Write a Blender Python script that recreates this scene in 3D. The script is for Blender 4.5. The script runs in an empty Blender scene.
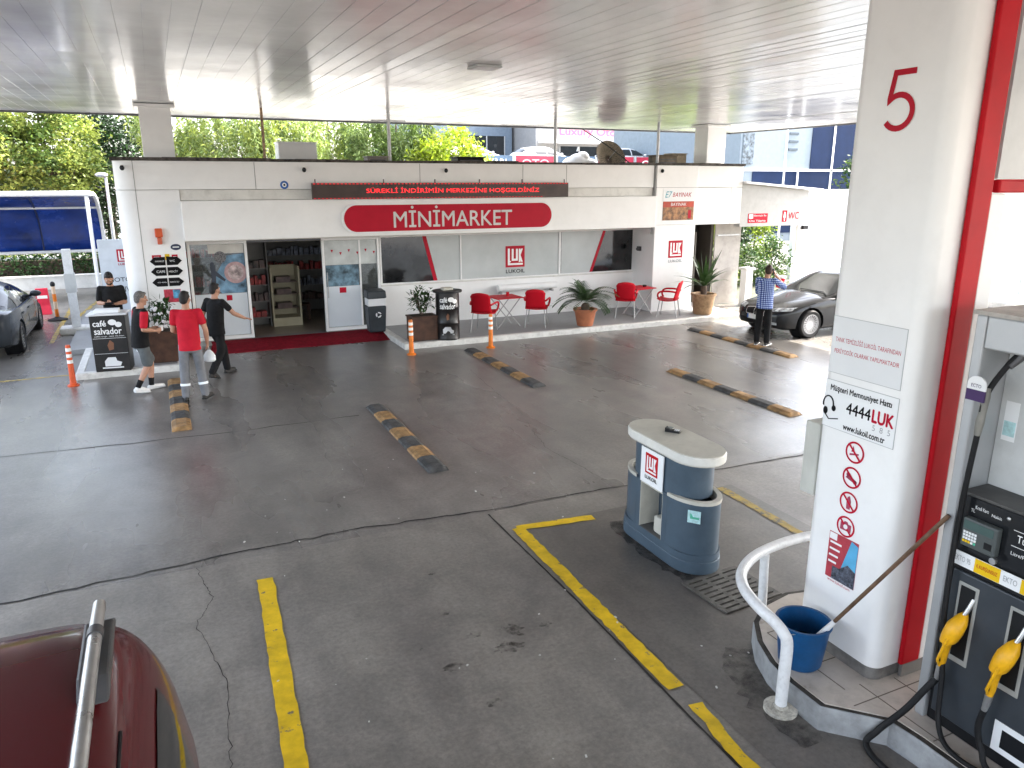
import bpy, bmesh, math, random
import numpy as np
from mathutils import Vector, Matrix
from mathutils.bvhtree import BVHTree
random.seed(7); RNG = np.random.default_rng(7)
PI = math.pi
scene = bpy.context.scene
COL = scene.collection

# ------------------------------------------------------------------ materials
def M(name, col, rough=0.5, metal=0.0, var=0.08, vs=4.0, bump=0.0, bs=40.0, spec=0.3, coat=0.0,
      emit=None, estr=0.0, dirt=0.0, transl=0.0, rvar=0.0, hue=0.0):
    m = bpy.data.materials.new(name); m.use_nodes = True
    nt = m.node_tree; N = nt.nodes; Lk = nt.links
    b = N['Principled BSDF']
    tc = N.new('ShaderNodeTexCoord')
    no = N.new('ShaderNodeTexNoise'); no.inputs['Scale'].default_value = vs; no.inputs['Detail'].default_value = 6
    no.inputs['Roughness'].default_value = 0.6
    Lk.new(tc.outputs['Object'], no.inputs['Vector'])
    rp = N.new('ShaderNodeValToRGB'); rp.color_ramp.elements[0].position = 0.3; rp.color_ramp.elements[1].position = 0.72
    c = np.array(col)
    lo = np.clip(c*(1-var*1.6), 0, 1); hi = np.clip(c*(1+var), 0, 1)
    if hue: hi = np.clip(hi*np.array([1+hue, 1, 1-hue]), 0, 1)
    rp.color_ramp.elements[0].color = (*lo, 1); rp.color_ramp.elements[1].color = (*hi, 1)
    Lk.new(no.outputs['Fac'], rp.inputs['Fac'])
    out = rp.outputs['Color']
    if dirt > 0:
        n2 = N.new('ShaderNodeTexNoise'); n2.inputs['Scale'].default_value = vs*2.3; n2.inputs['Detail'].default_value = 8
        n2.inputs['Roughness'].default_value = 0.7
        Lk.new(tc.outputs['Object'], n2.inputs['Vector'])
        r2 = N.new('ShaderNodeValToRGB'); r2.color_ramp.elements[0].position = 0.5; r2.color_ramp.elements[1].position = 0.75
        r2.color_ramp.elements[0].color = (0, 0, 0, 1); r2.color_ramp.elements[1].color = (dirt, dirt, dirt, 1)
        Lk.new(n2.outputs['Fac'], r2.inputs['Fac'])
        mx = N.new('ShaderNodeMixRGB'); mx.inputs['Color2'].default_value = (0.10, 0.085, 0.07, 1)
        Lk.new(r2.outputs['Color'], mx.inputs['Fac']); Lk.new(out, mx.inputs['Color1']); out = mx.outputs['Color']
    Lk.new(out, b.inputs['Base Color'])
    b.inputs['Roughness'].default_value = rough; b.inputs['Metallic'].default_value = metal
    b.inputs['Specular IOR Level'].default_value = spec
    if coat: b.inputs['Coat Weight'].default_value = coat; b.inputs['Coat Roughness'].default_value = 0.04
    if rvar:
        mr = N.new('ShaderNodeMapRange'); mr.inputs['To Min'].default_value = max(0.02, rough-rvar); mr.inputs['To Max'].default_value = rough+rvar
        mr.inputs['From Min'].default_value = 0.3; mr.inputs['From Max'].default_value = 0.7
        Lk.new(no.outputs['Fac'], mr.inputs['Value']); Lk.new(mr.outputs['Result'], b.inputs['Roughness'])
    if bump:
        nb = N.new('ShaderNodeTexNoise'); nb.inputs['Scale'].default_value = bs; nb.inputs['Detail'].default_value = 5
        Lk.new(tc.outputs['Object'], nb.inputs['Vector'])
        bp = N.new('ShaderNodeBump'); bp.inputs['Strength'].default_value = bump; bp.inputs['Distance'].default_value = 0.02
        Lk.new(nb.outputs['Fac'], bp.inputs['Height']); Lk.new(bp.outputs['Normal'], b.inputs['Normal'])
    if emit: b.inputs['Emission Color'].default_value = (*emit, 1); b.inputs['Emission Strength'].default_value = estr
    if transl:
        o = N['Material Output']; tr = N.new('ShaderNodeBsdfTranslucent'); ms = N.new('ShaderNodeMixShader')
        ms.inputs[0].default_value = transl
        g = N.new('ShaderNodeMixRGB'); g.blend_type = 'MULTIPLY'; g.inputs['Fac'].default_value = 1; g.inputs['Color2'].default_value = (1.0, 1.0, 0.7, 1)
        Lk.new(out, g.inputs['Color1']); Lk.new(g.outputs['Color'], tr.inputs['Color'])
        Lk.new(b.outputs[0], ms.inputs[1]); Lk.new(tr.outputs[0], ms.inputs[2]); Lk.new(ms.outputs[0], o.inputs['Surface'])
    return m

def glassmat(name, tint=(0.8, 0.85, 0.85), opacity=0.15, rough=0.03):
    m = bpy.data.materials.new(name); m.use_nodes = True
    nt = m.node_tree; N = nt.nodes; Lk = nt.links; N.clear()
    o = N.new('ShaderNodeOutputMaterial'); t = N.new('ShaderNodeBsdfTransparent'); t.inputs[0].default_value = (*tint, 1)
    g = N.new('ShaderNodeBsdfGlossy'); g.inputs['Roughness'].default_value = rough; g.inputs['Color'].default_value = (1, 1, 1, 1)
    d = N.new('ShaderNodeBsdfDiffuse'); d.inputs[0].default_value = (tint[0]*.7, tint[1]*.7, tint[2]*.7, 1)
    m1 = N.new('ShaderNodeMixShader'); m1.inputs[0].default_value = opacity
    Lk.new(t.outputs[0], m1.inputs[1]); Lk.new(d.outputs[0], m1.inputs[2])
    f = N.new('ShaderNodeFresnel'); f.inputs['IOR'].default_value = 1.5
    m2 = N.new('ShaderNodeMixShader'); Lk.new(f.outputs[0], m2.inputs[0]); Lk.new(m1.outputs[0], m2.inputs[1]); Lk.new(g.outputs[0], m2.inputs[2])
    Lk.new(m2.outputs[0], o.inputs['Surface'])
    return m

white_panel = M('white_panel', (0.82, 0.815, 0.81), 0.28, var=0.03, vs=1.5, dirt=0.05, bump=0.02, bs=2)
white_dirty = M('white_dirty', (0.68, 0.67, 0.64), 0.45, var=0.08, vs=2.5, dirt=0.25)
white_clean = M('white_clean', (0.8, 0.8, 0.8), 0.35, var=0.02)
white_tube = M('white_tube', (0.74, 0.75, 0.76), 0.3, var=0.06, vs=12, dirt=0.22)
grey_panel = M('grey_panel', (0.52, 0.53, 0.53), 0.4, var=0.05, dirt=0.1)
red_sign = M('red_sign', (0.43, 0.006, 0.024), 0.45, var=0.05, spec=0.15)
red_paint = M('red_paint', (0.46, 0.006, 0.014), 0.5, var=0.10, vs=3, spec=0.12)
red_plastic = M('red_plastic', (0.52, 0.008, 0.020), 0.5, var=0.06, spec=0.12)
black_plastic = M('black_plastic', (0.011, 0.0115, 0.013), 0.45, var=0.2, vs=8, spec=0.2)
black_gloss = M('black_gloss', (0.012, 0.013, 0.015), 0.12, var=0.1)
rubber = M('rubber', (0.012, 0.012, 0.013), 0.6, var=0.25, vs=15, bump=0.1, spec=0.2)
steel = M('steel', (0.50, 0.50, 0.50), 0.36, metal=0.9, var=0.1, vs=12, rvar=0.12)
steel_dull = M('steel_dull', (0.40, 0.40, 0.40), 0.45, metal=0.7, var=0.15, vs=9, dirt=0.15)
alu = M('alu', (0.40, 0.41, 0.42), 0.4, metal=0.4, var=0.05)
chrome = M('chrome', (0.75, 0.75, 0.76), 0.12, metal=1.0, var=0.03)
dark_metal = M('dark_metal', (0.10, 0.10, 0.105), 0.45, metal=0.6, var=0.2)
txt_black = M('txt_black', (0.007, 0.007, 0.008), 0.5, spec=0.1)
txt_white = M('txt_white', (0.82, 0.82, 0.82), 0.5, var=0.02)
txt_red = M('txt_red', (0.46, 0.006, 0.03), 0.5, spec=0.1)
txt_grey = M('txt_grey', (0.33, 0.34, 0.36), 0.5)
txt_blue = M('txt_blue', (0.03, 0.12, 0.40), 0.5)
sticker_white = M('sticker_white', (0.78, 0.79, 0.8), 0.4, var=0.02)
sticker_grey = M('sticker_grey', (0.71, 0.72, 0.735), 0.35, var=0.02)
sticker_green = M('sticker_green', (0.08, 0.42, 0.28), 0.4)
sticker_teal = M('sticker_teal', (0.45, 0.68, 0.70), 0.4, var=0.2, vs=30)
sticker_yellow = M('sticker_yellow', (0.75, 0.48, 0.01), 0.4)
purple = M('purple', (0.05, 0.02, 0.10), 0.4)
sky_blue = M('sky_blue', (0.10, 0.38, 0.62), 0.4, var=0.2)
yellow_nozzle = M('yellow_nozzle', (0.78, 0.40, 0.01), 0.38, var=0.12, vs=14, dirt=0.15)
blue_grey = M('blue_grey', (0.060, 0.088, 0.118), 0.38, var=0.10, vs=5, dirt=0.06, rvar=0.08)
cream = M('cream', (0.56, 0.54, 0.47), 0.5, var=0.08, vs=6, dirt=0.12)
cream_top = M('cream_top', (0.50, 0.485, 0.43), 0.45, var=0.08, vs=5, dirt=0.16)
bucket_blue = M('bucket_blue', (0.008, 0.075, 0.21), 0.38, var=0.15, vs=9, dirt=0.1)
wood_handle = M('wood_handle', (0.13, 0.075, 0.045), 0.55, var=0.3, vs=14)
pump_grey = M('pump_grey', (0.040, 0.047, 0.056), 0.35, var=0.12, vs=4, dirt=0.08)
tile = M('tile', (0.50, 0.45, 0.40), 0.35, var=0.12, vs=3, dirt=0.3, rvar=0.12)
kerb_mat = M('kerb_mat', (0.33, 0.34, 0.35), 0.55, var=0.2, vs=5, dirt=0.35, bump=0.1, bs=25)
kerb_white = M('kerb_white', (0.66, 0.65, 0.62), 0.55, var=0.12, vs=4, dirt=0.35, bump=0.08)
orange_plastic = M('orange_plastic', (0.72, 0.19, 0.02), 0.4, var=0.12, vs=9, dirt=0.1)
orange_red = M('orange_red', (0.62, 0.09, 0.025), 0.4, var=0.12, vs=9, dirt=0.1)
reflective = M('reflective', (0.85, 0.83, 0.8), 0.3)
terracotta = M('terracotta', (0.42, 0.15, 0.075), 0.6, var=0.15, vs=6, dirt=0.15)
tan_pot = M('tan_pot', (0.38, 0.24, 0.13), 0.6, var=0.25, vs=10, dirt=0.2, bump=0.3, bs=30)
soil = M('soil', (0.05, 0.035, 0.025), 0.9, var=0.4, vs=30, bump=0.5)
brown_wood = M('brown_wood', (0.075, 0.035, 0.022), 0.5, var=0.3, vs=6)
leaf_dark = M('leaf_dark', (0.035, 0.085, 0.022), 0.45, var=0.5, vs=9, transl=0.2)
leaf_mid = M('leaf_mid', (0.075, 0.14, 0.03), 0.5, var=0.5, vs=1.2, transl=0.3, hue=0.15)
leaf_yel = M('leaf_yel', (0.24, 0.32, 0.08), 0.5, var=0.4, vs=1.0, transl=0.35, hue=0.15)
leaf_bright = M('leaf_bright', (0.27, 0.36, 0.025), 0.5, var=0.35, vs=1.5, transl=0.4)
leaf_will = M('leaf_will', (0.20, 0.27, 0.085), 0.5, var=0.45, vs=1.5, transl=0.35)
leaf_pine = M('leaf_pine', (0.022, 0.045, 0.018), 0.6, var=0.5, vs=1.5, transl=0.15)
leaf_palm = M('leaf_palm', (0.05, 0.10, 0.035), 0.4, var=0.35, vs=6, transl=0.15)
bark = M('bark', (0.11, 0.08, 0.06), 0.85, var=0.4, vs=9, bump=0.6, bs=20)
skin = M('skin', (0.43, 0.235, 0.16), 0.5, var=0.06, vs=14)
hair_black = M('hair_black', (0.012, 0.010, 0.010), 0.55, var=0.4, vs=60, bump=0.5, bs=90)
hair_grey = M('hair_grey', (0.14, 0.13, 0.125), 0.6, var=0.4, vs=60, bump=0.5, bs=90)
cloth_black = M('cloth_black', (0.010, 0.010, 0.011), 0.85, var=0.3, vs=9, bump=0.6, bs=9, spec=0.2)
cloth_red = M('cloth_red', (0.50, 0.012, 0.03), 0.8, var=0.12, vs=7, bump=0.6, bs=9, spec=0.2)
cloth_grey = M('cloth_grey', (0.17, 0.175, 0.19), 0.85, var=0.15, vs=7, bump=0.6, bs=9, spec=0.2)
cloth_short = M('cloth_short', (0.105, 0.115, 0.12), 0.85, var=0.15, vs=7, bump=0.6, bs=9, spec=0.2)
shoe_white = M('shoe_white', (0.7, 0.7, 0.7), 0.6)
shoe_dark = M('shoe_dark', (0.03, 0.028, 0.027), 0.6)
glass_dark = M('glass_dark', (0.012, 0.014, 0.016), 0.06, var=0.1, spec=0.6)
glass_store = M('glass_store', (0.022, 0.023, 0.025), 0.07, var=0.5, vs=1.6, spec=0.5)
frost = M('frost', (0.46, 0.49, 0.495), 0.3, var=0.10, vs=0.9, spec=0.4)
glass_clear = glassmat('glass_clear', (0.86, 0.9, 0.9), 0.06)
film_white = M('film_white', (0.60, 0.65, 0.70), 0.25, var=0.05, vs=1)
carpet_red = M('carpet_red', (0.20, 0.008, 0.018), 0.95, var=0.25, vs=12, bump=0.6, bs=120, spec=0.1)
paver = M('paver', (0.27, 0.275, 0.28), 0.42, var=0.16, vs=2.5, dirt=0.25, rvar=0.12)
yellow_line = None

# ------------------------------------------------------------------ scene objects
def tag(o, label=None, cat=None, group=None, kind=None):
    if label: o['label'] = label
    if cat: o['category'] = cat
    if group: o['group'] = group
    if kind: o['kind'] = kind
    return o

def thing(name, label, cat, loc=(0, 0, 0), rz=0.0, group=None):
    o = bpy.data.objects.new(name, None); COL.objects.link(o)
    o.empty_display_size = 0.1
    o.location = loc; o.rotation_euler = (0, 0, rz)
    o['_mw'] = 0
    return tag(o, label, cat, group)

def world_of(o):
    m = Matrix.Identity(4)
    while o is not None:
        m = (Matrix.Translation(o.location) @ o.rotation_euler.to_matrix().to_4x4()) @ m
        o = o.parent
    return m

class MB:
    """collects shapes, then links them as one mesh object"""
    def __init__(s): s.v = []; s.f = []
    def add(s, vs, fs):
        n = len(s.v); s.v += [tuple(p) for p in vs]; s.f += [tuple(i+n for i in f) for f in fs]; return s
    def box(s, c, d, rz=0.0, rot=None):
        hx, hy, hz = d[0]/2, d[1]/2, d[2]/2
        R = rot if rot is not None else Matrix.Rotation(rz, 3, 'Z')
        vs = [Vector(c)+R@Vector((x*hx, y*hy, z*hz)) for x, y, z in ((-1,-1,-1),(1,-1,-1),(1,1,-1),(-1,1,-1),(-1,-1,1),(1,-1,1),(1,1,1),(-1,1,1))]
        return s.add(vs, [(0,3,2,1),(4,5,6,7),(0,1,5,4),(1,2,6,5),(2,3,7,6),(3,0,4,7)])
    def b2(s, x0, x1, y0, y1, z0, z1): return s.box(((x0+x1)/2, (y0+y1)/2, (z0+z1)/2), (x1-x0, y1-y0, z1-z0))
    def prism(s, pts, o, r, u, depth):
        """2-D outline pts in the plane o + a*r + b*u, front face there, extruded away from its normal (r x u)"""
        r = Vector(r); u = Vector(u); o = Vector(o); n = r.cross(u)
        k = len(pts); fr = [o+r*a+u*b for a, b in pts]; bk = [p-n*depth for p in fr]
        fs = [tuple(range(k)), tuple(range(2*k-1, k-1, -1))]
        fs += [(i, i+k, (i+1) % k+k, (i+1) % k) for i in range(k)]
        return s.add(fr+bk, fs)
    def tube(s, path, r, seg=10, cap=True):
        path = [Vector(p) for p in path]; rs = r if isinstance(r, (list, tuple)) else [r]*len(path)
        vs = []; fs = []; up = None
        for i, p in enumerate(path):
            t = (path[min(i+1, len(path)-1)]-path[max(i-1, 0)]).normalized()
            if up is None:
                up = Vector((0, 0, 1)) if abs(t.z) < 0.9 else Vector((1, 0, 0))
            a = (up-t*up.dot(t)).normalized(); up = a; b = t.cross(a)
            for k in range(seg):
                w = 2*PI*k/seg; vs.append(p+(a*math.cos(w)+b*math.sin(w))*rs[i])
        for i in range(len(path)-1):
            for k in range(seg):
                fs.append((i*seg+k, i*seg+(k+1) % seg, (i+1)*seg+(k+1) % seg, (i+1)*seg+k))
        if cap:
            fs.append(tuple(range(seg-1, -1, -1))); n = (len(path)-1)*seg; fs.append(tuple(range(n, n+seg)))
        return s.add(vs, fs)
    def cyl(s, p0, p1, r0, r1=None, seg=20): return s.tube([p0, p1], [r0, r1 if r1 is not None else r0], seg)
    def lathe(s, prof, c, seg=28, axis='z', R=None):
        c = Vector(c); vs = []; fs = []; n = len(prof)
        for k in range(seg):
            w = 2*PI*k/seg
            for (r, z) in prof:
                p = Vector((r*math.cos(w), r*math.sin(w), z))
                if axis == 'y': p = Vector((p.x, p.z, p.y))
                if axis == 'x': p = Vector((p.z, p.x, p.y))
                if R is not None: p = R@p
                vs.append(c+p)
        for k in range(seg):
            for i in range(n-1):
                a = k*n+i; b = ((k+1) % seg)*n+i
                fs.append((a, b, b+1, a+1))
        return s.add(vs, fs)
    def ell(s, c, rad, R=None, nu=14, nv=10):
        c = Vector(c); vs = []; fs = []
        for j in range(nv+1):
            th = PI*j/nv
            for i in range(nu):
                w = 2*PI*i/nu
                p = Vector((rad[0]*math.sin(th)*math.cos(w), rad[1]*math.sin(th)*math.sin(w), rad[2]*math.cos(th)))
                vs.append(c+(R@p if R is not None else p))
        for j in range(nv):
            for i in range(nu):
                fs.append((j*nu+i, (j+1)*nu+i, (j+1)*nu+(i+1) % nu, j*nu+(i+1) % nu))
        return s.add(vs, fs)
    def loft(s, rings, cap=True):
        n = len(rings[0]); vs = [p for r in rings for p in r]; fs = []
        for i in range(len(rings)-1):
            for k in range(n):
                fs.append((i*n+k, i*n+(k+1) % n, (i+1)*n+(k+1) % n, (i+1)*n+k))
        if cap:
            fs.append(tuple(range(n-1, -1, -1))); b = (len(rings)-1)*n; fs.append(tuple(range(b, b+n)))
        return s.add(vs, fs)
    def mesh(s, name):
        me = bpy.data.meshes.new(name); me.from_pydata([tuple(p) for p in s.v], [], s.f); me.validate(); me.update(); return me
    def build(s, name, mat, parent=None, world=False, smooth=False, bevel=0.0, bseg=2, weld=True):
        me = bpy.data.meshes.new(name)
        v = s.v
        if world and parent is not None:
            mi = world_of(parent).inverted(); v = [tuple(mi@Vector(p)) for p in v]
        me.from_pydata([tuple(p) for p in v], [], s.f); me.validate()
        bm = bmesh.new(); bm.from_mesh(me)
        if weld: bmesh.ops.remove_doubles(bm, verts=bm.verts, dist=1e-5)
        bmesh.ops.recalc_face_normals(bm, faces=bm.faces); bm.to_mesh(me); bm.free()
        me.materials.append(mat)
        o = bpy.data.objects.new(name, me); COL.objects.link(o)
        if parent is not None: o.parent = parent
        if smooth: shade(o)
        if bevel:
            md = o.modifiers.new('bevel', 'BEVEL'); md.width = bevel; md.segments = bseg; md.limit_method = 'ANGLE'; md.angle_limit = math.radians(40)
        return o

def shade(o, ang=40):
    me = o.data
    me.polygons.foreach_set('use_smooth', [True]*len(me.polygons))
    bm = bmesh.new(); bm.from_mesh(me)
    for e in bm.edges:
        if len(e.link_faces) == 2 and e.calc_face_angle(0) > math.radians(ang): e.smooth = False
    bm.to_mesh(me); bm.free()

def struct(name, mb, mat, **k):
    o = mb.build(name, mat, **k); o['kind'] = 'structure'; return o

def copy_tree(o, parent=None):
    c = o.copy(); COL.objects.link(c); c.parent = parent
    for ch in list(o.children): copy_tree(ch, c)
    return c

_fonts = {}
def text_mesh(s):
    cu = bpy.data.curves.new('t', 'FONT'); cu.body = s; cu.align_x = 'LEFT'; cu.resolution_u = 3
    cu.offset = 0.0
    o = bpy.data.objects.new('t', cu); COL.objects.link(o)
    dg = bpy.context.evaluated_depsgraph_get(); dg.update()
    me = bpy.data.meshes.new_from_object(o.evaluated_get(dg))
    v = [(p.co.x, p.co.y) for p in me.vertices]; f = [tuple(p.vertices) for p in me.polygons]
    bpy.data.objects.remove(o); bpy.data.curves.remove(cu); bpy.data.meshes.remove(me)
    return v, f
def text(mb, s, o, r, u, w=None, h=None, align='l', skew=0.0, bold=0.0):
    """letters laid on the plane; o = lower-left (or centre) of the text's box"""
    v, f = text_mesh(s)
    a = np.array(v); lo = a.min(0); hi = a.max(0); a = a-lo; sz = hi-lo
    sy = (h/sz[1]) if h else None; sx = (w/sz[0]) if w else None
    if sx is None: sx = sy
    if sy is None: sy = sx
    a = a*np.array([sx, sy])
    if align == 'c': a = a-np.array([sz[0]*sx/2, sz[1]*sy/2])
    if skew: a[:, 0] += a[:, 1]*skew
    r = Vector(r); u = Vector(u); n = r.cross(u); o = Vector(o)
    offs = [(0, 0)] if not bold else [(-bold, 0), (bold, 0), (0, bold), (0, -bold)]
    for i, (dx, dy) in enumerate(offs):
        mb.add([o+r*(x+dx)+u*(y+dy)+n*(i*0.0004) for x, y in a], f)
    return mb
def lettering(s, o, r, u, mat, parent, w=None, h=None, align='l', skew=0.0, bold=0.0, world=True, name='lettering'):
    mb = MB(); text(mb, s, o, r, u, w, h, align, skew, bold)
    return mb.build(name, mat, parent, world=world, weld=False)
def rrect(w, h, rad, n=8):
    pts = []
    for cx, cy, a0 in ((w-rad, h-rad, 0), (rad, h-rad, 90), (rad, rad, 180), (w-rad, rad, 270)):
        for k in range(n+1):
            a = math.radians(a0+90*k/n); pts.append((cx+rad*math.cos(a), cy+rad*math.sin(a)))
    return pts
def circ(cx, cy, r, n=24): return [(cx+r*math.cos(2*PI*k/n), cy+r*math.sin(2*PI*k/n)) for k in range(n)]
def rect(x0, y0, x1, y1): return [(x0, y0), (x1, y0), (x1, y1), (x0, y1)]
X_, Y_, Z_ = Vector((1, 0, 0)), Vector((0, 1, 0)), Vector((0, 0, 1))

def luk_logo(parent, o, r, u, s, caption=None, cap_mat=None, red=None):
    """square red emblem with the white joined letters, caption below; o = lower-left of the red square, s = its side"""
    r = Vector(r); u = Vector(u); n = r.cross(u); o = Vector(o)
    MB().prism(rect(0, 0, s, s), o, r, u, 0.004).build('emblem', red or red_sign, parent, world=True)
    m = MB(); q = lambda pts, k=0: m.prism([(a*s, b*s) for a, b in pts], o+n*(0.002+k*0.0006), r, u, 0.0015)
    q(rect(.12, .10, .22, .88)); q(rect(.22, .10, .90, .19), 1)
    q(rect(.32, .30, .42, .86)); q(rect(.42, .30, .54, .40), 1); q(rect(.54, .30, .64, .86), 2)
    q(rect(.22, .24, .28, .30), 0)
    q(rect(.69, .24, .775, .86)); q([(.775, .54), (.90, .86), (.80, .86), (.775, .78)], 1); q([(.775, .58), (.90, .24), (.80, .24), (.775, .34)], 2)
    m.build('emblem_letters', txt_white, parent, world=True, weld=False)
    if caption:
        lettering(caption, o+r*(s*.02)-u*(s*.27)+n*0.002, r, u, cap_mat or txt_black, parent, w=s*.98, h=s*.17, bold=s*.004)
# ------------------------------------------------------------------ camera, light, sky
cam = bpy.data.cameras.new('camera'); cam_o = bpy.data.objects.new('camera', cam); COL.objects.link(cam_o)
cam.sensor_width = 36.0; cam.lens = 760.0/1024*36.0; cam.clip_end = 2000; cam.clip_start = 0.05
cam_o.location = (0, 0, 3.6); cam_o.rotation_euler = (math.radians(90-15.02), 0, math.radians(-24.7))
scene.camera = cam_o
SUN = Vector((0.70, -0.06, 0.70)).normalized()
sl = bpy.data.lights.new('sun', 'SUN'); sl.energy = 2.3; sl.angle = math.radians(0.53); sl.color = (1, 0.94, 0.85)
so = bpy.data.objects.new('sun', sl); COL.objects.link(so); so.rotation_euler = SUN.to_track_quat('Z', 'Y').to_euler(); so.location = (20, -10, 30)
w = bpy.data.worlds.new('World'); scene.world = w; w.use_nodes = True
sky = w.node_tree.nodes.new('ShaderNodeTexSky'); sky.sky_type = 'NISHITA'; sky.sun_disc = False
sky.sun_elevation = math.asin(SUN.z); sky.sun_rotation = math.atan2(SUN.x, SUN.y); sky.ozone_density = 0.4; sky.dust_density = 3.5; sky.air_density = 1.0
bg = w.node_tree.nodes['Background']; bg.inputs['Strength'].default_value = 0.15
hs = w.node_tree.nodes.new('ShaderNodeHueSaturation'); hs.inputs['Saturation'].default_value = 0.55; w.node_tree.links.new(sky.outputs[0], hs.inputs['Color']); w.node_tree.links.new(hs.outputs[0], bg.inputs['Color'])
vs_ = scene.view_settings; vs_.view_transform = 'Standard'; vs_.look = 'None'; vs_.exposure = 3.35; vs_.gamma = 1
try: scene.cycles.use_denoising = True
except Exception: pass
scene.cycles.max_bounces = 12; scene.cycles.diffuse_bounces = 6; scene.cycles.glossy_bounces = 5; scene.cycles.transparent_max_bounces = 24
scene.cycles.caustics_reflective = False; scene.cycles.sample_clamp_indirect = 8

# ------------------------------------------------------------------ ground
def concrete_mat(name, base=(0.240, 0.224, 0.206), rough=0.36):
    m = bpy.data.materials.new(name); m.use_nodes = True
    N = m.node_tree.nodes; Lk = m.node_tree.links; b = N['Principled BSDF']
    tc = N.new('ShaderNodeTexCoord')
    def noise(sc, det=6, ro=0.6, stretch=None, dist=0.0):
        n = N.new('ShaderNodeTexNoise'); n.inputs['Scale'].default_value = sc; n.inputs['Detail'].default_value = det
        n.inputs['Roughness'].default_value = ro; n.inputs['Distortion'].default_value = dist
        if stretch:
            mp = N.new('ShaderNodeMapping'); mp.inputs['Scale'].default_value = stretch[:3]; mp.inputs['Rotation'].default_value = (0, 0, stretch[3])
            Lk.new(tc.outputs['Object'], mp.inputs['Vector']); Lk.new(mp.outputs[0], n.inputs['Vector'])
        else: Lk.new(tc.outputs['Object'], n.inputs['Vector'])
        return n
    def ramp(src, p0, p1, c0, c1):
        r = N.new('ShaderNodeValToRGB'); e = r.color_ramp.elements
        e[0].position = p0; e[1].position = p1; e[0].color = (*c0, 1); e[1].color = (*c1, 1)
        Lk.new(src.outputs['Fac'], r.inputs['Fac']); return r.outputs['Color']
    def mix(a, c, mode='MULTIPLY', f=1.0):
        x = N.new('ShaderNodeMixRGB'); x.blend_type = mode; x.inputs['Fac'].default_value = f
        Lk.new(a, x.inputs['Color1']); Lk.new(c, x.inputs['Color2']); return x.outputs['Color']
    c = np.array(base)
    big = ramp(noise(0.28, 4, 0.55), 0.3, 0.72, tuple(c*0.76), tuple(c*1.2))
    mid = ramp(noise(1.6, 7, 0.65, dist=0.6), 0.28, 0.75, (0.70, 0.70, 0.70), (1.22, 1.20, 1.17))
    fine = ramp(noise(26, 6, 0.75), 0.3, 0.75, (0.66, 0.66, 0.66), (1.22, 1.22, 1.22))
    streak = ramp(noise(2.2, 6, 0.6, stretch=(1.0, 0.22, 1, 0.35)), 0.35, 0.7, (0.78, 0.78, 0.79), (1.10, 1.10, 1.08))
    pale = ramp(noise(1.7, 9, 0.78, dist=0.3), 0.50, 0.78, (1, 1, 1), (1.22, 1.19, 1.15))
    stain = ramp(noise(2.6, 6, 0.7, dist=0.5), 0.60, 0.80, (1, 1, 1), (0.74, 0.73, 0.72))
    col = mix(mix(mix(mix(big, mid), fine), streak), pale)
    stain = ramp(noise(0.9, 7, 0.68, dist=0.4), 0.52, 0.80, (1, 1, 1), (0.72, 0.71, 0.70)); col = mix(col, stain)
    Lk.new(col, b.inputs['Base Color'])
    rr = N.new('ShaderNodeMapRange'); rr.inputs['From Min'].default_value = 0.3; rr.inputs['From Max'].default_value = 0.7
    rr.inputs['To Min'].default_value = rough-0.05; rr.inputs['To Max'].default_value = rough+0.09
    nr = noise(0.8, 4, 0.5, stretch=(1, 0.3, 1, 0.3)); Lk.new(nr.outputs['Fac'], rr.inputs['Value']); Lk.new(rr.outputs[0], b.inputs['Roughness'])
    bp = N.new('ShaderNodeBump'); bp.inputs['Strength'].default_value = 0.12; bp.inputs['Distance'].default_value = 0.01
    Lk.new(noise(45, 5, 0.7).outputs['Fac'], bp.inputs['Height']); Lk.new(bp.outputs[0], b.inputs['Normal'])
    b.inputs['Specular IOR Level'].default_value = 0.6
    return m
concrete = concrete_mat('concrete')
concrete_sealed = concrete_mat('concrete_sealed', (0.195, 0.184, 0.174), 0.27)
asphalt = concrete_mat('asphalt_pale', (0.25, 0.236, 0.212), 0.6)
slab_dark = concrete_mat('concrete_oily', (0.150, 0.138, 0.126), 0.36)
crack_mat = M('crack_dark', (0.03, 0.028, 0.026), 0.8, var=0.4)
def sheet(x0, x1, y0, y1, z): return MB().add([(x0, y0, z), (x1, y0, z), (x1, y1, z), (x0, y1, z)], [(0, 1, 2, 3)])
struct('ground', sheet(-400, 400, -300, 600, -0.006), asphalt)
struct('forecourt', sheet(-14, 26, -14, 7.26, 0.0), concrete)
struct('forecourt', sheet(-14, 26, 7.26, 24.5, 0.0), concrete_sealed)
struct('pump_bay_floor', sheet(3.2, 6.05, 1.0, 6.75, 0.004), slab_dark)

def wobble_strip(pts, wid, z, jit=0.012, seg=0.12, taper=False):
    """a ragged flat strip along a polyline"""
    m = MB(); P = []
    for (a, b) in zip(pts[:-1], pts[1:]):
        a = Vector((*a, 0)); b = Vector((*b, 0)); n = max(1, int((b-a).length/seg))
        for k in range(n): P.append(a.lerp(b, k/n))
    P.append(Vector((*pts[-1], 0))); L = []
    for i, p in enumerate(P):
        t = (P[min(i+1, len(P)-1)]-P[max(i-1, 0)]).normalized(); nrm = Vector((-t.y, t.x, 0))
        w0 = wid*(1 if not taper else max(0.15, 1-abs(2*i/len(P)-1)))
        L.append((p+nrm*(w0/2+random.uniform(-jit, jit)), p-nrm*(w0/2+random.uniform(-jit, jit))))
    vs = [];
    for a, b in L: vs += [(a.x, a.y, z), (b.x, b.y, z)]
    fs = [(2*i, 2*i+1, 2*i+3, 2*i+2) for i in range(len(L)-1)]
    return m.add(vs, fs)
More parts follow.
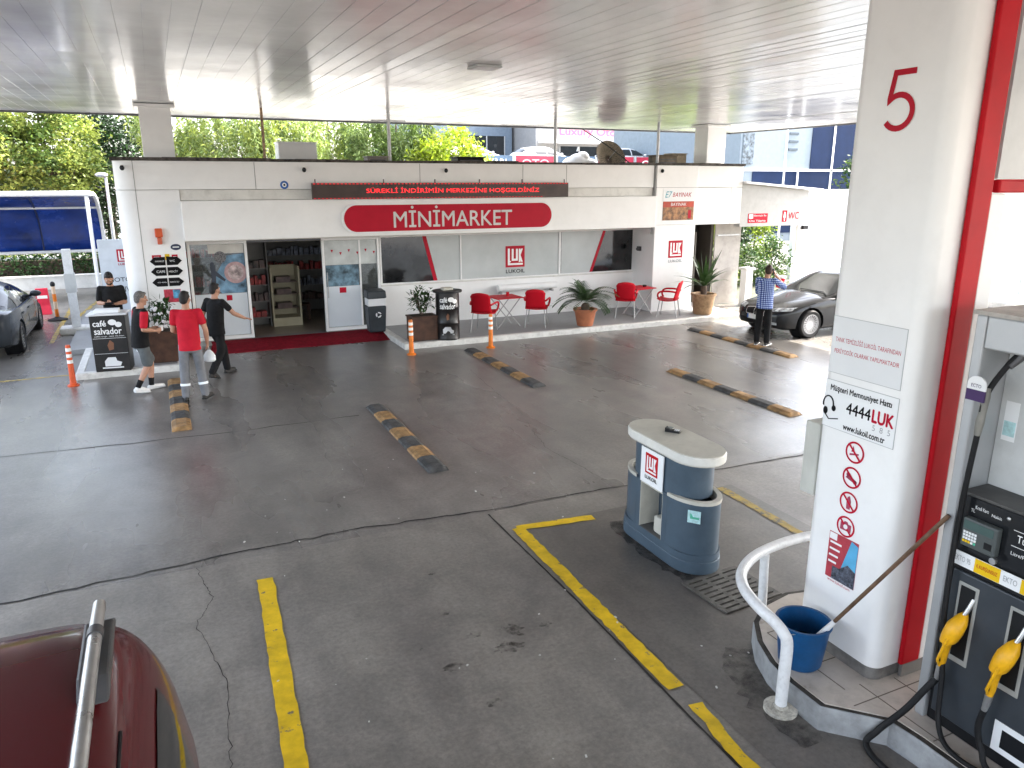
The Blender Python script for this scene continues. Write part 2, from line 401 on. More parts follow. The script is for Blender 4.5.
def crackline(pts, amp, n):
    out = []
    for (a, b) in zip(pts[:-1], pts[1:]):
        for k in range(n):
            f = k/n; out.append((a[0]+(b[0]-a[0])*f+random.gauss(0, amp), a[1]+(b[1]-a[1])*f+random.gauss(0, amp)))
    out.append(pts[-1]); return out
struct('floor_joint', wobble_strip(crackline([(-7, 7.22), (-1.6, 7.27), (0.5, 7.43), (1.6, 7.45), (3.1, 7.3), (4.65, 7.28), (9.5, 7.1)], 0.012, 14), 0.022, 0.004, 0.006, 0.09), crack_mat)
struct('floor_joint', wobble_strip(crackline([(-7, 11.75), (-2.24, 11.62), (0.4, 11.42), (2.6, 11.45)], 0.012, 10), 0.018, 0.004, 0.005, 0.15), crack_mat)
struct('floor_joint', wobble_strip([(3.02, 7.2), (3.03, 5.2), (3.0, 3.6), (2.98, 0.5)], 0.02, 0.004, 0.003, 0.1), crack_mat)
struct('floor_crack', wobble_strip(crackline([(0.0, 7.25), (0.1, 6.6), (-0.05, 6.2), (0.12, 5.3), (0.05, 4.3)], 0.008, 16), 0.005, 0.004, 0.002, 0.05), crack_mat)
struct('floor_crack', wobble_strip(crackline([(5.3, 13.5), (5.0, 10.6), (4.6, 8.9), (4.75, 7.5)], 0.012, 22), 0.005, 0.004, 0.002, 0.08), crack_mat)

def paint_mat(name, col, wear=0.5, rough=0.5):
    m = M(name, col, rough, var=0.18, vs=6, dirt=0.0)
    N = m.node_tree.nodes; Lk = m.node_tree.links; b = N['Principled BSDF']; tc = [n for n in N if n.type == 'TEX_COORD'][0]
    n = N.new('ShaderNodeTexNoise'); n.inputs['Scale'].default_value = 9; n.inputs['Detail'].default_value = 9; n.inputs['Roughness'].default_value = 0.72
    Lk.new(tc.outputs['Object'], n.inputs['Vector'])
    r = N.new('ShaderNodeValToRGB'); r.color_ramp.elements[0].position = 0.66-0.2*wear; r.color_ramp.elements[1].position = 0.70-0.14*wear
    Lk.new(n.outputs['Fac'], r.inputs['Fac'])
    mx = N.new('ShaderNodeMixRGB'); mx.inputs['Color2'].default_value = (0.13, 0.12, 0.105, 1)
    src = b.inputs['Base Color'].links[0].from_socket
    Lk.new(r.outputs['Color'], mx.inputs['Fac']); Lk.new(src, mx.inputs['Color1']); Lk.new(mx.outputs[0], b.inputs['Base Color'])
    return m
yellow_line = paint_mat('yellow_line', (0.70, 0.46, 0.012), 0.35)
yellow_worn = paint_mat('yellow_worn', (0.42, 0.30, 0.06), 0.85)
struct('yellow_marking', wobble_strip([(0.575, 6.76), (0.44, 4.2), (0.38, 2.9)], 0.145, 0.009, 0.008, 0.09), yellow_line)
struct('yellow_marking', wobble_strip([(3.17, 6.74), (3.10, 3.86)], 0.135, 0.009, 0.009, 0.07), yellow_line)
struct('yellow_marking', wobble_strip([(3.16, 6.74), (4.04, 6.64)], 0.12, 0.0095, 0.008, 0.08), yellow_line)
struct('yellow_marking', wobble_strip([(3.12, 3.66), (3.06, 3.2), (3.02, 2.4)], 0.10, 0.009, 0.012, 0.06), yellow_line)
struct('yellow_marking', wobble_strip([(5.86, 6.72), (5.78, 4.5), (5.74, 3.0)], 0.11, 0.009, 0.014, 0.08), yellow_worn)
struct('yellow_marking', wobble_strip([(-6.5, 16.2), (-1.8, 16.3)], 0.09, 0.004, 0.008, 0.2), yellow_worn)
struct('yellow_marking', wobble_strip([(-2.45, 19.8), (-2.5, 26.5)], 0.10, 0.004, 0.008, 0.3), yellow_worn)
struct('yellow_marking', wobble_strip([(-3.6, 23.3), (-2.2, 23.3), (-1.75, 27.6)], 0.10, 0.0045, 0.008, 0.3), yellow_worn)
# oil drips on the concrete
def grime_mat(name, col, sc, lo, hi):
    m = M(name, col, 0.45, var=0.3, vs=20); N = m.node_tree.nodes; Lk = m.node_tree.links; o = N['Material Output']; b = N['Principled BSDF']
    tc = [n for n in N if n.type == 'TEX_COORD'][0]; n = N.new('ShaderNodeTexNoise'); n.inputs['Scale'].default_value = sc; n.inputs['Detail'].default_value = 7; n.inputs['Roughness'].default_value = .65
    Lk.new(tc.outputs['Object'], n.inputs['Vector']); r = N.new('ShaderNodeMapRange'); r.inputs['From Min'].default_value = lo; r.inputs['From Max'].default_value = hi; r.inputs['To Max'].default_value = .6
    Lk.new(n.outputs['Fac'], r.inputs['Value']); t = N.new('ShaderNodeBsdfTransparent'); x = N.new('ShaderNodeMixShader'); Lk.new(r.outputs[0], x.inputs[0]); Lk.new(t.outputs[0], x.inputs[1]); Lk.new(b.outputs[0], x.inputs[2]); Lk.new(x.outputs[0], o.inputs['Surface'])
    return m
oil = grime_mat('oil_stain', (0.05, 0.042, 0.036), 14, .42, .60)
m = MB()
for (x, y, r) in ((2.31, 5.05, .085), (2.24, 4.86, .03), (2.2, 4.84, .10), (1.71, 4.77, .07), (1.83, 4.27, .05), (2.0, 5.1, .05), (2.35, 4.95, .025), (1.9, 5.5, .03), (2.02, 6.2, .028), (2.6, 5.0, .05), (1.55, 5.1, .02)):
    n = 22; r = r*1.05
    pts = [(x+r*(1+random.uniform(-.35, .25))*1.25*math.cos(2*PI*k/n), y+r*(.75+random.uniform(-.3, .2))*math.sin(2*PI*k/n), 0.004) for k in range(n)]
    m.add(pts, [tuple(range(n))])
tag(m.build('oil_stains', oil), kind='stuff')
m = MB()
for i in range(46):
    x = random.uniform(0.3, 4.4); y = random.uniform(3.2, 9.5); s = random.uniform(0.004, 0.013)
    if 3.9 < x and y < 6.6: continue
    m.box((x, y, 0.004+s*0.3), (s*2, s*1.2, s*0.6), rz=random.uniform(0, 3))
tag(m.build('litter_specks', M('litter', (0.6, 0.6, 0.57), 0.7)), kind='stuff')

# drain grate in the bay floor
gr = thing('drain_grate', 'metal drain grating with parallel slots in the floor beside blue-grey bin unit', 'drain grate', (4.40, 4.80, 0.004)); gr.scale = (.74, .74, 1)
grm = M('grate_metal', (0.13, 0.125, 0.115), 0.5, metal=0.3, var=0.3, vs=9, dirt=0.3)
m = MB(); G = Vector((4.45, 4.72, 0.006))
for i in range(9):
    m.b2(-0.42, 0.42, -0.36+i*0.09-0.03, -0.36+i*0.09+0.03, 0.0, 0.012)
for x in (-0.42, -0.14, 0.14, 0.42): m.b2(x-0.03, x+0.03, -0.39, 0.39, 0.001, 0.010)
o = m.build('grating', grm, gr); o.rotation_euler = (0, 0, 0.08)
o = MB().b2(-0.45, 0.45, -0.40, 0.40, 0.0004, 0.002).build('pit', crack_mat, gr); o.rotation_euler = (0, 0, 0.08)

# ------------------------------------------------------------------ walkway in front of the shop
m = MB()
m.b2(-1.5, 1.1-1.4, 15.97, 18.3, -0.05, 0.12)
struct('walkway', MB().b2(-1.5, 0.10, 15.95, 18.3, -0.05, 0.12), paver)
struct('walkway', MB().b2(4.85, 14.2, 15.95, 18.3, -0.05, 0.12), paver)
struct('walkway', MB().b2(-2.0, -0.65, 18.3, 24.0, -0.05, 0.10), paver)
struct('kerb', MB().b2(-1.65, 0.22, 15.8, 15.95, -0.05, 0.124), kerb_white, bevel=0.02)
struct('kerb', MB().b2(4.68, 14.25, 15.8, 15.95, -0.05, 0.124), kerb_white, bevel=0.02)
struct('kerb', MB().b2(4.68, 4.85, 15.953, 17.9, -0.05, 0.124), kerb_white, bevel=0.02)
struct('kerb', MB().b2(0.10, 0.22, 15.953, 17.2, -0.05, 0.124), kerb_white, bevel=0.02)
struct('kerb', MB().b2(-1.65, -1.5, 15.953, 18.3, -0.05, 0.124), kerb_white, bevel=0.02)
struct('entrance_slab', MB().b2(0.22, 4.68, 17.6, 18.3, -0.05, 0.09), paver)
# ramped red carpet at the door
cp = MB(); xs0, xs1 = 0.75, 4.82
cp.add([(xs0, 17.0, 0.012), (xs1, 16.98, 0.012), (xs1-0.12, 17.62, 0.105), (xs1-0.12, 17.98, 0.105), (xs0+.1, 17.98, 0.105), (xs0+.1, 17.62, 0.105),
        (xs0, 17.0, 0.0), (xs1, 16.98, 0.0)], [(0, 1, 2, 5), (5, 2, 3, 4), (6, 7, 1, 0)])
tag(cp.build('entrance_carpet', carpet_red), 'long dark red carpet laid along the shop doorway', 'carpet')

# ------------------------------------------------------------------ canopy over the forecourt
CZ = 5.15; CX0, CX1, CY0, CY1 = -5.4, 18.1, -6.5, 21.6
can = thing('station_canopy', 'huge white panelled forecourt canopy overhead with glossy ribbed soffit', 'canopy', (0.25, 18.8, 0))
soff = M('soffit_white', (0.83, 0.835, 0.835), 0.20, metal=0.24, var=0.10, vs=0.5, bump=0.14, bs=1.6, rvar=0.07, dirt=0.12)
m = MB(); x = CX0; rr = random.Random(3)
while x < CX1-0.01:
    wd = 0.25; x2 = min(x+wd, CX1); t = rr.gauss(0, 0.0012); ny = 16
    for j in range(ny):
        ya = CY0+(CY1-CY0)*j/ny; yb = CY0+(CY1-CY0)*(j+1)/ny
        m.add([(x+.003, ya, CZ+t), (x2-.003, ya, CZ-t), (x2-.003, yb, CZ-t), (x+.003, yb, CZ+t)], [(0, 1, 2, 3)])
    m.add([(x-.003, CY0, CZ+.004), (x+.003, CY0, CZ), (x+.003, CY1, CZ), (x-.003, CY1, CZ+.004)], [(0, 1, 2, 3)])
    m.add([(x2-.003, CY0, CZ), (x2, CY0, CZ+.004), (x2, CY1, CZ+.004), (x2-.003, CY1, CZ)], [(0, 1, 2, 3)])
    x = x2
m.build('soffit', soff, can, world=True, weld=False)
m = MB()
m.b2(CX0-.05, CX1+.05, CY1, CY1+.05, CZ-.03, CZ+1.0); m.b2(CX0-.05, CX1+.05, CY0-.05, CY0, CZ-.03, CZ+1.0)
m.b2(CX0-.05, CX0, CY0, CY1, CZ-.03, CZ+1.0); m.b2(CX1, CX1+.05, CY0, CY1, CZ-.03, CZ+1.0)
m.build('fascia', white_panel, can, world=True)
MB().b2(CX0, CX1, CY0, CY1, CZ+0.9, CZ+0.95).build('roof_deck', grey_panel, can, world=True)
m = MB(); m.b2(CX0, CX1, CY1-.02, CY1-.003, CZ-.045, CZ-.004); m.b2(CX1-.02, CX1-.003, CY0, CY1, CZ-.045, CZ-.004)
m.build('edge_trim', dark_metal, can, world=True)
for (cx, cy, wd) in ((0.24, 18.75, 0.62), (15.0, 18.75, 0.66)):
    c = MB().b2(cx-wd/2, cx+wd/2, cy-.3, cy+.3, 3.8, CZ-.012).build('column', white_panel, can, world=True, bevel=0.012)
    MB().b2(cx-wd/2-.09, cx+wd/2+.09, cy-.39, cy+.39, CZ-.08, CZ-.013).build('capital', white_panel, c, world=True, bevel=0.008)
for (lx, ly) in ((4.45, 10.6),):
    l = MB().b2(lx-.19, lx+.19, ly-.19, ly+.19, CZ-.035, CZ-.004).build('light_fitting', grey_panel, can, world=True, bevel=0.006)
    MB().b2(lx-.15, lx+.15, ly-.15, ly+.15, CZ-.039, CZ-.036).build('lens', sticker_grey, l, world=True)
# thin poles from roof to canopy
for i, (px_, py_) in enumerate(((5.31, 18.6), (2.41, 18.6), (9.81, 18.6), (13.07, 18.6))):
    lab = ('thin white pole with a short crossbar on the roof left of the lime tree', 'rusty thin pole standing on the roof before the willow trees',
           'thin grey pole on the roof in front of the dealership banners', 'thin grey pole on the roof beside the white satellite column')[i]
    if i == 3: lab = 'thin grey pole on the roof nearest the brown crate'
    t = thing('roof_pole', lab, 'pole', (px_, py_, 3.95), group='thin poles between roof and canopy')
    MB().cyl((0, 0, 0), (0, 0, CZ-3.95-.005), 0.04 if i != 1 else 0.03).build('shaft', (white_tube, M('rusty', (.42, .28, .18), .7, var=.5, vs=14), steel_dull, steel_dull)[i], t, smooth=True)
    if i == 0: MB().b2(-.42, .42, -.015, .015, 1.0, 1.03).build('crossbar', steel_dull, t)
    MB().b2(-.09, .09, -.09, .09, 0.0, 0.02).build('base_plate', steel_dull, t)
# ------------------------------------------------------------------ the shop
PY = 17.2; GY = 18.1; RZ = 3.97
shop = thing('minimarket_building', 'long flat-roofed white minimarket with recessed glass front under the canopy', 'shop', (6.5, 18.1, 0))
B = lambda: MB()
def sp(name, mb, mat, parent=shop, **k): return mb.build(name, mat, parent, world=True, **k)
# left rounded corner panel
ang = [math.radians(180+90*k/8) for k in range(9)]
pts = [(-0.65+.35+.35*math.cos(a), PY+.35+.35*math.sin(a)) for a in ang]
m = B(); poly = pts+[(0.51, PY), (0.51, GY+.1), (-0.65, GY+.1)]
def extr(poly, z0, z1):
    n = len(poly); q = MB()
    q.add([(x, y, z0) for x, y in poly]+[(x, y, z1) for x, y in poly], [tuple(range(n-1, -1, -1)), tuple(range(n, 2*n))]+[(i, (i+1) % n, (i+1) % n+n, i+n) for i in range(n)])
    return q
sp('corner_panel', extr(poly, 0.1, 3.405), white_panel, smooth=True)
pts2 = [(p[0], p[1]) for p in pts]+[(12.02, PY), (12.02, GY+.1), (-0.65, GY+.1)]
sp('parapet', extr(pts2, 3.415, RZ), white_panel, smooth=True)
sp('parapet', B().b2(13.40, 14.98, PY, GY+.1, 3.415, RZ), white_panel, bevel=0.006)
sp('wall_panel', B().b2(13.40, 14.60, PY+.002, GY, 2.42, 3.405), white_panel, bevel=0.005)
sp('wall_panel', B().b2(14.61, 14.98, PY+.002, GY, 2.42, 3.405), white_panel, bevel=0.005)
sp('wall_panel', B().b2(0.52, 12.02, PY+.03, GY, 3.2, 3.405), white_dirty)
jm = M('joint_grey', (0.25, 0.25, 0.25), 0.6)
m = B()
for x in (2.0, 5.6, 8.2, 9.4): m.b2(x-.006, x+.006, PY-.003, PY+.01, 3.42, RZ-.01)
m.b2(12.0, 12.03, PY-.002, PY+.02, 2.2, RZ); m.b2(-.29, -.28, PY-.004, PY+.02, .12, RZ)
sp('panel_joint', m, jm)
m = B(); rr = random.Random(5)
x = -0.68
while x < 15.0:
    x2 = x+rr.uniform(.5, 1.2); m.b2(x, min(x2, 15.02), PY-.025, PY+.30, RZ+.002, RZ+.045+rr.uniform(0, .03)); x = x2+.002
sp('coping', m, M('coping_dark', (0.085, 0.075, 0.068), 0.85, var=0.5, vs=8, bump=0.6))
sp('roof', B().b2(-0.6, 14.98, PY+.31, 30.5, 3.72, 3.85), M('roof_screed', (0.34, 0.325, 0.30), 0.8, var=0.2, vs=1.2, dirt=.25))
sp('side_wall', B().b2(-0.62, -0.42, GY+.11, 30.5, 0, 3.71), white_dirty)
sp('side_wall', B().b2(14.8, 14.98, GY+.3, 30.5, 0, 3.71), white_dirty)
sp('back_wall', B().b2(-0.41, 14.79, 30.3, 30.5, 0, 3.71), white_dirty)
# the wide white sign board
sp('fascia_board', B().b2(0.51, 12.05, 17.08, GY-.02, 2.385, 3.195), white_panel, bevel=0.012)
# soffit under fascia, inner
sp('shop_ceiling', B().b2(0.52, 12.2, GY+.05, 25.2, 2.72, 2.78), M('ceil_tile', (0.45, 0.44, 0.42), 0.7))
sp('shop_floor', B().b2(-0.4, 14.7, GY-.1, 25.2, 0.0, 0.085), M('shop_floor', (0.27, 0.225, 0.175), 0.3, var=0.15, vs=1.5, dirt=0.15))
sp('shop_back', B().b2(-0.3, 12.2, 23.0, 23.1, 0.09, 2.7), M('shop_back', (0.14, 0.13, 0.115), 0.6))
# header over the glass
sp('header', B().b2(0.52, 12.3, GY-.01, GY+.14, 2.30, 2.715), white_dirty)
# right: low wall and windows
sp('apron_wall', B().b2(4.82, 12.3, GY, GY+.2, 0.0, 1.10), white_panel, bevel=0.006)
sp('apron_cap', B().b2(4.82, 12.3, GY-.04, GY+.2, 1.103, 1.135), white_dirty, bevel=0.004)
# windows (glass strip with slanted film)
wins = ((4.87, 6.9, ), (6.94, 9.71), (9.77, 12.25))
for i, (a, b) in enumerate(wins):
    wn = sp('shop_window', B().b2(a, b, GY+.05, GY+.062, 1.14, 2.30), glass_store)
    m = B(); m.b2(a-.035, a, GY+.02, GY+.09, 1.137, 2.30); m.b2(b, b+.035, GY+.02, GY+.09, 1.137, 2.30); m.b2(a, b, GY+.02, GY+.09, 1.137, 1.165); m.b2(a, b, GY+.02, GY+.09, 2.27, 2.299)
    if i == 1: m = B(); m.b2(a, b, GY+.02, GY+.09, 1.137, 1.165); m.b2(a, b, GY+.02, GY+.09, 2.27, 2.299); m.b2(9.714, 9.733, GY+.02, GY+.09, 1.137, 2.30)
    sp('frame', m, white_clean, wn)
    z0, z1 = 1.168, 2.268; yy = GY+.046
    def slab(pts, mat, nm, d=.003):
        sp(nm, B().prism([(p[0], p[1]) for p in pts], (0, yy, 0), X_, Z_, d), mat, wn)
    if i == 0:
        slab([(6.02, z1), (6.9, z1), (6.9, z0), (6.29, z0)], frost, 'frosted_film'); slab([(5.92, z1), (6.015, z1), (6.285, z0), (6.19, z0)], red_sign, 'red_stripe')
    elif i == 1: slab([(6.905, z1), (9.71, z1), (9.71, z0), (6.905, z0)], frost, 'frosted_film')
    else:
        slab([(9.80, z1), (11.08, z1), (10.68, z0), (9.80, z0)], frost, 'frosted_film'); slab([(11.085, z1), (11.17, z1), (10.77, z0), (10.685, z0)], red_sign, 'red_stripe')
    if i == 1:
        luk_logo(wn, (8.16, yy-.003, 1.40), X_, Z_, 0.55, 'LUKOIL', txt_black)
# pilaster
pil = sp('pilaster', B().b2(12.05, 13.38, 17.12, GY+.25, 0.1, RZ+.001), white_panel, bevel=0.01)
m = B(); m.b2(12.045, 13.385, 17.114, 17.14, 3.405, 3.413); m.b2(12.045, 13.385, 17.114, 17.14, 2.44, 2.446); sp('panel_joint', m, jm, pil)
sp('wall_light', B().b2(11.98, 12.05, 17.70, 17.82, 1.72, 1.84).b2(11.9, 11.98, 17.66, 17.74, 1.75, 1.80), dark_metal, pil)
# side doorway right of the pilaster
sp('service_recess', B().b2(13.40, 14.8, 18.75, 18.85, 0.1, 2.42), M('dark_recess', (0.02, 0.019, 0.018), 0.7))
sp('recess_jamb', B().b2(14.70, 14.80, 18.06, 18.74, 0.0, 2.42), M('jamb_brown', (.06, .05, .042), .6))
dr = sp('steel_door', B().b2(14.81, 15.76, 18.0, 18.05, 0.02, 2.38), M('door_grey', (0.43, 0.40, 0.37), 0.5, var=0.12, vs=2, dirt=0.3), bevel=0.005)
sp('door_bar', B().b2(14.88, 15.70, 17.985, 17.998, 2.02, 2.06), steel_dull, dr)
dk = sp('open_door', B().b2(14.1, 14.14, 18.0, 18.7, 0.12, 2.15), M('door_frame_dark', (0.10, 0.09, 0.075), 0.5), bevel=0.004)
sp('handle', B().b2(14.04, 14.1, 18.05, 18.15, 1.1, 1.13), steel, dk)

# entrance: glass screens left and right of the open doorway
def screen(x0, x1, name):
    pane = sp(name, B().b2(x0+.05, x1-.05, GY+.04, GY+.05, 0.17, 2.25), glass_clear)
    m = B(); m.b2(x0, x0+.06, GY, GY+.09, .1, 2.30); m.b2(x1-.06, x1, GY, GY+.09, .1, 2.30); m.b2(x0+.061, x1-.061, GY, GY+.09, .1, .18); m.b2(x0+.061, x1-.061, GY, GY+.09, 2.24, 2.30)
    sp('frame', m, white_clean, pane, bevel=0.004)
    return pane
L = screen(0.56, 1.80, 'entrance_door')
def patch(pts, mat, nm, par, y=GY+.036, d=.002): return sp(nm, B().prism(pts, (0, y, 0), X_, Z_, d), mat, par)
sea = M('sea_print', (0.16, 0.29, 0.42), 0.4, var=0.55, vs=3.5); sand = M('sand_print', (0.55, 0.58, 0.58), 0.4, var=0.15, vs=3)
patch(rect(.63, .19, 1.73, 1.14), film_white, 'white_film', L)
patch([(1.2, 1.145), (1.73, 1.145), (1.73, 2.02), (1.35, 1.98), (1.12, 1.6), (1.05, 1.3)], sea, 'poster', L)
patch(rect(.98, 2.03, 1.73, 2.23), M('roll_blind', (.6, .59, .56), .7, var=.1), 'blind', L)
patch(circ(1.22, 1.95, .13), M('round_print', (.16, .16, .17), .5, var=.95, vs=30), 'round_sticker', L, y=GY+.033)
patch(circ(1.52, 1.60, .24, 30), M('pink_print', (.45, .30, .31), .5, var=.2, vs=9), 'round_sticker', L, y=GY+.032)
patch(circ(1.52, 1.60, .17, 30), M('pink_print_inner', (.52, .42, .42), .5, var=.5, vs=7), 'round_sticker', L, y=GY+.029)
patch([(1.0, 1.82), (1.05, 1.86), (1.09, 1.8), (1.1, 1.66), (1.3, 1.45), (1.27, 1.41), (1.1, 1.54), (1.08, 1.15), (1.01, 1.15)], M('figure_reflection', (.05, .06, .085), .5), 'reflected_figure', L, y=GY+.030)  # dark silhouette patch, a person's reflection painted onto the door glass
patch(rect(1.28, .98, 1.40, 1.10), red_sign, 'push_sticker', L, y=GY+.033)
R = screen(3.45, 4.82, 'entrance_door')
patch(rect(3.52, .19, 4.33, 1.16), film_white, 'white_film', R)
patch(rect(3.52, 1.165, 4.30, 1.66), M('sea_print_dark', (.13, .22, .29), .4, var=.6, vs=5), 'poster', R)
patch(rect(3.52, 1.665, 4.75, 2.23), sand, 'poster', R)
for k in range(6):
    patch([(3.66+k*.2, 2.02-.06*(k % 2)), (3.72+k*.2, 2.02-.06*(k % 2)), (3.69+k*.2, 1.95-.06*(k % 2))], red_sign, 'heart_sticker', R, y=GY+.032)
patch(rect(3.82, 1.0, 3.98, 1.13), red_sign, 'push_sticker', R, y=GY+.033)
patch(rect(4.32, .19, 4.36, 2.23), white_clean, 'sash', R, y=GY+.020, d=.03)
sp('door_handle', B().b2(3.535, 3.55, GY-.03, GY-.0, .9, 1.5), steel_dull, R)
sp('slider_track', B().b2(1.80, 3.45, GY+.02, GY+.1, 2.25, 2.31), dark_metal)
# shop interior
def rack(x0, x1, y, zs, facing, lab, cols, depth=.35, back=True, seed=1):
    t = thing('product_shelf', lab, 'shelf', ((x0+x1)/2, y, .09), group=None)
    m = B()
    for z in zs: m.b2(x0, x1, y-depth/2, y+depth/2, z, z+.03)
    m.b2(x0, x1, y+depth/2, y+depth/2+.02, .09, 2.25); m.b2(x0-.03, x0, y-depth/2, y+depth/2+.02, .09, 2.25); m.b2(x1, x1+.03, y-depth/2, y+depth/2+.02, .09, 2.25)
    m.build('shelf_frame', M('shelf_metal', (.16, .155, .15), .5), t, world=True)
    rr = random.Random(seed)
    for ci, c in enumerate(cols):
        m = B()
        for zi, z in enumerate(zs):
            if zi % len(cols) != ci: continue
            x = x0+.04
            while x < x1-.1:
                w = rr.uniform(.06, .14); h = rr.uniform(.12, .24); m.b2(x, x+w*.9, y-depth/2+.02, y+.1, z+.031, z+.03+h); x += w+rr.uniform(0, .03)
        o = m.build('shelf_goods', c, t, world=True); o['kind'] = 'stuff'
    return t
gr_ = M('goods_red', (.33, .03, .03), .4, var=.6, vs=6); gg_ = M('goods_yellow', (.45, .38, .13), .4, var=.6, vs=6); gb_ = M('goods_blue', (.18, .2, .26), .4, var=.8, vs=8); gd_ = M('goods_dark', (.09, .055, .05), .4, var=.8, vs=8)
rack(1.7, 4.4, 21.4, (.4, .8, 1.22, 1.62, 1.98), 1, 'long wall shelf of packed goods seen through the open doorway', (gd_, gb_, gr_, gb_, gg_), seed=4)
rack(.5, 1.35, 18.55, (.2, .55, .9, 1.25, 1.6, 1.9), 1, 'shelf of red boxes right behind the left entrance glass', (gr_, gd_, gr_), depth=.3, seed=6)
rack(1.9, 2.35, 19.6, (.3, .7, 1.1, 1.5), 1, 'narrow shelf of red goods just inside the doorway', (gr_, gd_), seed=8)
st = thing('display_stand', 'cream cardboard display stand with dark pockets in the middle of doorway', 'display stand', (2.75, 19.6, .09))
sd = M('stand_cream', (.40, .36, .25), .5)
m = B(); m.b2(2.4, 2.44, 19.3, 19.9, .09, 1.55); m.b2(3.06, 3.1, 19.3, 19.9, .09, 1.55); m.b2(2.44, 3.06, 19.86, 19.9, .09, 1.55); m.b2(2.44, 3.06, 19.3, 19.9, .09, .3)
m.build('carton', sd, st, world=True); m = B()
for z in (.5, .85, 1.15): m.b2(2.45, 3.05, 19.45, 19.85, z, z+.02); m.b2(2.55, 2.9, 19.45, 19.8, z+.02, z+.14)
m.build('tray', gd_, st, world=True)
stool = thing('shop_stool', 'dark wooden stool standing inside the doorway', 'stool', (3.25, 20.0, .09))
B().b2(-.16, .16, -.16, .16, .4, .44).build('seat', brown_wood, stool)
for sx in (-1, 1):
    for sy in (-1, 1): B().b2(sx*.13-.02, sx*.13+.02, sy*.13-.02, sy*.13+.02, 0, .398).build('leg', brown_wood, stool)

# ------------------------------------------------------------------ signs on the shop
sg = thing('minimarket_sign', 'long red rounded sign reading MINIMARKET in white on the fascia', 'sign', (6.35, 17.08, 2.78))
MB().prism([(a-2.62, b-.325) for a, b in rrect(5.24, .65, .324, 12)], (6.34, 17.03, 2.775), X_, Z_, .045).build('rim', sticker_white, sg, world=True)
MB().prism([(a-2.565, b-.29) for a, b in rrect(5.13, .58, .289, 12)], (6.34, 17.024, 2.775), X_, Z_, .005).build('red_panel', red_sign, sg, world=True)
lettering('MİNİMARKET', (6.36, 17.02, 2.80), X_, Z_, M('sign_letters', (.62, .60, .60), .4), sg, w=2.93, h=.47, align='c', bold=.004)
led = thing('led_display', 'long dark scrolling LED display with red dotted letters above the red sign', 'LED sign', (6.25, 17.0, 3.36))
MB().b2(3.12, 9.35, 17.0, 17.075, 3.2, 3.54).build('housing', M('led_dark', (.055, .035, .03), .4, var=.2), led, world=True, bevel=.006)
lm = M('led_red', (.4, .01, .01), .5, emit=(1, .02, .03), estr=.22); lm2 = M('led_red_dim', (.3, .01, .015), .5, emit=(1, .03, .04), estr=.08)
lettering('SÜREKLİ İNDİRİMİN MERKEZİNE HOŞGELDİNİZ', (6.42, 16.997, 3.375), X_, Z_, lm, led, w=4.25, h=.15, align='c')
m = MB(); k = 0
while 3.15+k*.085 < 9.34:
    xx = 3.15+k*.085; m.b2(xx, xx+.04, 16.99, 17.0, 3.51, 3.535); m.b2(xx, xx+.04, 16.99, 17.0, 3.205, 3.222) if xx < 8.6 else None; k += 1
m.build('border_lights', lm2, led, world=True)['kind'] = 'stuff'
m = MB()
for xx in (3.2, 4.7, 5.9, 7.0, 8.1, 9.25): m.b2(xx-.012, xx+.012, 17.03, 17.05, 3.54, 3.62)
m.build('mount', dark_metal, led, world=True)
ps = thing('logo_sign', 'small red square logo sign with caption on the white pillar by the side door', 'sign', (12.76, 17.12, 1.7))
luk_logo(ps, (12.53, 17.115, 1.56), X_, Z_, .46, 'LUKOIL', txt_grey)
bs_ = thing('food_poster', 'grilled food poster with white name board above on the shop pillar', 'poster', (12.77, 17.12, 2.9))
MB().prism(rect(12.27, 3.07, 13.25, 3.36), (0, 17.112, 0), X_, Z_, .01).build('name_board', sticker_white, bs_, world=True)
lettering('BAYINAK', (12.57, 17.110, 3.17), X_, Z_, txt_red, bs_, w=.60, h=.11, skew=.25)
lettering('E7', (12.33, 17.110, 3.15), X_, Z_, M('teal_txt', (.05, .33, .42), .5), bs_, w=.18, h=.16, skew=.3)
MB().prism(rect(12.28, 2.56, 13.28, 3.05), (0, 17.110, 0), X_, Z_, .01).build('picture', M('food_print', (.32, .15, .06), .4, var=.85, vs=7), bs_, world=True)
MB().prism(rect(12.28, 2.90, 13.28, 3.05), (0, 17.108, 0), X_, Z_, .002).build('banner', M('red_print', (.45, .05, .02), .4, var=.2), bs_, world=True)
lettering('BAYINAK', (12.78, 17.106, 2.975), X_, Z_, txt_white, bs_, w=.5, h=.08, align='c')
MB().prism(rect(13.10, 2.6, 13.2, 2.82), (0, 17.107, 0), X_, Z_, .002).build('badge', red_sign, bs_, world=True)
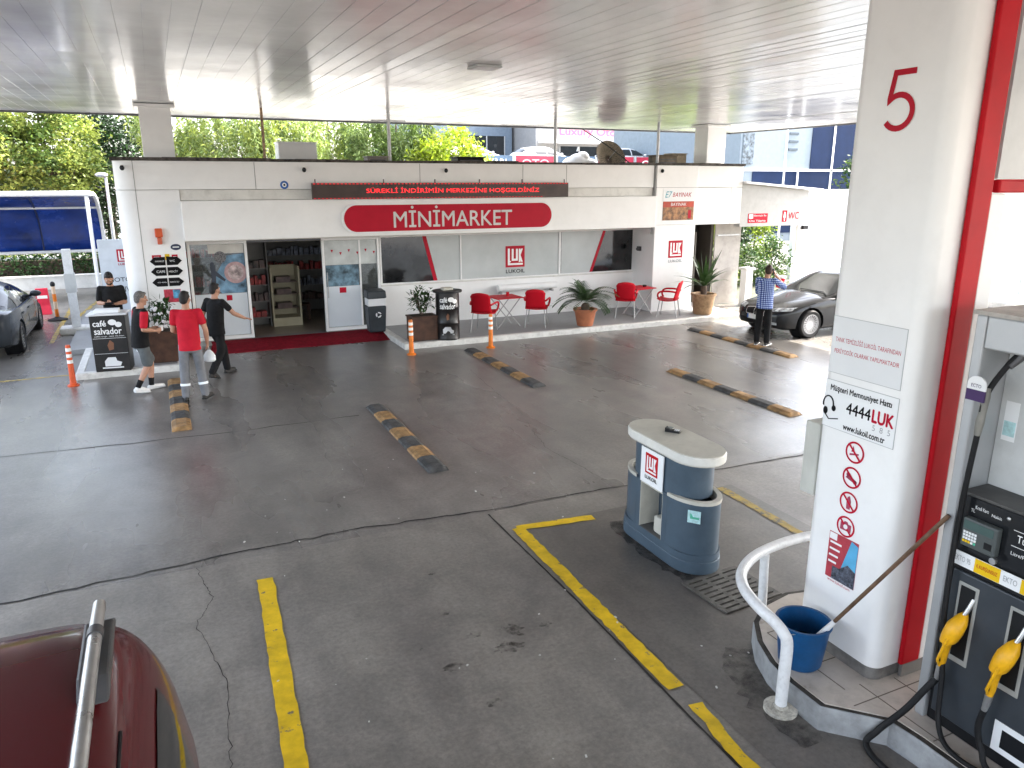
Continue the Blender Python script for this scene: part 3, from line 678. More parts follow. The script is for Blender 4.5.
# black arrow plates on the left panel
al = thing('arrow_direction_sign', 'three rows of black pointed direction plates with white lettering on the left panel', 'sign', (0.1, PY, 1.7))
rows = ((2.0, 'MARKET', 'WC'), (1.79, 'CAFE', 'MESCİT'), (1.57, 'OTO YIKAMA', 'HAVA SU'))
for z, a, b in rows:
    for sgn, tx in ((-1, a), (1, b)):
        x0 = .115+sgn*.012; pts = [(x0, z-.085), (x0+sgn*.2, z-.085), (x0+sgn*.29, z), (x0+sgn*.2, z+.085), (x0, z+.085)]
        if sgn < 0: pts = pts[::-1]
        p = MB().prism(pts, (0, PY-.012, 0), X_, Z_, .01).build('arrow_plate', txt_black, al, world=True)
        lettering(tx, (x0+sgn*.105, PY-.0135, z), X_, Z_, txt_white, p, w=min(.17, .03*len(tx)+.04), align='c')
for nm, xx, zz, ww, hh, mt, lab in (('warning_sticker', -.05, 2.08, .17, .09, red_sign, 'small red rectangular notice left of the yellow warning sticker'), ('warning_sticker', .15, 2.08, .09, .12, sticker_yellow, 'small yellow warning sticker between two red notices'), ('warning_sticker', .29, 2.08, .11, .09, red_sign, 'small red square notice right of the yellow warning sticker')):
    t = MB().prism(rect(-ww/2, -hh/2, ww/2, hh/2), (xx, PY-.006, zz), X_, Z_, .004).build(nm, mt); tag(t, lab, 'sticker', 'small notices above the arrow plates')
    MB().prism(rect(-ww*.3, -hh*.12, ww*.3, hh*.12), (xx, PY-.0075, zz), X_, Z_, .001).build('print', txt_white if mt is red_sign else txt_black, t)
t = MB().prism([(a*1.6, b) for a, b in circ(0, 0, .062)], (.33, PY-.008, 2.275), X_, Z_, .006).build('oval_badge', M('badge_dark', (.03, .04, .08), .4)); tag(t, 'small dark oval badge on the panel left of the door', 'badge')
MB().prism(rect(-.06, -.012, .06, .012), (.33, PY-.0095, 2.275), X_, Z_, .001).build('print', sticker_white, t)
t = thing('alarm_siren', 'orange red alarm siren mounted above the arrow plates', 'alarm', (.04, PY, 2.5))
MB().b2(-.07, .07, -.09, 0, -.02, .16).build('siren_box', orange_red, t, bevel=.02); MB().b2(-.04, .05, -.08, 0, -.16, -.022).build('flasher', M('flasher', (.5, .1, .05), .3), t, bevel=.015)
t = MB().prism(rect(-.15, -.14, .17, .13), (.16, PY-.006, 1.29), X_, Z_, .004).build('campaign_poster', M('poster_red', (.5, .05, .08), .4, var=.3, vs=12)); tag(t, 'small red and blue poster below the arrow plates', 'poster')
MB().prism(rect(.02, -.06, .16, .12), (.16, PY-.008, 1.29), X_, Z_, .0015).build('picture', M('poster_blue', (.12, .38, .6), .4, var=.5, vs=9), t)
t = thing('evil_eye_charm', 'round blue evil eye charm on the upper wall', 'charm', (2.58, PY, 3.5))
R90 = Matrix.Rotation(PI/2, 3, 'X')
for rad, mt, d in ((.085, txt_blue, .0), (.045, txt_white, .004), (.022, txt_black, .008)):
    MB().prism(circ(0, 0, rad), (0, -.012-d, 0), X_, Z_, .01).build('disc', mt, t)
# cameras along the parapet
for (xx, zz, lab) in ((-.47, 3.86, 'small dark camera under the left roof corner'), (3.0, 3.84, 'small black dome camera left above the LED display'), (6.2, 3.84, 'small black dome camera above the middle of LED display'), (12.2, 3.86, 'small black camera atop the shop pillar')):
    t = thing('security_camera', lab, 'camera', (xx, PY, zz), group='security cameras along the roof edge')
    MB().b2(-.03, .03, -.09, 0, -.01, .03).build('bracket', white_dirty, t); MB().ell((0, -.10, -.03), (.045, .045, .05)).build('dome', black_gloss, t, smooth=True)

# roller/cylinder along the low wall and waste bin by the door
t = thing('rolled_awning', 'white rolled canvas tube along the low wall behind the red chairs', 'roll', (8.7, 17.95, .9))
MB().cyl((-.85, 0, 0), (.85, 0, 0), .09, seg=24).build('canvas_roll', white_panel, t, smooth=True)
for xx in (-.75, .75): MB().b2(xx-.02, xx+.02, -.02, .14, -.16, -.1).build('bracket', steel_dull, t)
wb = thing('waste_bin', 'dark grey waste bin with white recycling mark beside the shop door', 'bin', (4.52, 17.55, .12))
MB().loft([[(-.19, -.15, .0), (.19, -.15, 0), (.19, .17, 0), (-.19, .17, 0)], [(-.22, -.18, .62), (.22, -.18, .62), (.22, .2, .62), (-.22, .2, .62)]]).build('body', M('bin_grey', (.035, .042, .05), .45, var=.15), wb, bevel=.03)
MB().b2(-.21, .21, -.16, .18, .625, .80).build('mouth', sticker_grey, wb, bevel=.01)
MB().loft([[(-.23, -.19, .80), (.23, -.19, .8), (.23, .2, .8), (-.23, .2, .8)], [(-.22, -.17, .98), (.22, -.17, .98), (.22, .2, 1.0), (-.22, .2, 1.0)]]).build('lid', M('bin_lid', (.03, .036, .043), .4), wb, bevel=.03)
m = MB()
for k in range(3):
    a = 2*PI*k/3+.3; b = a+1.5; m.prism([(.07*math.cos(a), .07*math.sin(a)), (.07*math.cos((a+b)/2), .07*math.sin((a+b)/2)), (.07*math.cos(b), .07*math.sin(b)), (.04*math.cos(b), .04*math.sin(b)), (.04*math.cos((a+b)/2), .04*math.sin((a+b)/2)), (.04*math.cos(a), .04*math.sin(a))], (0.02, -.190, .42), X_, Z_, .02)
m.build('recycling_mark', txt_white, wb, weld=False)

# ------------------------------------------------------------------ WC wing to the right
wg = thing('toilet_wing', 'low white annex with sloping roof, red WC letters and open passage beneath', 'annex', (16.3, 17.25, 0))
def wp(n, mb, mt, par=wg, **k): return mb.build(n, mt, par, world=True, **k)
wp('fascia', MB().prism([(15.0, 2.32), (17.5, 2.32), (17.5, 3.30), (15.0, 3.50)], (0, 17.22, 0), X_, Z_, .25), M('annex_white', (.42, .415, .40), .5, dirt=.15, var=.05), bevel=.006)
wp('roof', MB().prism([(14.99, 3.51), (17.9, 3.29), (17.9, 3.35), (14.99, 3.57)], (0, 17.05, 0), X_, Z_, 3.0), white_clean, bevel=.006)
wp('jamb', MB().b2(17.22, 17.50, 17.23, 17.33, 0, 2.31), white_panel, bevel=.006)
wp('rear_beam', MB().b2(15.0, 17.5, 19.7, 19.95, 2.32, 3.25), white_dirty)
wp('camera_box', MB().b2(17.32, 17.5, 17.12, 17.215, 2.2, 2.3), black_plastic)
wp('notice', MB().prism(rect(15.28, 2.42, 16.0, 2.68), (0, 17.213, 0), X_, Z_, .004), red_sign)
wp('notice_icon', MB().prism(rect(15.31, 2.545, 15.46, 2.66), (0, 17.211, 0), X_, Z_, .001), txt_white)
lettering('Basınçlı Su', (15.5, 17.211, 2.59), X_, Z_, txt_white, wg, w=.44, h=.055)
lettering('Oto Yıkama', (15.33, 17.211, 2.45), X_, Z_, txt_white, wg, w=.6, h=.06)
wp('toilet_icon', MB().prism(rect(16.55, 2.43, 16.72, 2.75), (0, 17.213, 0), X_, Z_, .004), red_sign)
m = MB(); m.prism(circ(16.635, 2.69, .025, 14), (0, 17.211, 0), X_, Z_, .001); m.prism([(16.60, 2.66), (16.67, 2.66), (16.68, 2.55), (16.655, 2.55), (16.65, 2.45), (16.62, 2.45), (16.615, 2.55), (16.59, 2.55)], (0, 17.2105, 0), X_, Z_, .001)
wp('pictogram', m, txt_white)
lettering('WC', (16.78, 17.211, 2.5), X_, Z_, txt_red, wg, w=.40, h=.20)
t = MB().b2(15.55, 15.80, 17.4, 17.65, 0, 1.05); o = t.build('white_post', white_panel, bevel=.01); tag(o, 'short square white post standing in the passage behind the black car', 'post')
MB().b2(15.50, 15.85, 17.35, 17.7, 1.052, 1.12).build('cap', white_dirty, o, bevel=.008)
fb = thing('fire_bucket', 'red bucket with white rim on a pole near the black car', 'bucket', (15.9, 16.4, 0))
MB().lathe([(0, .66), (.10, .66), (.14, .95), (.13, .95), (.095, .69), (0, .69)], (0, 0, 0)).build('pail', red_plastic, fb, smooth=True)
MB().lathe([(.142, .93), (.152, .93), (.152, .99), (.132, .99), (.132, .96)], (0, 0, 0)).build('rim', white_clean, fb, smooth=True)
MB().cyl((0, 0, 0), (0, 0, .66), .03).build('pole', steel_dull, fb, smooth=True)
# ------------------------------------------------------------------ pump island
half = [(3.7, 3.10), (3.70, 3.38), (3.74, 3.62), (3.84, 3.86), (4.0, 4.08), (4.25, 4.25), (4.55, 4.31)]
lft = [(4.02, -3.0), (4.02, 2.60), (4.0, 2.80)]+half
isl = lft+[(9.1-x, y) for x, y in lft[::-1][1:]]
def offs(poly, d):
    c = Vector((4.55, 2.0)); out = []
    for (x, y) in poly:
        v = Vector((x, y)); n = Vector((-1 if x < 4.5 else (1 if x > 4.6 else 0), 0))
        if y > 3.3: n = (v-Vector((4.55, 3.3))).normalized()
        if y < -2: n = n+Vector((0, -1))
        out.append((x-n.x*d, y-n.y*d))
    return out
inner = offs(isl, 0.045)
struct('island_kerb', extr(isl, -0.02, 0.19), kerb_mat, bevel=0.012)
tag(MB().build('x', tile) if False else extr(inner, 0.191, 0.200).build('island_paving', tile), kind='structure')
bm_ = M('band_dark', (0.05, 0.045, 0.04), 0.7, var=0.4, vs=10)
m = MB()
for i in range(len(isl)-1):
    if isl[i][1] > -3.1: m.add([(*isl[i], .1905), (*isl[i+1], .1905), (*inner[i+1], .1905), (*inner[i], .1905)], [(0, 1, 2, 3)])
struct('island_edging', MB().add([(a, b, .1935) for a, b in offs(isl, .004)]+[(a, b, .1935) for a, b in offs(isl, .05)], [(i, i+1, i+1+len(isl), i+len(isl)) for i in range(len(isl)-1)]), bm_)
m = MB()
for y in (3.0, 2.55, 3.45, 3.9): m.b2({3.0: 3.9, 3.45: 3.82, 3.9: 3.98}.get(y, 4.08), 5.2, y-.004, y+.004, .1995, .2012)
for (x, y0, y1) in ((4.12, 2.4, 3.15), (3.98, 3.15, 3.9), (4.4, 2.7, 3.1)): m.b2(x-.004, x+.004, y0, y1, .1995, .2012)
struct('paving_joint', m, M('grout', (.14, .12, .10), .8))
struct('island_stain', wobble_strip([(3.60, 3.0), (3.60, 3.45), (3.68, 3.75), (3.85, 4.05)], .30, .009, .04, .06), grime_mat('stain_dark', (.045, .042, .04), 8, .40, .66))

# ------------------------------------------------------------------ pillar number 5
pl = thing('canopy_pillar', 'tall white clad canopy pillar with red number five and stacked notices', 'pillar', (4.46, 3.48, .2))
PXF = 4.2
base = [(a+4.2, b+3.12) for a, b in rrect(.52, .72, .09, 8)]
def exw(poly, z0, z1, nm, mt, par, **k): return extr(poly, z0, z1).build(nm, mt, par, world=True, **k)
exw(base, .30, CZ-.004, 'cladding', white_panel, pl, smooth=True)
exw([(a+4.212, b+3.132) for a, b in rrect(.496, .696, .08, 8)], .2, .2995, 'plinth', M('plinth_grey', (.20, .19, .18), .5, var=.3, vs=9, dirt=.3), pl, smooth=True)
MB().b2(4.24, 4.44, 3.845, 3.98, 1.32, 1.88).build('junction_box', M('box_beige', (.50, .50, .46), .5), pl, world=True, bevel=.01)
F = lambda y, z, d=0.0: Vector((PXF-.003-d, y, z))
NY = Vector((0, -1, 0))
def onp(pts, d, mt, nm, par, dep=.002): return MB().prism(pts, (PXF-d, 0, 0), NY, Z_, dep).build(nm, mt, par, world=True)
def rc(y0, z0, y1, z1): return [(-y0, z0), (-y1, z0), (-y1, z1), (-y0, z1)]
five = [(.085, .165), (-.058, .165), (-.082, .015)]+[(.0-.012+.099*math.cos(a), -.062+.098*math.sin(a)) for a in np.linspace(2.35, -2.5, 22)]
fm = MB(); fw_ = .0175; pts_ = [Vector((a, b, 0)) for a, b in five]; Ls = []
for i, p in enumerate(pts_):
    t0 = (pts_[i]-pts_[i-1]).normalized() if i > 0 else (pts_[1]-pts_[0]).normalized(); t1 = (pts_[i+1]-pts_[i]).normalized() if i < len(pts_)-1 else t0
    n0 = Vector((-t0.y, t0.x, 0)); n1 = Vector((-t1.y, t1.x, 0)); nn = (n0+n1).normalized(); k_ = min(2.0, 1/max(.4, nn.dot(n0))); Ls.append((p+nn*fw_*k_, p-nn*fw_*k_))
vs5 = []
for a, b in Ls: vs5 += [Vector((PXF-.004-.00004*len(vs5), 3.468-q_.x-.06*q_.y*0, 4.065+q_.y)) for q_ in (a, b)]
fm.add(vs5, [(2*i, 2*i+1, 2*i+3, 2*i+2) for i in range(len(Ls)-1)]); fm.build('numeral', red_sign, pl, world=True)
thin = M('panel_line', (.42, .43, .44), .6)
def outlined(y0, z0, y1, z1, mt, nm, par):
    onp(rc(y0, z0, y1, z1), .0022, thin, nm+'_edge', par, .002); return onp(rc(y0-.004, z0+.004, y1+.004, z1-.004), .0035, mt, nm, par, .002)
q = outlined(3.79, 2.30, 3.205, 2.70, sticker_grey, 'notice', pl)
lettering('TANK TEMİZLİĞİ LUKOİL TARAFINDAN', F(3.495, 2.545, .001), NY, Z_, txt_red, q, w=.52, h=.042, align='c')
lettering('PERİYODİK OLARAK YAPILMAKTADIR', F(3.495, 2.465, .001), NY, Z_, txt_red, q, w=.52, h=.040, align='c')
q = outlined(3.795, 1.905, 3.20, 2.25, sticker_white, 'hotline_notice', pl)
lettering('Müşteri Memnuniyet Hattı', F(3.50, 2.19, .001), NY, Z_, txt_black, q, w=.50, h=.052, align='c', bold=.0015)
lettering('4444', F(3.60, 2.045, .001), NY, Z_, txt_black, q, w=.20, h=.078, bold=.002)
lettering('LUK', F(3.385, 2.042, .001), NY, Z_, txt_red, q, w=.165, h=.085, bold=.004)
lettering('5  8  5', F(3.375, 1.985, .001), NY, Z_, txt_grey, q, w=.14, h=.040)
lettering('www.lukoil.com.tr', F(3.61, 1.925, .001), NY, Z_, txt_black, q, w=.34, h=.042, bold=.0015)
hs = MB()
hs.tube([(PXF-.006, 3.755+.045*math.cos(a), 2.07+.06*math.sin(a)) for a in np.linspace(-.3, 3.3, 12)], .005, 6)
hs.ell((PXF-.006, 3.705, 2.05), (.006, .018, .022)); hs.ell((PXF-.006, 3.775, 2.02), (.006, .02, .028)); hs.tube([(PXF-.006, 3.78, 2.0), (PXF-.006, 3.74, 1.965), (PXF-.006, 3.66, 1.985)], .004, 6)
hs.build('headset_mark', txt_black, q, world=True)
def ban(z, kind):
    y = 3.488; s = MB()
    n = 28; R0, R1 = .078, .064
    ring = [F(y-R0*math.cos(2*PI*k/n), z+R0*math.sin(2*PI*k/n)) for k in range(n)]+[F(y-R1*math.cos(2*PI*k/n), z+R1*math.sin(2*PI*k/n)) for k in range(n)]
    s.add(ring, [(k, (k+1) % n, (k+1) % n+n, k+n) for k in range(n)])
    d = .005; s.prism([(-y-.052-d, z+.045), (-y-.042-d, z+.055), (-y+.052, z-.042), (-y+.042, z-.052)], (PXF-.0045, 0, 0), NY, Z_, .001)
    o = s.build('prohibition_mark', txt_red, pl, world=True, weld=False)
    g = MB(); P = lambda pts: g.prism([(-y+a, z+b) for a, b in pts], (PXF-.0035, 0, 0), NY, Z_, .001)
    if kind == 0: P([(-.04, -.03), (.035, -.01), (.035, .0), (-.04, -.015)]); P([(-.03, .0), (-.015, .045), (.0, .0)])
    if kind == 1: P([(-.05, -.01), (-.02, .03), (.01, .0), (.05, -.02), (.03, -.035), (-.02, -.02)]); P(circ(-.03, .015, .016, 12)); P(circ(.03, -.025, .016, 12))
    if kind == 2: P([(-.015, -.05), (.015, -.05), (.02, .01), (.005, .05), (-.01, .04), (-.018, .01)])
    if kind == 3: P([(-.045, -.03), (.045, -.03), (.045, .025), (.02, .025), (.012, .04), (-.012, .04), (-.02, .025), (-.045, .025)])
    g.build('pictogram', M('picto', (.35, .05, .10), .5), pl, world=True, weld=False)
    if kind == 3: MB().prism(circ(-y, z, .018, 14), (PXF-.0048, 0, 0), NY, Z_, .001).build('lens_mark', sticker_white, pl, world=True)
for k, z in enumerate((1.79, 1.605, 1.42, 1.235)): ban(z, k)
q = onp([(-3.615, .80), (-3.36, .80), (-3.36, 1.155), (-3.615, 1.155)], .003, M('leaflet_red', (.42, .05, .07), .4, var=.15, vs=15), 'leaflet', pl)
onp([(-3.50, .86), (-3.361, .805), (-3.361, 1.13), (-3.42, 1.15)], .0042, sky_blue, 'leaflet_sky', q, .001)
onp([(-3.56, .802), (-3.361, .802), (-3.361, .93), (-3.43, .96), (-3.50, .90), (-3.56, .90)], .0050, M('leaflet_city', (.08, .09, .12), .4, var=.9, vs=40), 'leaflet_city', q, .001)
for k in range(4): onp(rc(3.60, 1.07-.05*k, 3.50+.01*k, 1.085-.05*k), .0046, txt_white, 'leaflet_line', q, .001)
onp(rc(3.61, 1.10, 3.545, 1.15), .0046, txt_white, 'leaflet_logo', q, .001)
lettering('www.lukoil.com', F(3.59, .775, .001), NY, Z_, txt_red, pl, w=.2, h=.02)

# portal over the pumps: red frame with white sign box
pf = thing('pump_portal', 'red portal frame beside the white pillar holding a white sign box', 'portal frame', (4.55, 3.05, .2))
MB().b2(4.425, 4.607, 3.078, 3.115, .30, 4.95).build('red_post', red_paint, pf, world=True, bevel=.014, bseg=3)
MB().b2(4.61, 4.744, 3.084, 3.115, .30, 3.52).build('white_post', white_panel, pf, world=True, bevel=.006)
MB().b2(4.45, 4.74, 3.085, 3.112, .2, .298).build('post_foot', M('foot_grey', (.2, .19, .18), .5, dirt=.3), pf, world=True)
MB().b2(4.638, 7.2, 3.065, 3.115, 3.525, 3.605).build('red_beam', red_paint, pf, world=True, bevel=.012)
MB().b2(4.638, 7.2, 3.085, 3.112, 3.607, 4.90).build('sign_box', M('signbox', (.50, .51, .52), .3), pf, world=True)
MB().b2(4.638, 7.2, 2.99, 3.115, 4.905, 4.99).build('red_beam', red_paint, pf, world=True, bevel=.012)
MB().b2(7.205, 7.4, 2.99, 3.115, .2, 4.99).build('red_post', red_paint, pf, world=True, bevel=.02)

# ------------------------------------------------------------------ dispenser
dp = thing('fuel_dispenser', 'dark grey fuel dispenser with silver side frame and yellow nozzles on the island', 'fuel pump', (4.55, 2.1, .2))
DX = 4.25
def D(nm, mb, mt, par=dp, **k): return mb.build(nm, mt, par, world=True, **k)
frm = D('side_frame', MB().b2(DX-.03, DX+.62, 2.735, 2.80, .2, 2.86), alu, bevel=.01)
D('cabinet', MB().b2(DX, DX+.60, 1.0, 2.73, .202, 1.78), black_plastic, bevel=.008)
D('counter', MB().b2(DX-.012, DX+.6, 1.0, 2.732, 1.783, 1.80), M('counter_dark', (.07, .068, .066), .45, var=.35, vs=5, dirt=.15), bevel=.004)
D('front_panel', MB().b2(DX-.02, DX, 1.02, 2.70, .29, 1.30), pump_grey, bevel=.008)
D('upper_back', MB().b2(DX+.22, DX+.30, 1.0, 2.732, 1.802, 2.66), M('upper_grey', (.55, .56, .56), .4, var=.08, dirt=.12))
hood = D('hood', MB().b2(DX-.03, DX+.62, .9, 2.734, 2.67, 2.86), alu, bevel=.01)
D('hood_top', MB().b2(DX-.05, DX+.64, .9, 2.81, 2.862, 2.885), M('hood_beige', (.42, .39, .36), .6, var=.2, dirt=.4), hood)
fx = lambda y0, z0, y1, z1, d, mt, nm, par=dp, dep=.004, **k: D(nm, MB().prism([(-y0, z0), (-y1, z0), (-y1, z1), (-y0, z1)], (DX-d, 0, 0), NY, Z_, dep), mt, par, **k)
# label strip
s0 = fx(2.71, 1.335, 1.1, 1.425, .024, sticker_white, 'label_strip')
fx(2.575, 1.337, 2.42, 1.423, .026, sticker_yellow, 'yellow_label', s0, .002); fx(2.30, 1.337, 2.1, 1.423, .026, sticker_yellow, 'yellow_label', s0, .002)
lettering('EKTO 95', (DX-.0262, 2.70, 1.365), NY, Z_, txt_grey, s0, w=.10, h=.035); lettering('K.KURŞUNSUZ', (DX-.0285, 2.56, 1.365), NY, Z_, txt_red, s0, w=.125, h=.032); lettering('EKTO', (DX-.0262, 2.40, 1.365), NY, Z_, txt_grey, s0, w=.08, h=.035)
# display area
disp = fx(2.70, 1.44, 1.1, 1.775, .008, black_gloss, 'display_panel')
term = D('card_terminal', MB().b2(DX-.06, DX-.009, 2.455, 2.665, 1.485, 1.665), M('terminal', (.075, .085, .085), .4, var=.1), bevel=.01)
fx(2.655, 1.60, 2.475, 1.65, .062, M('lcd', (.06, .10, .095), .25), 'lcd', term, .002)
for r_ in range(4):
    for c_ in range(5): fx(2.65-.017*c_, 1.585-.019*r_-.014, 2.65-.017*c_-.013, 1.585-.019*r_, .0635, sticker_yellow if r_ == 3 and c_ < 3 else (sticker_green if r_ == 3 and c_ == 4 else sticker_white), 'key', term, .003)
fx(2.52, 1.52, 2.475, 1.56, .062, black_plastic, 'card_slot', term, .002)
D('lock', MB().cyl((DX-.075, 2.45, 1.475), (DX-.055, 2.45, 1.475), .02), steel, term, smooth=True)
lettering('Tutar', (DX-.0085, 2.375, 1.615), NY, Z_, txt_white, disp, w=.11, h=.045); lettering('Litre/Fiyat', (DX-.0085, 2.395, 1.525), NY, Z_, txt_white, disp, w=.12, h=.028)
lettering('Kredi Kartı', (DX-.0085, 2.635, 1.715), NY, Z_, txt_white, disp, w=.08, h=.022); lettering('Nakit', (DX-.0085, 2.535, 1.705), NY, Z_, txt_white, disp, w=.06, h=.018); lettering('TL', (DX-.0085, 2.66, 1.69), NY, Z_, txt_white, disp, w=.025, h=.02)
for z in (1.585, 1.68): fx(2.40, z, 1.9, z+.003, .0095, txt_white, 'rule', disp, .001)
D('screw', MB().ell((DX-.012, 2.435, 1.735), (.008, .012, .012)), steel, disp, smooth=True)
fx(2.30, .30, 1.9, .5, .024, sticker_white, 'plate', dp, .004); fx(2.25, .34, 1.95, .46, .026, black_gloss, 'gauge', dp, .002)
# the two nozzles in their holsters
def nozzle(y, dy, dz, hoses):
    h = D('holster', MB().prism([(-(y+.065), .70), (-(y-.065), .70), (-(y-.065), 1.24), (-(y+.065), 1.24)], (DX-.024, 0, 0), NY, Z_, .02), M('holster_frame', (.32, .32, .30), .45), dp, bevel=.006)
    D('recess', MB().prism([(-(y+.045), .74), (-(y-.045), .74), (-(y-.045), 1.22), (-(y+.045), 1.22)], (DX-.0265, 0, 0), NY, Z_, .002), black_plastic, h)
    n0 = D('nozzle', MB().loft([[ (DX-.08+.026*math.cos(a)*s+dx, yy+.024*math.sin(a)*s, zz+.35*.026*math.cos(a)*s) for a in np.linspace(0, 2*PI, 14, endpoint=False)] for dx, yy, zz, s in
        ((.0, y+.055, .66, .75), (.0, y+.052, .70, 1.0), (.005, y+.045, .78, .95), (-.0, y+.037, .84, 1.1), (-.012, y+.024, .875, 2.1), (-.008, y+.010, .93, 2.35), (.0, y-.002, .985, 2.3), (.015, y-.012, 1.035, 1.5), (.03, y-.018, 1.06, .8))]), yellow_nozzle, dp, smooth=True)
    D('spout', MB().tube([(DX-.05, y-.018, 1.05), (DX-.035, y-.03, 1.10), (DX-.01, y-.04, 1.17)], .014, 12), steel, n0, smooth=True)
    D('trigger', MB().tube([(DX-.10, y+.0, .93), (DX-.135, y+.02, .86), (DX-.13, y+.045, .76), (DX-.10, y+.055, .70)], .007, 8), black_plastic, n0, smooth=True)
    D('trigger_guard', MB().tube([(DX-.09, y-.01, .95), (DX-.15, y+.0, .90), (DX-.155, y+.035, .74), (DX-.09, y+.06, .67)], .009, 8), yellow_nozzle, n0, smooth=True)
    D('swivel', MB().tube([(DX-.08, y+.056, .665), (DX-.08, y+.062, .60), (DX-.08, y+.07, .55)], [.022, .02, .016], 12), steel_dull, n0, smooth=True)
nozzle(2.585, 0, 0, None); nozzle(2.27, 0, 0, None)
def bez(pts, n=40):
    P = [Vector(p) for p in pts]; out = []
    for i in range(len(P)-1):
        p0 = P[max(i-1, 0)]; p1 = P[i]; p2 = P[i+1]; p3 = P[min(i+2, len(P)-1)]
        for k in range(n//4):
            t = k/(n//4); out.append(.5*((2*p1)+(p2-p0)*t+(2*p0-5*p1+4*p2-p3)*t*t+(3*p1-p0-3*p2+p3)*t**3))
    out.append(P[-1]); return out
D('hose', MB().tube(bez([(DX-.08, 2.655, .56), (4.12, 2.69, .46), (4.04, 2.74, .31), (3.93, 2.83, .12), (3.86, 2.84, .024), (3.80, 2.6, .022), (3.85, 2.2, .022), (3.9, 1.8, .022)]), .021, 12), rubber, smooth=True)
D('hose', MB().tube(bez([(4.33, 2.585, 2.66), (4.28, 2.61, 2.6), (4.2, 2.655, 2.42), (4.2, 2.67, 2.2), (4.19, 2.685, 1.8), (4.185, 2.69, 1.35), (4.175, 2.67, .95), (4.16, 2.615, .6), (4.12, 2.56, .3), (4.06, 2.4, .226), (4.1, 2.1, .222), (4.14, 1.7, .222)]), .016, 12), rubber, smooth=True)
D('hose', MB().tube(bez([(DX-.08, 2.34, .55), (4.16, 2.35, .42), (4.15, 2.30, .3), (4.12, 2.2, .224), (4.12, 1.8, .224)]), .018, 12), rubber, smooth=True)
D('hose_coupling', MB().tube([(4.2, 2.655, 2.46), (4.2, 2.659, 2.40), (4.2, 2.662, 2.32), (4.2, 2.668, 2.25), (4.2, 2.672, 2.17)], [.019, .024, .02, .024, .018], 12), M('coupling', (.22, .215, .195), .5, metal=.4, var=.2), smooth=True)
D('hose_joint', MB().tube([(4.34, 2.58, 2.685), (4.33, 2.585, 2.64), (4.28, 2.61, 2.585)], [.03, .028, .022], 10).cyl((4.32, 2.53, 2.66), (4.32, 2.48, 2.66), .022), dark_metal, smooth=True)
tg = D('hose_tag', MB().prism([(a-.055, b-.07) for a, b in rrect(.11, .13, .05, 6)], (4.165, 2.70, 2.46), NY, Z_, .01), sticker_white)
D('tag_band', MB().prism([(-.055, -.085), (.055, -.085), (.055, -.02), (-.055, -.02)], (4.163, 2.70, 2.46), NY, Z_, .012), purple, tg)
lettering('ECTO', (4.162, 2.70, 2.465), NY, Z_, purple, tg, w=.06, h=.02, align='c')
q = D('instruction_sticker', MB().prism(rc(2.70, 2.10, 2.62, 2.34), (DX+.218, 0, 0), NY, Z_, .002), sticker_white)
D('sticker_print', MB().prism(rc(2.695, 2.13, 2.625, 2.22), (DX+.216, 0, 0), NY, Z_, .001), sticker_teal, q)

# guard rail, bucket, mop
gl = thing('guard_rail', 'white curved tubular guard rail around the end of the pump island', 'guard rail', (3.62, 3.36, 0))
hoop = [(3.62, 3.36, .0), (3.62, 3.36, .25), (3.62, 3.36, .52), (3.605, 3.385, .60), (3.575, 3.45, .665), (3.555, 3.55, .70), (3.58, 3.70, .715), (3.63, 3.83, .72), (3.74, 3.98, .72), (3.92, 4.11, .72), (4.15, 4.20, .72), (4.5, 4.25, .72), (4.85, 4.22, .72), (5.2, 4.08, .72), (5.42, 3.86, .72), (5.52, 3.62, .71), (5.49, 3.4, .6), (5.48, 3.36, .5), (5.48, 3.36, .0)]
MB().tube(bez(hoop, 24), .041, 16).build('hoop', white_tube, gl, world=True, smooth=True)
MB().cyl((4.16, 4.16, .2), (4.16, 4.185, .70), .036).build('support_leg', white_tube, gl, world=True, smooth=True)
rust_white = M('rust_white', (.6, .57, .5), .6, var=.4, vs=14, dirt=.8)
MB().lathe([(0, 0), (.115, .0), (.115, .028), (.05, .03), (.045, .05), (0, .05)], (3.62, 3.36, .005), 28).build('base_flange', rust_white, gl, world=True, smooth=True)
MB().lathe([(0, 0), (.115, .0), (.115, .028), (.05, .03), (0, .03)], (5.48, 3.36, .005), 28).build('base_flange', rust_white, gl, world=True, smooth=True)
bk = thing('bucket', 'blue plastic bucket standing on the island against the white pillar', 'bucket', (3.93, 3.52, .2))
MB().lathe([(0, 0.002), (.135, .002), (.15, .02), (.185, .325), (.196, .328), (.196, .345), (.176, .345), (.142, .03), (0, .03)], (0, 0, 0), 36).build('pail', bucket_blue, bk, smooth=True)
MB().lathe([(0, .16), (.155, .16)], (0, 0, 0), 30).build('water', M('bucket_water', (.01, .02, .03), .08), bk)
MB().tube([(.19*math.cos(a), .19*math.sin(a)*.9, .33-.10*math.sin((a-.6)*1.0)) for a in np.linspace(.6, .6+PI, 12)], .004, 6).build('wire_handle', steel_dull, bk, smooth=True)
mp = thing('mop_handle', 'long brown wooden mop handle leaning from the blue bucket against the pump frame', 'mop', (3.93, 3.52, .3))
a0 = Vector((3.93, 3.50, .30)); a1 = Vector((4.205, 2.765, 1.625))
MB().tube([a0.lerp(a1, .16), a1], .0135, 10).build('stick', wood_handle, mp, world=True, smooth=True)
MB().tube([a0, a0.lerp(a1, .25)], [.03, .017], 10).build('ferrule', sticker_white, mp, world=True, smooth=True)

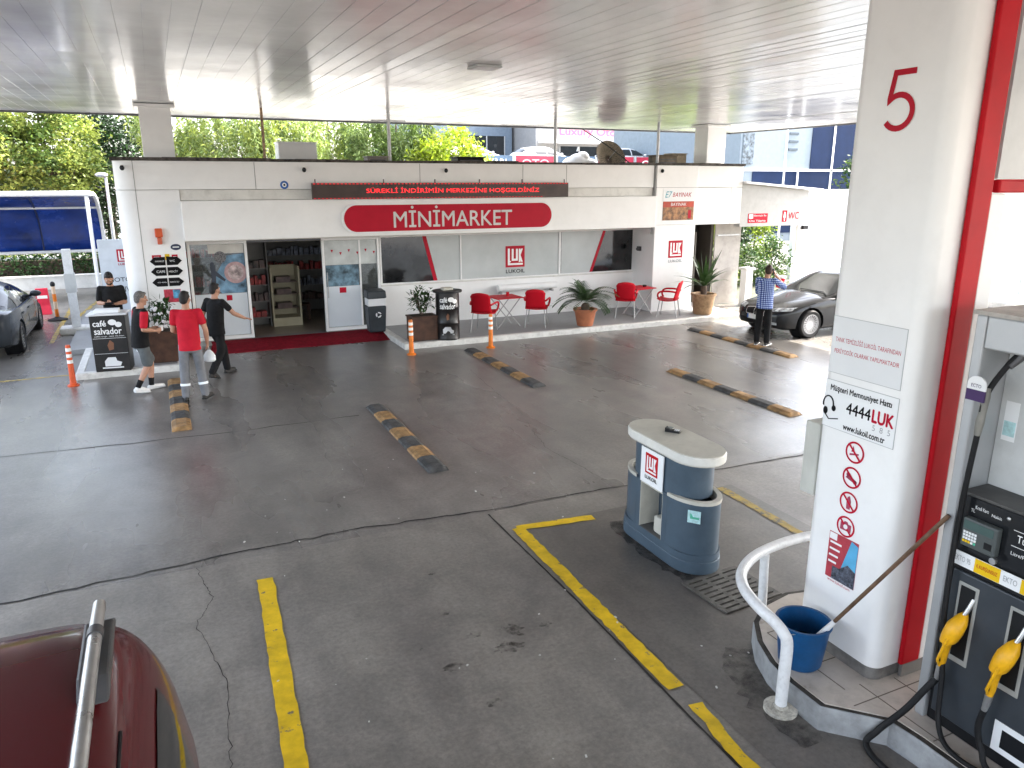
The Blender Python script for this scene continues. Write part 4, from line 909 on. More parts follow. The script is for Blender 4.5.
# ------------------------------------------------------------------ grey bin unit
ks = thing('forecourt_bin_unit', 'blue-grey oval service bin unit with cream top and red logo plate', 'bin unit', (4.39, 5.73, 0)); ks.scale = (.86, .985, 1.022)
def stad(hl, r, n=14, cx=0, cy=0):
    return [(cx+r*math.cos(a), cy+hl+r*math.sin(a)) for a in np.linspace(0, PI, n)]+[(cx+r*math.cos(a), cy-hl+r*math.sin(a)) for a in np.linspace(PI, 2*PI, n)]
K = lambda nm, mb, mt, par=ks, **k: mb.build(nm, mt, par, **k)
K('foot', extr(stad(.368, .292), .012, .13), blue_grey, smooth=True, bevel=.006)
K('body', extr(stad(.362, .288), .1305, .20), blue_grey, smooth=True)
# main hollow body: side walls with niche open to -X
nb = [(.288, -.26), (.288, .26), (-.288, .26), (-.288, .19), (-.02, .19), (-.02, -.19), (-.288, -.19), (-.288, -.26)]
K('body', extr(nb, .201, .68), blue_grey)
K('body', extr(stad(.225, .272), .7, 1.05), blue_grey, smooth=True)
K('body', extr([(.285, -.25), (.285, .25), (-.285, .25), (-.285, -.25)], .681, .7), blue_grey)
m = MB(); m.b2(-.019, -.012, -.189, .189, .203, .679); m.b2(-.285, -.02, .182, .189, .203, .679); m.b2(-.285, -.02, -.189, -.182, .203, .679); m.b2(-.285, -.02, -.18, .18, .67, .679)
K('niche_lining', m, cream)
K('niche_floor', MB().b2(-.285, -.02, -.18, .18, .2015, .208), M('niche_dark', (.10, .10, .10), .6, dirt=.3))
K('niche_jug', MB().b2(-.24, -.1, -.14, .0, .209, .38), cream_top, bevel=.02)
for sg_ in (1, -1):
    outer = [(.288*math.cos(a), sg_*(.262+.385*math.sin(a))) for a in np.linspace(0, PI, 18)]
    inn = [(.245*math.cos(a), sg_*(.275+.335*math.sin(a))) for a in np.linspace(0, PI, 18)]
    n = len(outer); q = MB()
    vs = [(x, y, z) for z in (.2005, .70) for x, y in outer]+[(x, y, z) for z in (.70, .40) for x, y in inn]
    fs = []
    for L_ in range(3):
        for k in range(n-1): fs.append((L_*n+k, L_*n+k+1, (L_+1)*n+k+1, (L_+1)*n+k))
    fs.append(tuple(range(3*n, 4*n))); fs.append((3*n, 4*n-1, 3*n-1, 2*n)); q.add(vs, fs)
    p = K('bin_pocket', q, blue_grey, smooth=True)
    rim = [(.293*math.cos(a), sg_*(.262+.392*math.sin(a))) for a in np.linspace(0, PI, 18)]; ri = [(.235*math.cos(a), sg_*(.275+.325*math.sin(a))) for a in np.linspace(0, PI, 18)]
    q = MB(); vs = [(x, y, .722) for x, y in rim]+[(x, y, .722) for x, y in ri]+[(x, y, .69) for x, y in rim]+[(x, y, .62) for x, y in ri]
    fs = [(k, k+1, n+k+1, n+k) for k in range(n-1)]+[(k, k+1, 2*n+k+1, 2*n+k) for k in range(n-1)]+[(n+k, n+k+1, 3*n+k+1, 3*n+k) for k in range(n-1)]
    K('rim', q.add(vs, fs), cream_top, p, smooth=True)
K('top_seat', extr(stad(.34, .285), 1.052, 1.06), cream_top)
K('top', extr(stad(.350, .295), 1.061, 1.143), M('top_white', (.66, .65, .61), .4, var=.08, dirt=.12), smooth=True, bevel=.012); K('top_sheet', extr(stad(.347, .287), 1.1435, 1.15), cream_top)
lp = K('logo_plate', MB().b2(-.300, -.288, -.185, .185, .69, 1.045), sticker_white)
luk_logo(lp, (4.39-.3035, 5.73+.105, .80), NY, Z_, .205, 'LUKOIL', txt_black, red_paint)
a = -2.25
px0, py0 = .293*math.cos(a), -.262+.392*math.sin(a)
nx, ny = math.cos(a)/.293, math.sin(a)/.392; L0 = math.hypot(nx, ny); nx, ny = nx/L0, ny/L0
q = K('green_sticker', MB().prism(rect(-.065, -.06, .065, .06), (px0+nx*.006, py0+ny*.006, .58), (-ny, nx, 0), (0, 0, 1), .003), sticker_teal)
K('print', MB().prism([(-.04, -.02), (.05, -.02), (.05, .0), (-.01, .0), (-.03, .03), (-.04, .03)], (px0+nx*.008, py0+ny*.008, .58), (-ny, nx, 0), (0, 0, 1), .002), sticker_green, q)
struct('oil_patch', wobble_strip([(4.2, 6.45), (4.12, 6.1), (4.1, 5.6), (4.15, 5.1), (4.5, 4.9)], .14, .0085, .03, .06), grime_mat('patch_dark', (.03, .03, .03), 7, .30, .58))
rm = thing('handset', 'small black card reader handset lying on the cream top', 'handset', (4.46, 5.86, 1.177), rz=.6)
MB().loft([[(-.03, -.075, 0), (.03, -.075, 0), (.03, -.075, .025), (-.03, -.075, .025)], [(-.03, .02, 0), (.03, .02, 0), (.03, .02, .025), (-.03, .02, .025)], [(-.036, .075, 0), (.036, .075, 0), (.036, .075, .045), (-.036, .075, .045)]]).build('case', black_plastic, rm, bevel=.006)
MB().b2(-.022, .022, .0, .05, .041, .044).build('screen', M('tiny_lcd', (.18, .2, .2), .2), rm)
m = MB()
for i in range(3):
    for j in range(3): m.b2(-.022+.016*i, -.011+.016*i, -.065+.018*j, -.053+.018*j, .024, .029)
m.build('keypad', sticker_grey, rm)

# ------------------------------------------------------------------ striped lane dividers, bollards
bump_y = M('bump_yellow', (.34, .20, .085), .7, var=.35, vs=9, dirt=.6, bump=.5, bs=40); bump_k = M('bump_black', (.07, .07, .07), .75, var=.4, vs=9, bump=.5, bs=40)
def speed_bump(x, y0, y1, lab, n=7, first=0):
    t = thing('lane_divider', lab, 'lane divider', (x, (y0+y1)/2, 0), group='yellow and black lane dividers on the floor')
    L = (y1-y0)/n; prof = [(-.14, 0), (-.13, .03), (-.07, .055), (.07, .055), (.13, .03), (.14, 0)]
    for k in range(n):
        a = y0-(y0+y1)/2+k*L; end = 0
        rings = [[(px, a+.003, pz) for px, pz in prof], [(px, a+L-.003, pz) for px, pz in prof]]
        if k == 0: rings = [[(px, a-.06, pz*.1) for px, pz in prof]]+rings
        if k == n-1: rings = rings+[[(px, a+L+.06, pz*.1) for px, pz in prof]]
        MB().loft(rings).build('yellow_block' if (k+first) % 2 == 0 else 'black_block', bump_y if (k+first) % 2 == 0 else bump_k, t, bevel=.006)
speed_bump(0.03, 11.85, 15.0, 'striped lane divider under the feet of the red shirted man')
speed_bump(2.95, 8.7, 11.8, 'striped lane divider lying alone in the middle, nearest the yellow lines', 7, 1)
speed_bump(5.97, 11.85, 15.15, 'striped lane divider pointing to the orange bollard before the red chairs', 7, 1)
speed_bump(8.87, 8.6, 11.75, 'long striped lane divider on open floor beyond the grey bin unit')
speed_bump(11.87, 11.7, 15.05, 'striped lane divider under the man in blue checked shirt', 8, 0)
def bollard(x, y, mt, lab):
    t = thing('flexible_bollard', lab, 'bollard', (x, y, 0), group='orange flexible bollards')
    MB().lathe([(0, 0), (.10, 0), (.10, .02), (.055, .045), (.05, .10), (.043, .73), (.035, .755), (0, .755)], (0, 0, 0), 20).build('post', mt, t, smooth=True)
    for z in (.42, .53, .64):
        r0 = .05-.007*(z-.1)/.63
        MB().lathe([(r0+.0, z), (r0+.003, z), (r0+.002, z+.06), (r0-.002, z+.06)], (0, 0, 0), 20).build('reflective_band', reflective, t, smooth=True)
bollard(4.67, 15.28, orange_plastic, 'orange bollard at the kerb corner by the brown planter right of the carpet')
bollard(6.48, 15.22, orange_plastic, 'orange bollard standing in front of the first red chair')
bollard(-1.66, 15.4, orange_red, 'reddish orange bollard left of the black coffee stand')

# ------------------------------------------------------------------ coffee stands
cb = M('coffee_black', (.016, .014, .014), .3, var=.4, vs=3, dirt=.05)
t = thing('coffee_barrel', 'black round coffee barrel with white lettering between planter and red chairs', 'barrel table', (5.78, 16.05, .12))
MB().lathe([(0, 0), (.27, 0), (.275, .02), (.265, .04), (.265, .36), (.275, .375), (.265, .39), (.265, .72), (.275, .735), (.265, .75), (.265, 1.06), (0, 1.06)], (0, 0, 0), 36).build('drum', cb, t, smooth=True)
MB().lathe([(0, 1.062), (.33, 1.062), (.33, 1.10), (0, 1.10)], (0, 0, 0), 36).build('top', black_plastic, t, smooth=True)
MB().b2(-.12, .12, -.08, .1, 1.102, 1.16).build('tray', cream, t, bevel=.01)
def curved(mbsrc, R, par, mt, nm='lettering', zc=0):
    me = MB(); me.v = [(R*math.sin(x/R+A0), -R*math.cos(x/R+A0), z) for x, y, z in mbsrc.v]; me.f = mbsrc.f
    return me.build(nm, mt, par, weld=False)
A0 = -.33
q = MB(); text(q, 'café', (-.18, 0, .86), X_, Z_, w=.17, h=.11, bold=.003); text(q, 'salvador', (-.18, 0, .71), X_, Z_, w=.36, h=.12, bold=.003); curved(q, .282, t, txt_white)
q = MB(); q.prism([(a*1.3, b) for a, b in circ(0.06, .92, .055)], (0, 0, 0), X_, Z_, .001); q.prism([(a*1.2, b) for a, b in circ(0.14, .88, .05)], (0, 0, 0), X_, Z_, .001); curved(q, .2815, t, txt_white, 'bean_mark')
q = MB(); q.prism([(-.11, .16), (.12, .16), (.14, .22), (.08, .25), (.06, .31), (-.06, .31), (-.12, .25)], (0, 0, 0), X_, Z_, .001); q.prism(rect(-.14, .12, .15, .14), (0, 0, 0), X_, Z_, .001); curved(q, .2815, t, sticker_grey, 'cup_mark')
q = MB(); q.prism([(-.02, .46), (.03, .48), (.035, .58), (.0, .62), (-.035, .55)], (0, 0, 0), X_, Z_, .001); curved(q, .2815, t, M('bean_brown', (.20, .09, .05), .5), 'bean_print')
t = thing('coffee_stand', 'black square coffee stand with white lettering before the man with phone', 'stand', (-.98, 15.98, .12), rz=-.12)
MB().b2(-.30, .30, -.22, .22, 0, 1.06).build('cabinet', cb, t, bevel=.01); MB().b2(-.34, .34, -.26, .26, 1.062, 1.09).build('top', sticker_grey, t, bevel=.005)
MB().b2(-.22, .2, -.14, .06, 1.092, 1.16).build('tray', sticker_white, t, bevel=.01)
fy = -.2215
lettering('café', (-.25, fy, .86), X_, Z_, txt_white, t, w=.22, h=.11, bold=.003, world=False); lettering('salvador', (-.24, fy, .71), X_, Z_, txt_white, t, w=.46, h=.12, bold=.003, world=False)
lettering('coffee to go . taste the bean', (-.25, fy, .655), X_, Z_, txt_white, t, w=.5, h=.03, world=False)
m = MB(); m.prism([(a*1.3, b) for a, b in circ(0.06, .93, .055)], (0, fy, 0), X_, Z_, .002); m.prism([(a*1.15, b) for a, b in circ(0.155, .885, .05)], (0, fy-.0008, 0), X_, Z_, .002); m.build('bean_mark', txt_white, t)
MB().prism([(-.03, .40), (.05, .42), (.06, .54), (.0, .60), (-.05, .50)], (0, fy, 0), X_, Z_, .002).build('bean_print', bpy.data.materials['bean_brown'], t)
m = MB(); m.prism([(-.13, .10), (.13, .10), (.16, .17), (.08, .20), (.06, .27), (-.07, .27), (-.13, .20)], (0, fy, 0), X_, Z_, .002); m.prism(rect(-.18, .06, .18, .085), (0, fy, 0), X_, Z_, .002); m.build('cup_mark', sticker_grey, t)
for z in (.34, .63): MB().prism(rect(-.28, z, .28, z+.006), (0, fy, 0), X_, Z_, .002).build('rule', sticker_grey, t)

# ------------------------------------------------------------------ planters, palms
def leafblade(m, p, d, L, w, droop=0.0, n=4, up=Vector((0, 0, 1))):
    d = d.normalized(); s = d.cross(up); s = s.normalized() if s.length > .01 else Vector((1, 0, 0)); vs = []; q = Vector(p)
    for i in range(n+1):
        t = i/n; ww = w*(1-abs(t-.35)/.65 if t > .35 else .35+.65*t/.35)*.5
        vs += [q+s*ww, q-s*ww]; q = q+d*(L/n); d = (d+Vector((0, 0, -droop/n))).normalized()
    m.add(vs, [(2*i, 2*i+1, 2*i+3, 2*i+2) for i in range(n)])
def shrub(par, c, R, n, mt, size=.11, seed=1, world=False, nm='foliage'):
    rr = random.Random(seed); m = MB()
    for i in range(n):
        while True:
            v = Vector((rr.uniform(-1, 1), rr.uniform(-1, 1), rr.uniform(-1, 1)))
            if v.length < 1: break
        v = v*(.6+.4*rr.random()); p = Vector(c)+Vector((v.x*R[0], v.y*R[1], v.z*R[2]))
        d = Vector((v.x+rr.gauss(0, .5), v.y+rr.gauss(0, .5), rr.gauss(.1, .5)))
        leafblade(m, p, d, size*rr.uniform(.7, 1.3), size*.5, droop=.6, n=2)
    return m.build(nm, mt, par, world=world, weld=False)
def box_planter(x, y, lab, h, seed, flowers=False):
    t = thing('box_planter', lab, 'planter', (x, y, .12)); w = .30
    m = MB(); m.b2(-w, w, -.2, .2, 0, h)
    b = m.build('box', brown_wood, t, bevel=.01); MB().b2(-w-.02, w+.02, -.22, .22, h+.001, h+.03).build('rim', brown_wood, t, bevel=.006)
    MB().b2(-w+.04, w-.04, -.16, .16, h+.031, h+.036).build('soil', soil, t)
    m = MB(); rr = random.Random(seed)
    for k in range(6): a = rr.uniform(0, 6.3); m.tube([(0, 0, h), (.12*math.cos(a), .10*math.sin(a), h+.25), (.2*math.cos(a), .15*math.sin(a), h+.5)], [.012, .009, .004], 6)
    m.build('stem', bark, t, smooth=True)
    shrub(t, (0, 0, h+.38), (.33, .25, .36), 260, leaf_dark, .13, seed)
    if flowers:
        m = MB()
        for k in range(24): m.ell((rr.uniform(-.25, .25), rr.uniform(-.28, -.1), h+rr.uniform(.15, .6)), (.035, .03, .035), nu=6, nv=4)
        m.build('flowers', M('petal', (.75, .72, .74), .6), t)['kind'] = 'stuff'
box_planter(5.22, 16.2, 'brown wooden planter with leafy green plant left of the coffee barrel', .52, 3)
box_planter(-.10, 16.35, 'brown planter with white flowering plant behind the man in black vest', .58, 5, True)
def pot(t, r0, r1, h, mt):
    MB().lathe([(0, 0), (r0, 0), (r0+.01, .02), (r1, h-.05), (r1+.03, h-.05), (r1+.03, h), (r1-.03, h), (r1-.05, h-.06), (0, h-.06)], (0, 0, 0), 32).build('pot', mt, t, smooth=True)
    MB().lathe([(0, h-.05), (r1-.04, h-.05)], (0, 0, 0), 20).build('soil', soil, t)
t = thing('potted_palm', 'bushy sago palm in a terracotta pot between the two red tables', 'potted plant', (9.42, 16.15, .12), group='potted palms along the shop')
pot(t, .19, .27, .42, terracotta)
MB().lathe([(.09, .36), (.11, .42), (.10, .5), (.06, .55), (0, .57)], (0, 0, 0), 16).build('trunk', bark, t, smooth=True)
m = MB(); rr = random.Random(9)
for k in range(36):
    a = 2*PI*k/36*2.6; el = rr.uniform(.45, 1.4); d = Vector((math.cos(a)*math.cos(el), math.sin(a)*math.cos(el), math.sin(el))); p = Vector((0, 0, .54)); L = rr.uniform(.65, .95)
    for i in range(14):
        s = d.cross(Z_).normalized(); f = i/13
        for sg_ in (1, -1):
            if i > 1: leafblade(m, p, d*.7+s*sg_+Vector((0, 0, .25)), .26*(1-.55*abs(f-.45)), .052, .5, 2)
        p = p+d*(L/14); d = (d+Vector((0, 0, -.13))).normalized()
m.build('fronds', leaf_palm, t, weld=False)
t = thing('potted_palm', 'tall upright spiky palm in a large tan pot by the side door', 'potted plant', (13.15, 16.3, .12), group='potted palms along the shop')
pot(t, .24, .31, .55, tan_pot)
MB().lathe([(.07, .48), (.09, .6), (.08, .75), (0, .8)], (0, 0, 0), 14).build('trunk', bark, t, smooth=True)
m = MB()
for k in range(34):
    a = 2*PI*k/34*3.3; el = .35+1.1*rr.random(); d = Vector((math.cos(a)*math.cos(el), math.sin(a)*math.cos(el), math.sin(el)))
    leafblade(m, (0, 0, .72), d, rr.uniform(.8, 1.15), .125, .9 if el < 1.0 else .25, 6)
m.build('fronds', leaf_palm, t, weld=False)

# ------------------------------------------------------------------ red cafe furniture
def make_chair():
    t = thing('plastic_armchair', 'x', 'chair', group='red plastic armchairs on the walkway')
    # seat
    seat = [[(-.20, .20, .43), (.20, .20, .43)], ]
    m = MB(); rows = []
    for i in range(7):
        y = .23-.44*i/6; z = .445-.03*math.sin(PI*i/6)+(.02 if i == 0 else 0)
        rows.append([(x, y, z-.015*math.cos(PI*x/.46)) for x in np.linspace(-.23, .23, 7)])
    def shell(rows, th):
        n = len(rows[0]); vs = [Vector(p) for r in rows for p in r]; k = len(vs)
        fs = [(i*n+j, i*n+j+1, (i+1)*n+j+1, (i+1)*n+j) for i in range(len(rows)-1) for j in range(n-1)]
        mm = MB().add(vs, fs); return mm
    s = shell(rows, 0).build('seat', red_plastic, t, smooth=True); s.modifiers.new('thick', 'SOLIDIFY').thickness = .02
    rows = []
    for i in range(8):
        f = i/7; z = .44+.44*f; y = -.205-.11*f; w = .235-.02*math.sin(PI*f)+(-.05 if i == 7 else 0)
        rows.append([(x, y-.05*(1-(x/w)**2)+.04, z-(.03*(x/w)**2 if i >= 6 else 0)) for x in np.linspace(-w, w, 9)])
    b = shell(rows, 0).build('backrest', red_plastic, t, smooth=True); b.modifiers.new('thick', 'SOLIDIFY').thickness = .02
    for sx in (-1, 1):
        MB().tube(bez([(sx*.225, -.24, .62), (sx*.265, -.10, .645), (sx*.275, .10, .64), (sx*.27, .19, .60), (sx*.255, .21, .52), (sx*.235, .17, .44)], 16), .022, 8).build('armrest', red_plastic, t, smooth=True)
        for yy, y2 in ((.17, .22), (-.18, -.25)): MB().cyl((sx*.19, yy, .42), (sx*.23, y2, 0), .012, seg=8).build('leg', steel_dull, t, smooth=True)
    return t
ch0 = make_chair()
for i, (x, y, rz, lab) in enumerate(((6.86, 16.5, -.7, 'leftmost red plastic armchair beside the coffee barrel'), (8.28, 16.55, -.6, 'red plastic armchair right of the first table, left of the sago palm'),
        (10.98, 16.75, -.6, 'red plastic armchair half behind the sago palm, left of second table'), (12.05, 16.35, .75, 'rightmost red plastic armchair in front of the white pillar'))):
    c = ch0 if i == 0 else copy_tree(ch0); c.location = (x, y, .12); c.rotation_euler = (0, 0, rz); c['label'] = lab; c.scale = (1.1, 1.1, 1.08)
def make_table():
    t = thing('folding_table', 'x', 'table', group='red folding tables on the walkway')
    MB().b2(-.36, .36, -.32, .32, .70, .725).build('tabletop', red_plastic, t, bevel=.01)
    for sy in (-1, 1):
        for a, b in ((-.3, .3), (.3, -.3)): MB().cyl((a, sy*.24, 0), (b, sy*.24-.02*(a > 0), .698), .013, seg=8).build('leg', steel_dull, t, smooth=True)
    MB().cyl((-.3, -.24, .02), (-.3, .24, .02), .01, seg=8).build('crossbar', steel_dull, t, smooth=True)
    return t
tb0 = make_table()
for i, (x, y, lab) in enumerate(((7.6, 16.95, 'red folding table between the two left red chairs'), (11.5, 16.95, 'red folding table between the chairs near the white pillar'))):
    c = tb0 if i == 0 else copy_tree(tb0); c.location = (x, y, .12); c.rotation_euler = (0, 0, .05+.1*i); c['label'] = lab
t = tag(MB().lathe([(0, 0), (.05, 0), (.06, .03), (.05, .05), (0, .05)], (11.7, 16.95, .847), 16).build('ashtray', black_plastic, smooth=True), 'small black ashtray on the right red table', 'ashtray')
t = tag(MB().lathe([(0, 0), (.035, 0), (.04, .09), (0, .09)], (7.7, 17.0, .847), 16).build('cup', red_plastic, smooth=True), 'small red cup on the left red table', 'cup')
# ------------------------------------------------------------------ vehicles
def seval(x, x0, x1): 
    t = min(1, max(0, (x-x0)/(x1-x0))); return t*t*(3-2*t)
def lerp_tab(tab, x):
    xs = [r[0] for r in tab]
    return [float(np.interp(x, xs, [r[k] for r in tab])) for k in range(1, len(tab[0]))]
def spline_tab(tab, x):
    xs = np.array([r[0] for r in tab]); i = int(np.clip(np.searchsorted(xs, x)-1, 0, len(tab)-2)); h = xs[i+1]-xs[i]; t = (x-xs[i])/h; out = []
    for k in range(1, len(tab[0])):
        y = [r[k] for r in tab]
        def sl(j):
            if j == 0: return (y[1]-y[0])/(xs[1]-xs[0])
            if j == len(y)-1: return (y[-1]-y[-2])/(xs[-1]-xs[-2])
            a = (y[j]-y[j-1])/(xs[j]-xs[j-1]); b = (y[j+1]-y[j])/(xs[j+1]-xs[j]); return 0 if a*b <= 0 else 2*a*b/(a+b)
        m0, m1 = sl(i), sl(i+1)
        out.append(y[i]*(2*t**3-3*t**2+1)+m0*h*(t**3-2*t**2+t)+y[i+1]*(-2*t**3+3*t**2)+m1*h*(t**3-t**2))
    return out
def eval_mesh(o):
    dg = bpy.context.evaluated_depsgraph_get(); dg.update()
    return bpy.data.meshes.new_from_object(o.evaluated_get(dg))
WHL = {}
def wheel_parts(parent, c, side, R, spokes, rimmat, thick=.21, fine=True):
    """parent: car; c: hub centre; side +1/-1 outward y"""
    w = bpy.data.objects.new('wheel', None)
    key = (R, spokes, thick)
    m = MB(); hw = thick/2
    prof = [(R*.66, -hw*.9), (R*.90, -hw), (R*.98, -hw*.75), (R, -hw*.4), (R, hw*.4), (R*.98, hw*.75), (R*.90, hw), (R*.66, hw*.9)]
    tyre = m.lathe(prof, c, 36, 'y').build('wheel', rubber, parent, smooth=True)
    m = MB(); o = hw*.55*side
    m.lathe([(0, o-.02*side), (R*.60, o-.06*side), (R*.66, o+.02*side), (R*.69, hw*.92*side), (R*.66, hw*.93*side), (R*.63, o+.03*side)], c, 36, 'y')
    m.build('wheel_dish', M_dark_rim, tyre, smooth=True)
    m = MB(); C = Vector(c)
    for k in range(spokes):
        a = 2*PI*k/spokes; d = Vector((math.cos(a), 0, math.sin(a))); s = Vector((-math.sin(a), 0, math.cos(a))); wd = .75*2*PI*R*.4/spokes*.55
        n = Vector((0, side, 0)); p0 = C+d*R*.10+n*abs(o); p1 = C+d*R*.65+n*(abs(o)+.02)
        vs = [p0-s*wd*.5, p0+s*wd*.5, p1+s*wd*.6, p1-s*wd*.6]; vs = [v+n*.012 for v in vs]+[v-n*.02 for v in vs]
        m.add(vs, [(0, 1, 2, 3), (7, 6, 5, 4), (0, 4, 5, 1), (1, 5, 6, 2), (2, 6, 7, 3), (3, 7, 4, 0)])
    m.lathe([(0, (abs(o)+.02)*side), (R*.13, (abs(o)+.018)*side), (R*.14, (abs(o)-.01)*side)], c, 20, 'y')
    m.lathe([(R*.62, (abs(o)+.015)*side), (R*.67, (abs(o)+.035)*side), (R*.685, (hw*.95)*side), (R*.655, (hw*.95)*side)], c, 36, 'y')
    m.build('rim', rimmat, tyre, smooth=True)
    return tyre
M_dark_rim = M('rim_dark', (.05, .05, .052), .4, metal=.6)
M_rim = M('rim_silver', (.42, .42, .43), .25, metal=.85, var=.05)
lamp_glass = M('lamp_glass', (.42, .44, .46), .08, var=.5, vs=14, spec=.7)
tail_red = M('tail_red', (.30, .01, .012), .12, var=.2)
plate_white = M('plate_white', (.72, .72, .70), .4)

def build_sedan(name, label, paint, loc, rz, hatch=False, details=True, group=None, spokes=14, L=4.86, halfw=.925, plate=True, rimmat=None):
    car = thing(name, label, 'car', loc, rz, group)
    # distance s from the nose; table: s, halfwidth, bottom, shoulder z, centre z
    s_ = L/4.86
    tab = [(0.0, .50, .34, .56, .60), (.05, .62, .28, .62, .66), (.14, .72, .23, .67, .71), (.30, .81, .20, .715, .765), (.6, .875, .19, .765, .83), (1.0, .91, .18, .83, .90), (1.5, .925, .18, .91, .98),
           (2.2, .93, .18, .935, .97), (3.2, .93, .18, .955, .98), (3.9, .925, .19, .985, 1.02), (4.35, .89, .22, .985, 1.045), (4.65, .83, .27, .96, 1.02), (4.80, .75, .33, .88, .95), (4.86, .64, .42, .78, .84)]
    tab = [(a*s_, b*halfw/.93, c, d, e) for a, b, c, d, e in tab]
    ss = [0, .02, .05, .09, .14, .22, .3, .42, .55, .7, .85, 1.0, 1.2, 1.4, 1.6, 1.9, 2.2, 2.6, 3.0, 3.4, 3.7, 4.0, 4.2, 4.35, 4.5, 4.62, 4.7, 4.77, 4.82, 4.86]
    rings = []
    for s in ss:
        s = s*s_; w_, zb, zs, zc = spline_tab(tab, s); x = L/2-s
        zm = zb+(zs-zb)*.52
        hp = [(0, zb), (.55*w_, zb), (.86*w_, zb+.005), (.955*w_, zb+.05), (.985*w_, zb+.14), (.995*w_, zm-.06), (1.0*w_, zm+.03), (.992*w_, zm+.12 if zm+.12 < zs-.10 else zs-.11), (.985*w_, zs-.085), (.955*w_, zs-.03), (.90*w_, zs-.002), (.78*w_, zs+(zc-zs)*.40), (.5*w_, zs+(zc-zs)*.80), (.25*w_, zc-.004), (0, zc)]
        ring = [Vector((x, y, z)) for y, z in hp]+[Vector((x, -y, z)) for y, z in hp[-2:0:-1]]
        rings.append(ring)
    m = MB().loft(rings); body = m.build('body', paint, car, smooth=False)
    wb0, wb1 = .88*s_, (.88+2.93)*s_
    R = .335; tr = halfw-.115
    hubs = [(L/2-a, sg*tr, R) for a in (wb0, wb1) for sg in (1, -1)]
    # wheel arches
    cut = MB()
    for hx, hy, hz in hubs:
        sg = 1 if hy > 0 else -1
        cut.cyl((hx, sg*(halfw+.2), hz), (hx, sg*(halfw-.33), hz), R+.055, seg=36)
    co = cut.build('cutter', paint); b = body.modifiers.new('arch', 'BOOLEAN'); b.operation = 'DIFFERENCE'; b.solver = 'EXACT'; b.object = co; co.parent = car
    me = eval_mesh(body); body.modifiers.clear(); old = body.data; body.data = me
    bpy.data.objects.remove(co)
    bm = bmesh.new(); bm.from_mesh(me); bvh = BVHTree.FromBMesh(bm); bm.free(); shade(body, 32)
    for mm in range(1): pass
    inner = MB()
    for hx, hy, hz in hubs:
        sg = 1 if hy > 0 else -1
        inner.lathe([(R+.05, sg*(-.02)), (R+.05, -sg*.28), (0, -sg*.28)], (hx, sg*(halfw-.06), hz), 30, 'y')
    inner.build('wheel_well', black_plastic, car)
    for hx, hy, hz in hubs: wheel_parts(car, (hx, hy, hz), 1 if hy > 0 else -1, R, spokes, rimmat or M_rim)
    # greenhouse
    if hatch: roof = [(1.35, .93), (1.55, 1.02), (1.9, 1.22), (2.3, 1.41), (2.7, 1.475), (3.2, 1.47), (3.8, 1.42), (4.3, 1.32), (4.6, 1.10), (4.7, .98)]
    else: roof = [(1.32, .93), (1.5, 1.0), (1.9, 1.20), (2.3, 1.385), (2.7, 1.455), (3.1, 1.45), (3.5, 1.375), (3.9, 1.22), (4.2, 1.09), (4.36, 1.0)]
    roof = [(a*s_, b) for a, b in roof]
    def S(s, th, off=0.0):
        zr = spline_tab(roof, s)[0]; zb = .90; h = max(zr-zb, .01); wb = .875*halfw/.93+.0
        if s > 3.6*s_: wb -= (s-3.6*s_)*.10
        if s < 1.7*s_: wb -= (1.7*s_-s)*.22
        c, sn = math.cos(th), math.sin(th); e = 2/3.4
        y = math.copysign(abs(c)**e, c); z = abs(sn)**e
        yy = y*(wb-.34*h*z); return Vector((L/2-s, yy, zb+h*z))
    def N_(s, th):
        d = .01; a = S(s+d, th)-S(s-d, th); b = S(s, th+d)-S(s, th-d); n = a.cross(b); n.normalize()
        c = S(s, th)-Vector((L/2-s, 0, .9))
        return n if n.dot(c) > 0 or n.z > .3 else -n
    s0, s1 = roof[0][0], roof[-1][0]
    svals = np.linspace(s0, s1, 34); ths = np.linspace(.02, PI-.02, 33)
    m = MB().loft([[S(s, t) for t in ths] for s in svals]); top = m.build('roof', paint, car, smooth=True)
    def patch_(sa, sb, tf, nm, mat, ns=12, nt=10, off=.006, par=car):
        rows = []
        for s in np.linspace(sa, sb, ns):
            t0, t1 = tf(s); rows.append([S(s, t)+N_(s, t)*off for t in np.linspace(t0, t1, nt)])
        n = nt; vs = [p for r in rows for p in r]
        o = MB().add(vs, [(i*n+j, i*n+j+1, (i+1)*n+j+1, (i+1)*n+j) for i in range(ns-1) for j in range(n-1)]).build(nm, mat, par, smooth=True)
        return o
    rf = 2.28*s_
    patch_(1.42*s_, rf, lambda s: (.42, PI-.42), 'windscreen', glass_dark, 14, 18)
    if hatch: patch_(4.28*s_, 4.6*s_, lambda s: (.5, PI-.5), 'rear_window', glass_dark, 8, 14)
    else: patch_(3.42*s_, 4.15*s_, lambda s: (.5, PI-.5), 'rear_window', glass_dark, 10, 14)
    def thz(zf): return math.asin(min(1, zf)**(3.4/2))
    def side(sg, sa, sb, nm):
        def tf(s):
            zr = spline_tab(roof, s)[0]; h = zr-.9
            lo = thz(min(.95, .055/h)) if h > .06 else .3; hi = thz(max(.06/h+.05, 1-.115/h)) if h > .15 else lo+.02
            hi = max(hi, lo+.01)
            return (lo, hi) if sg > 0 else (PI-lo, PI-hi)
        return patch_(sa, sb, tf, nm, glass_dark, 12, 7)
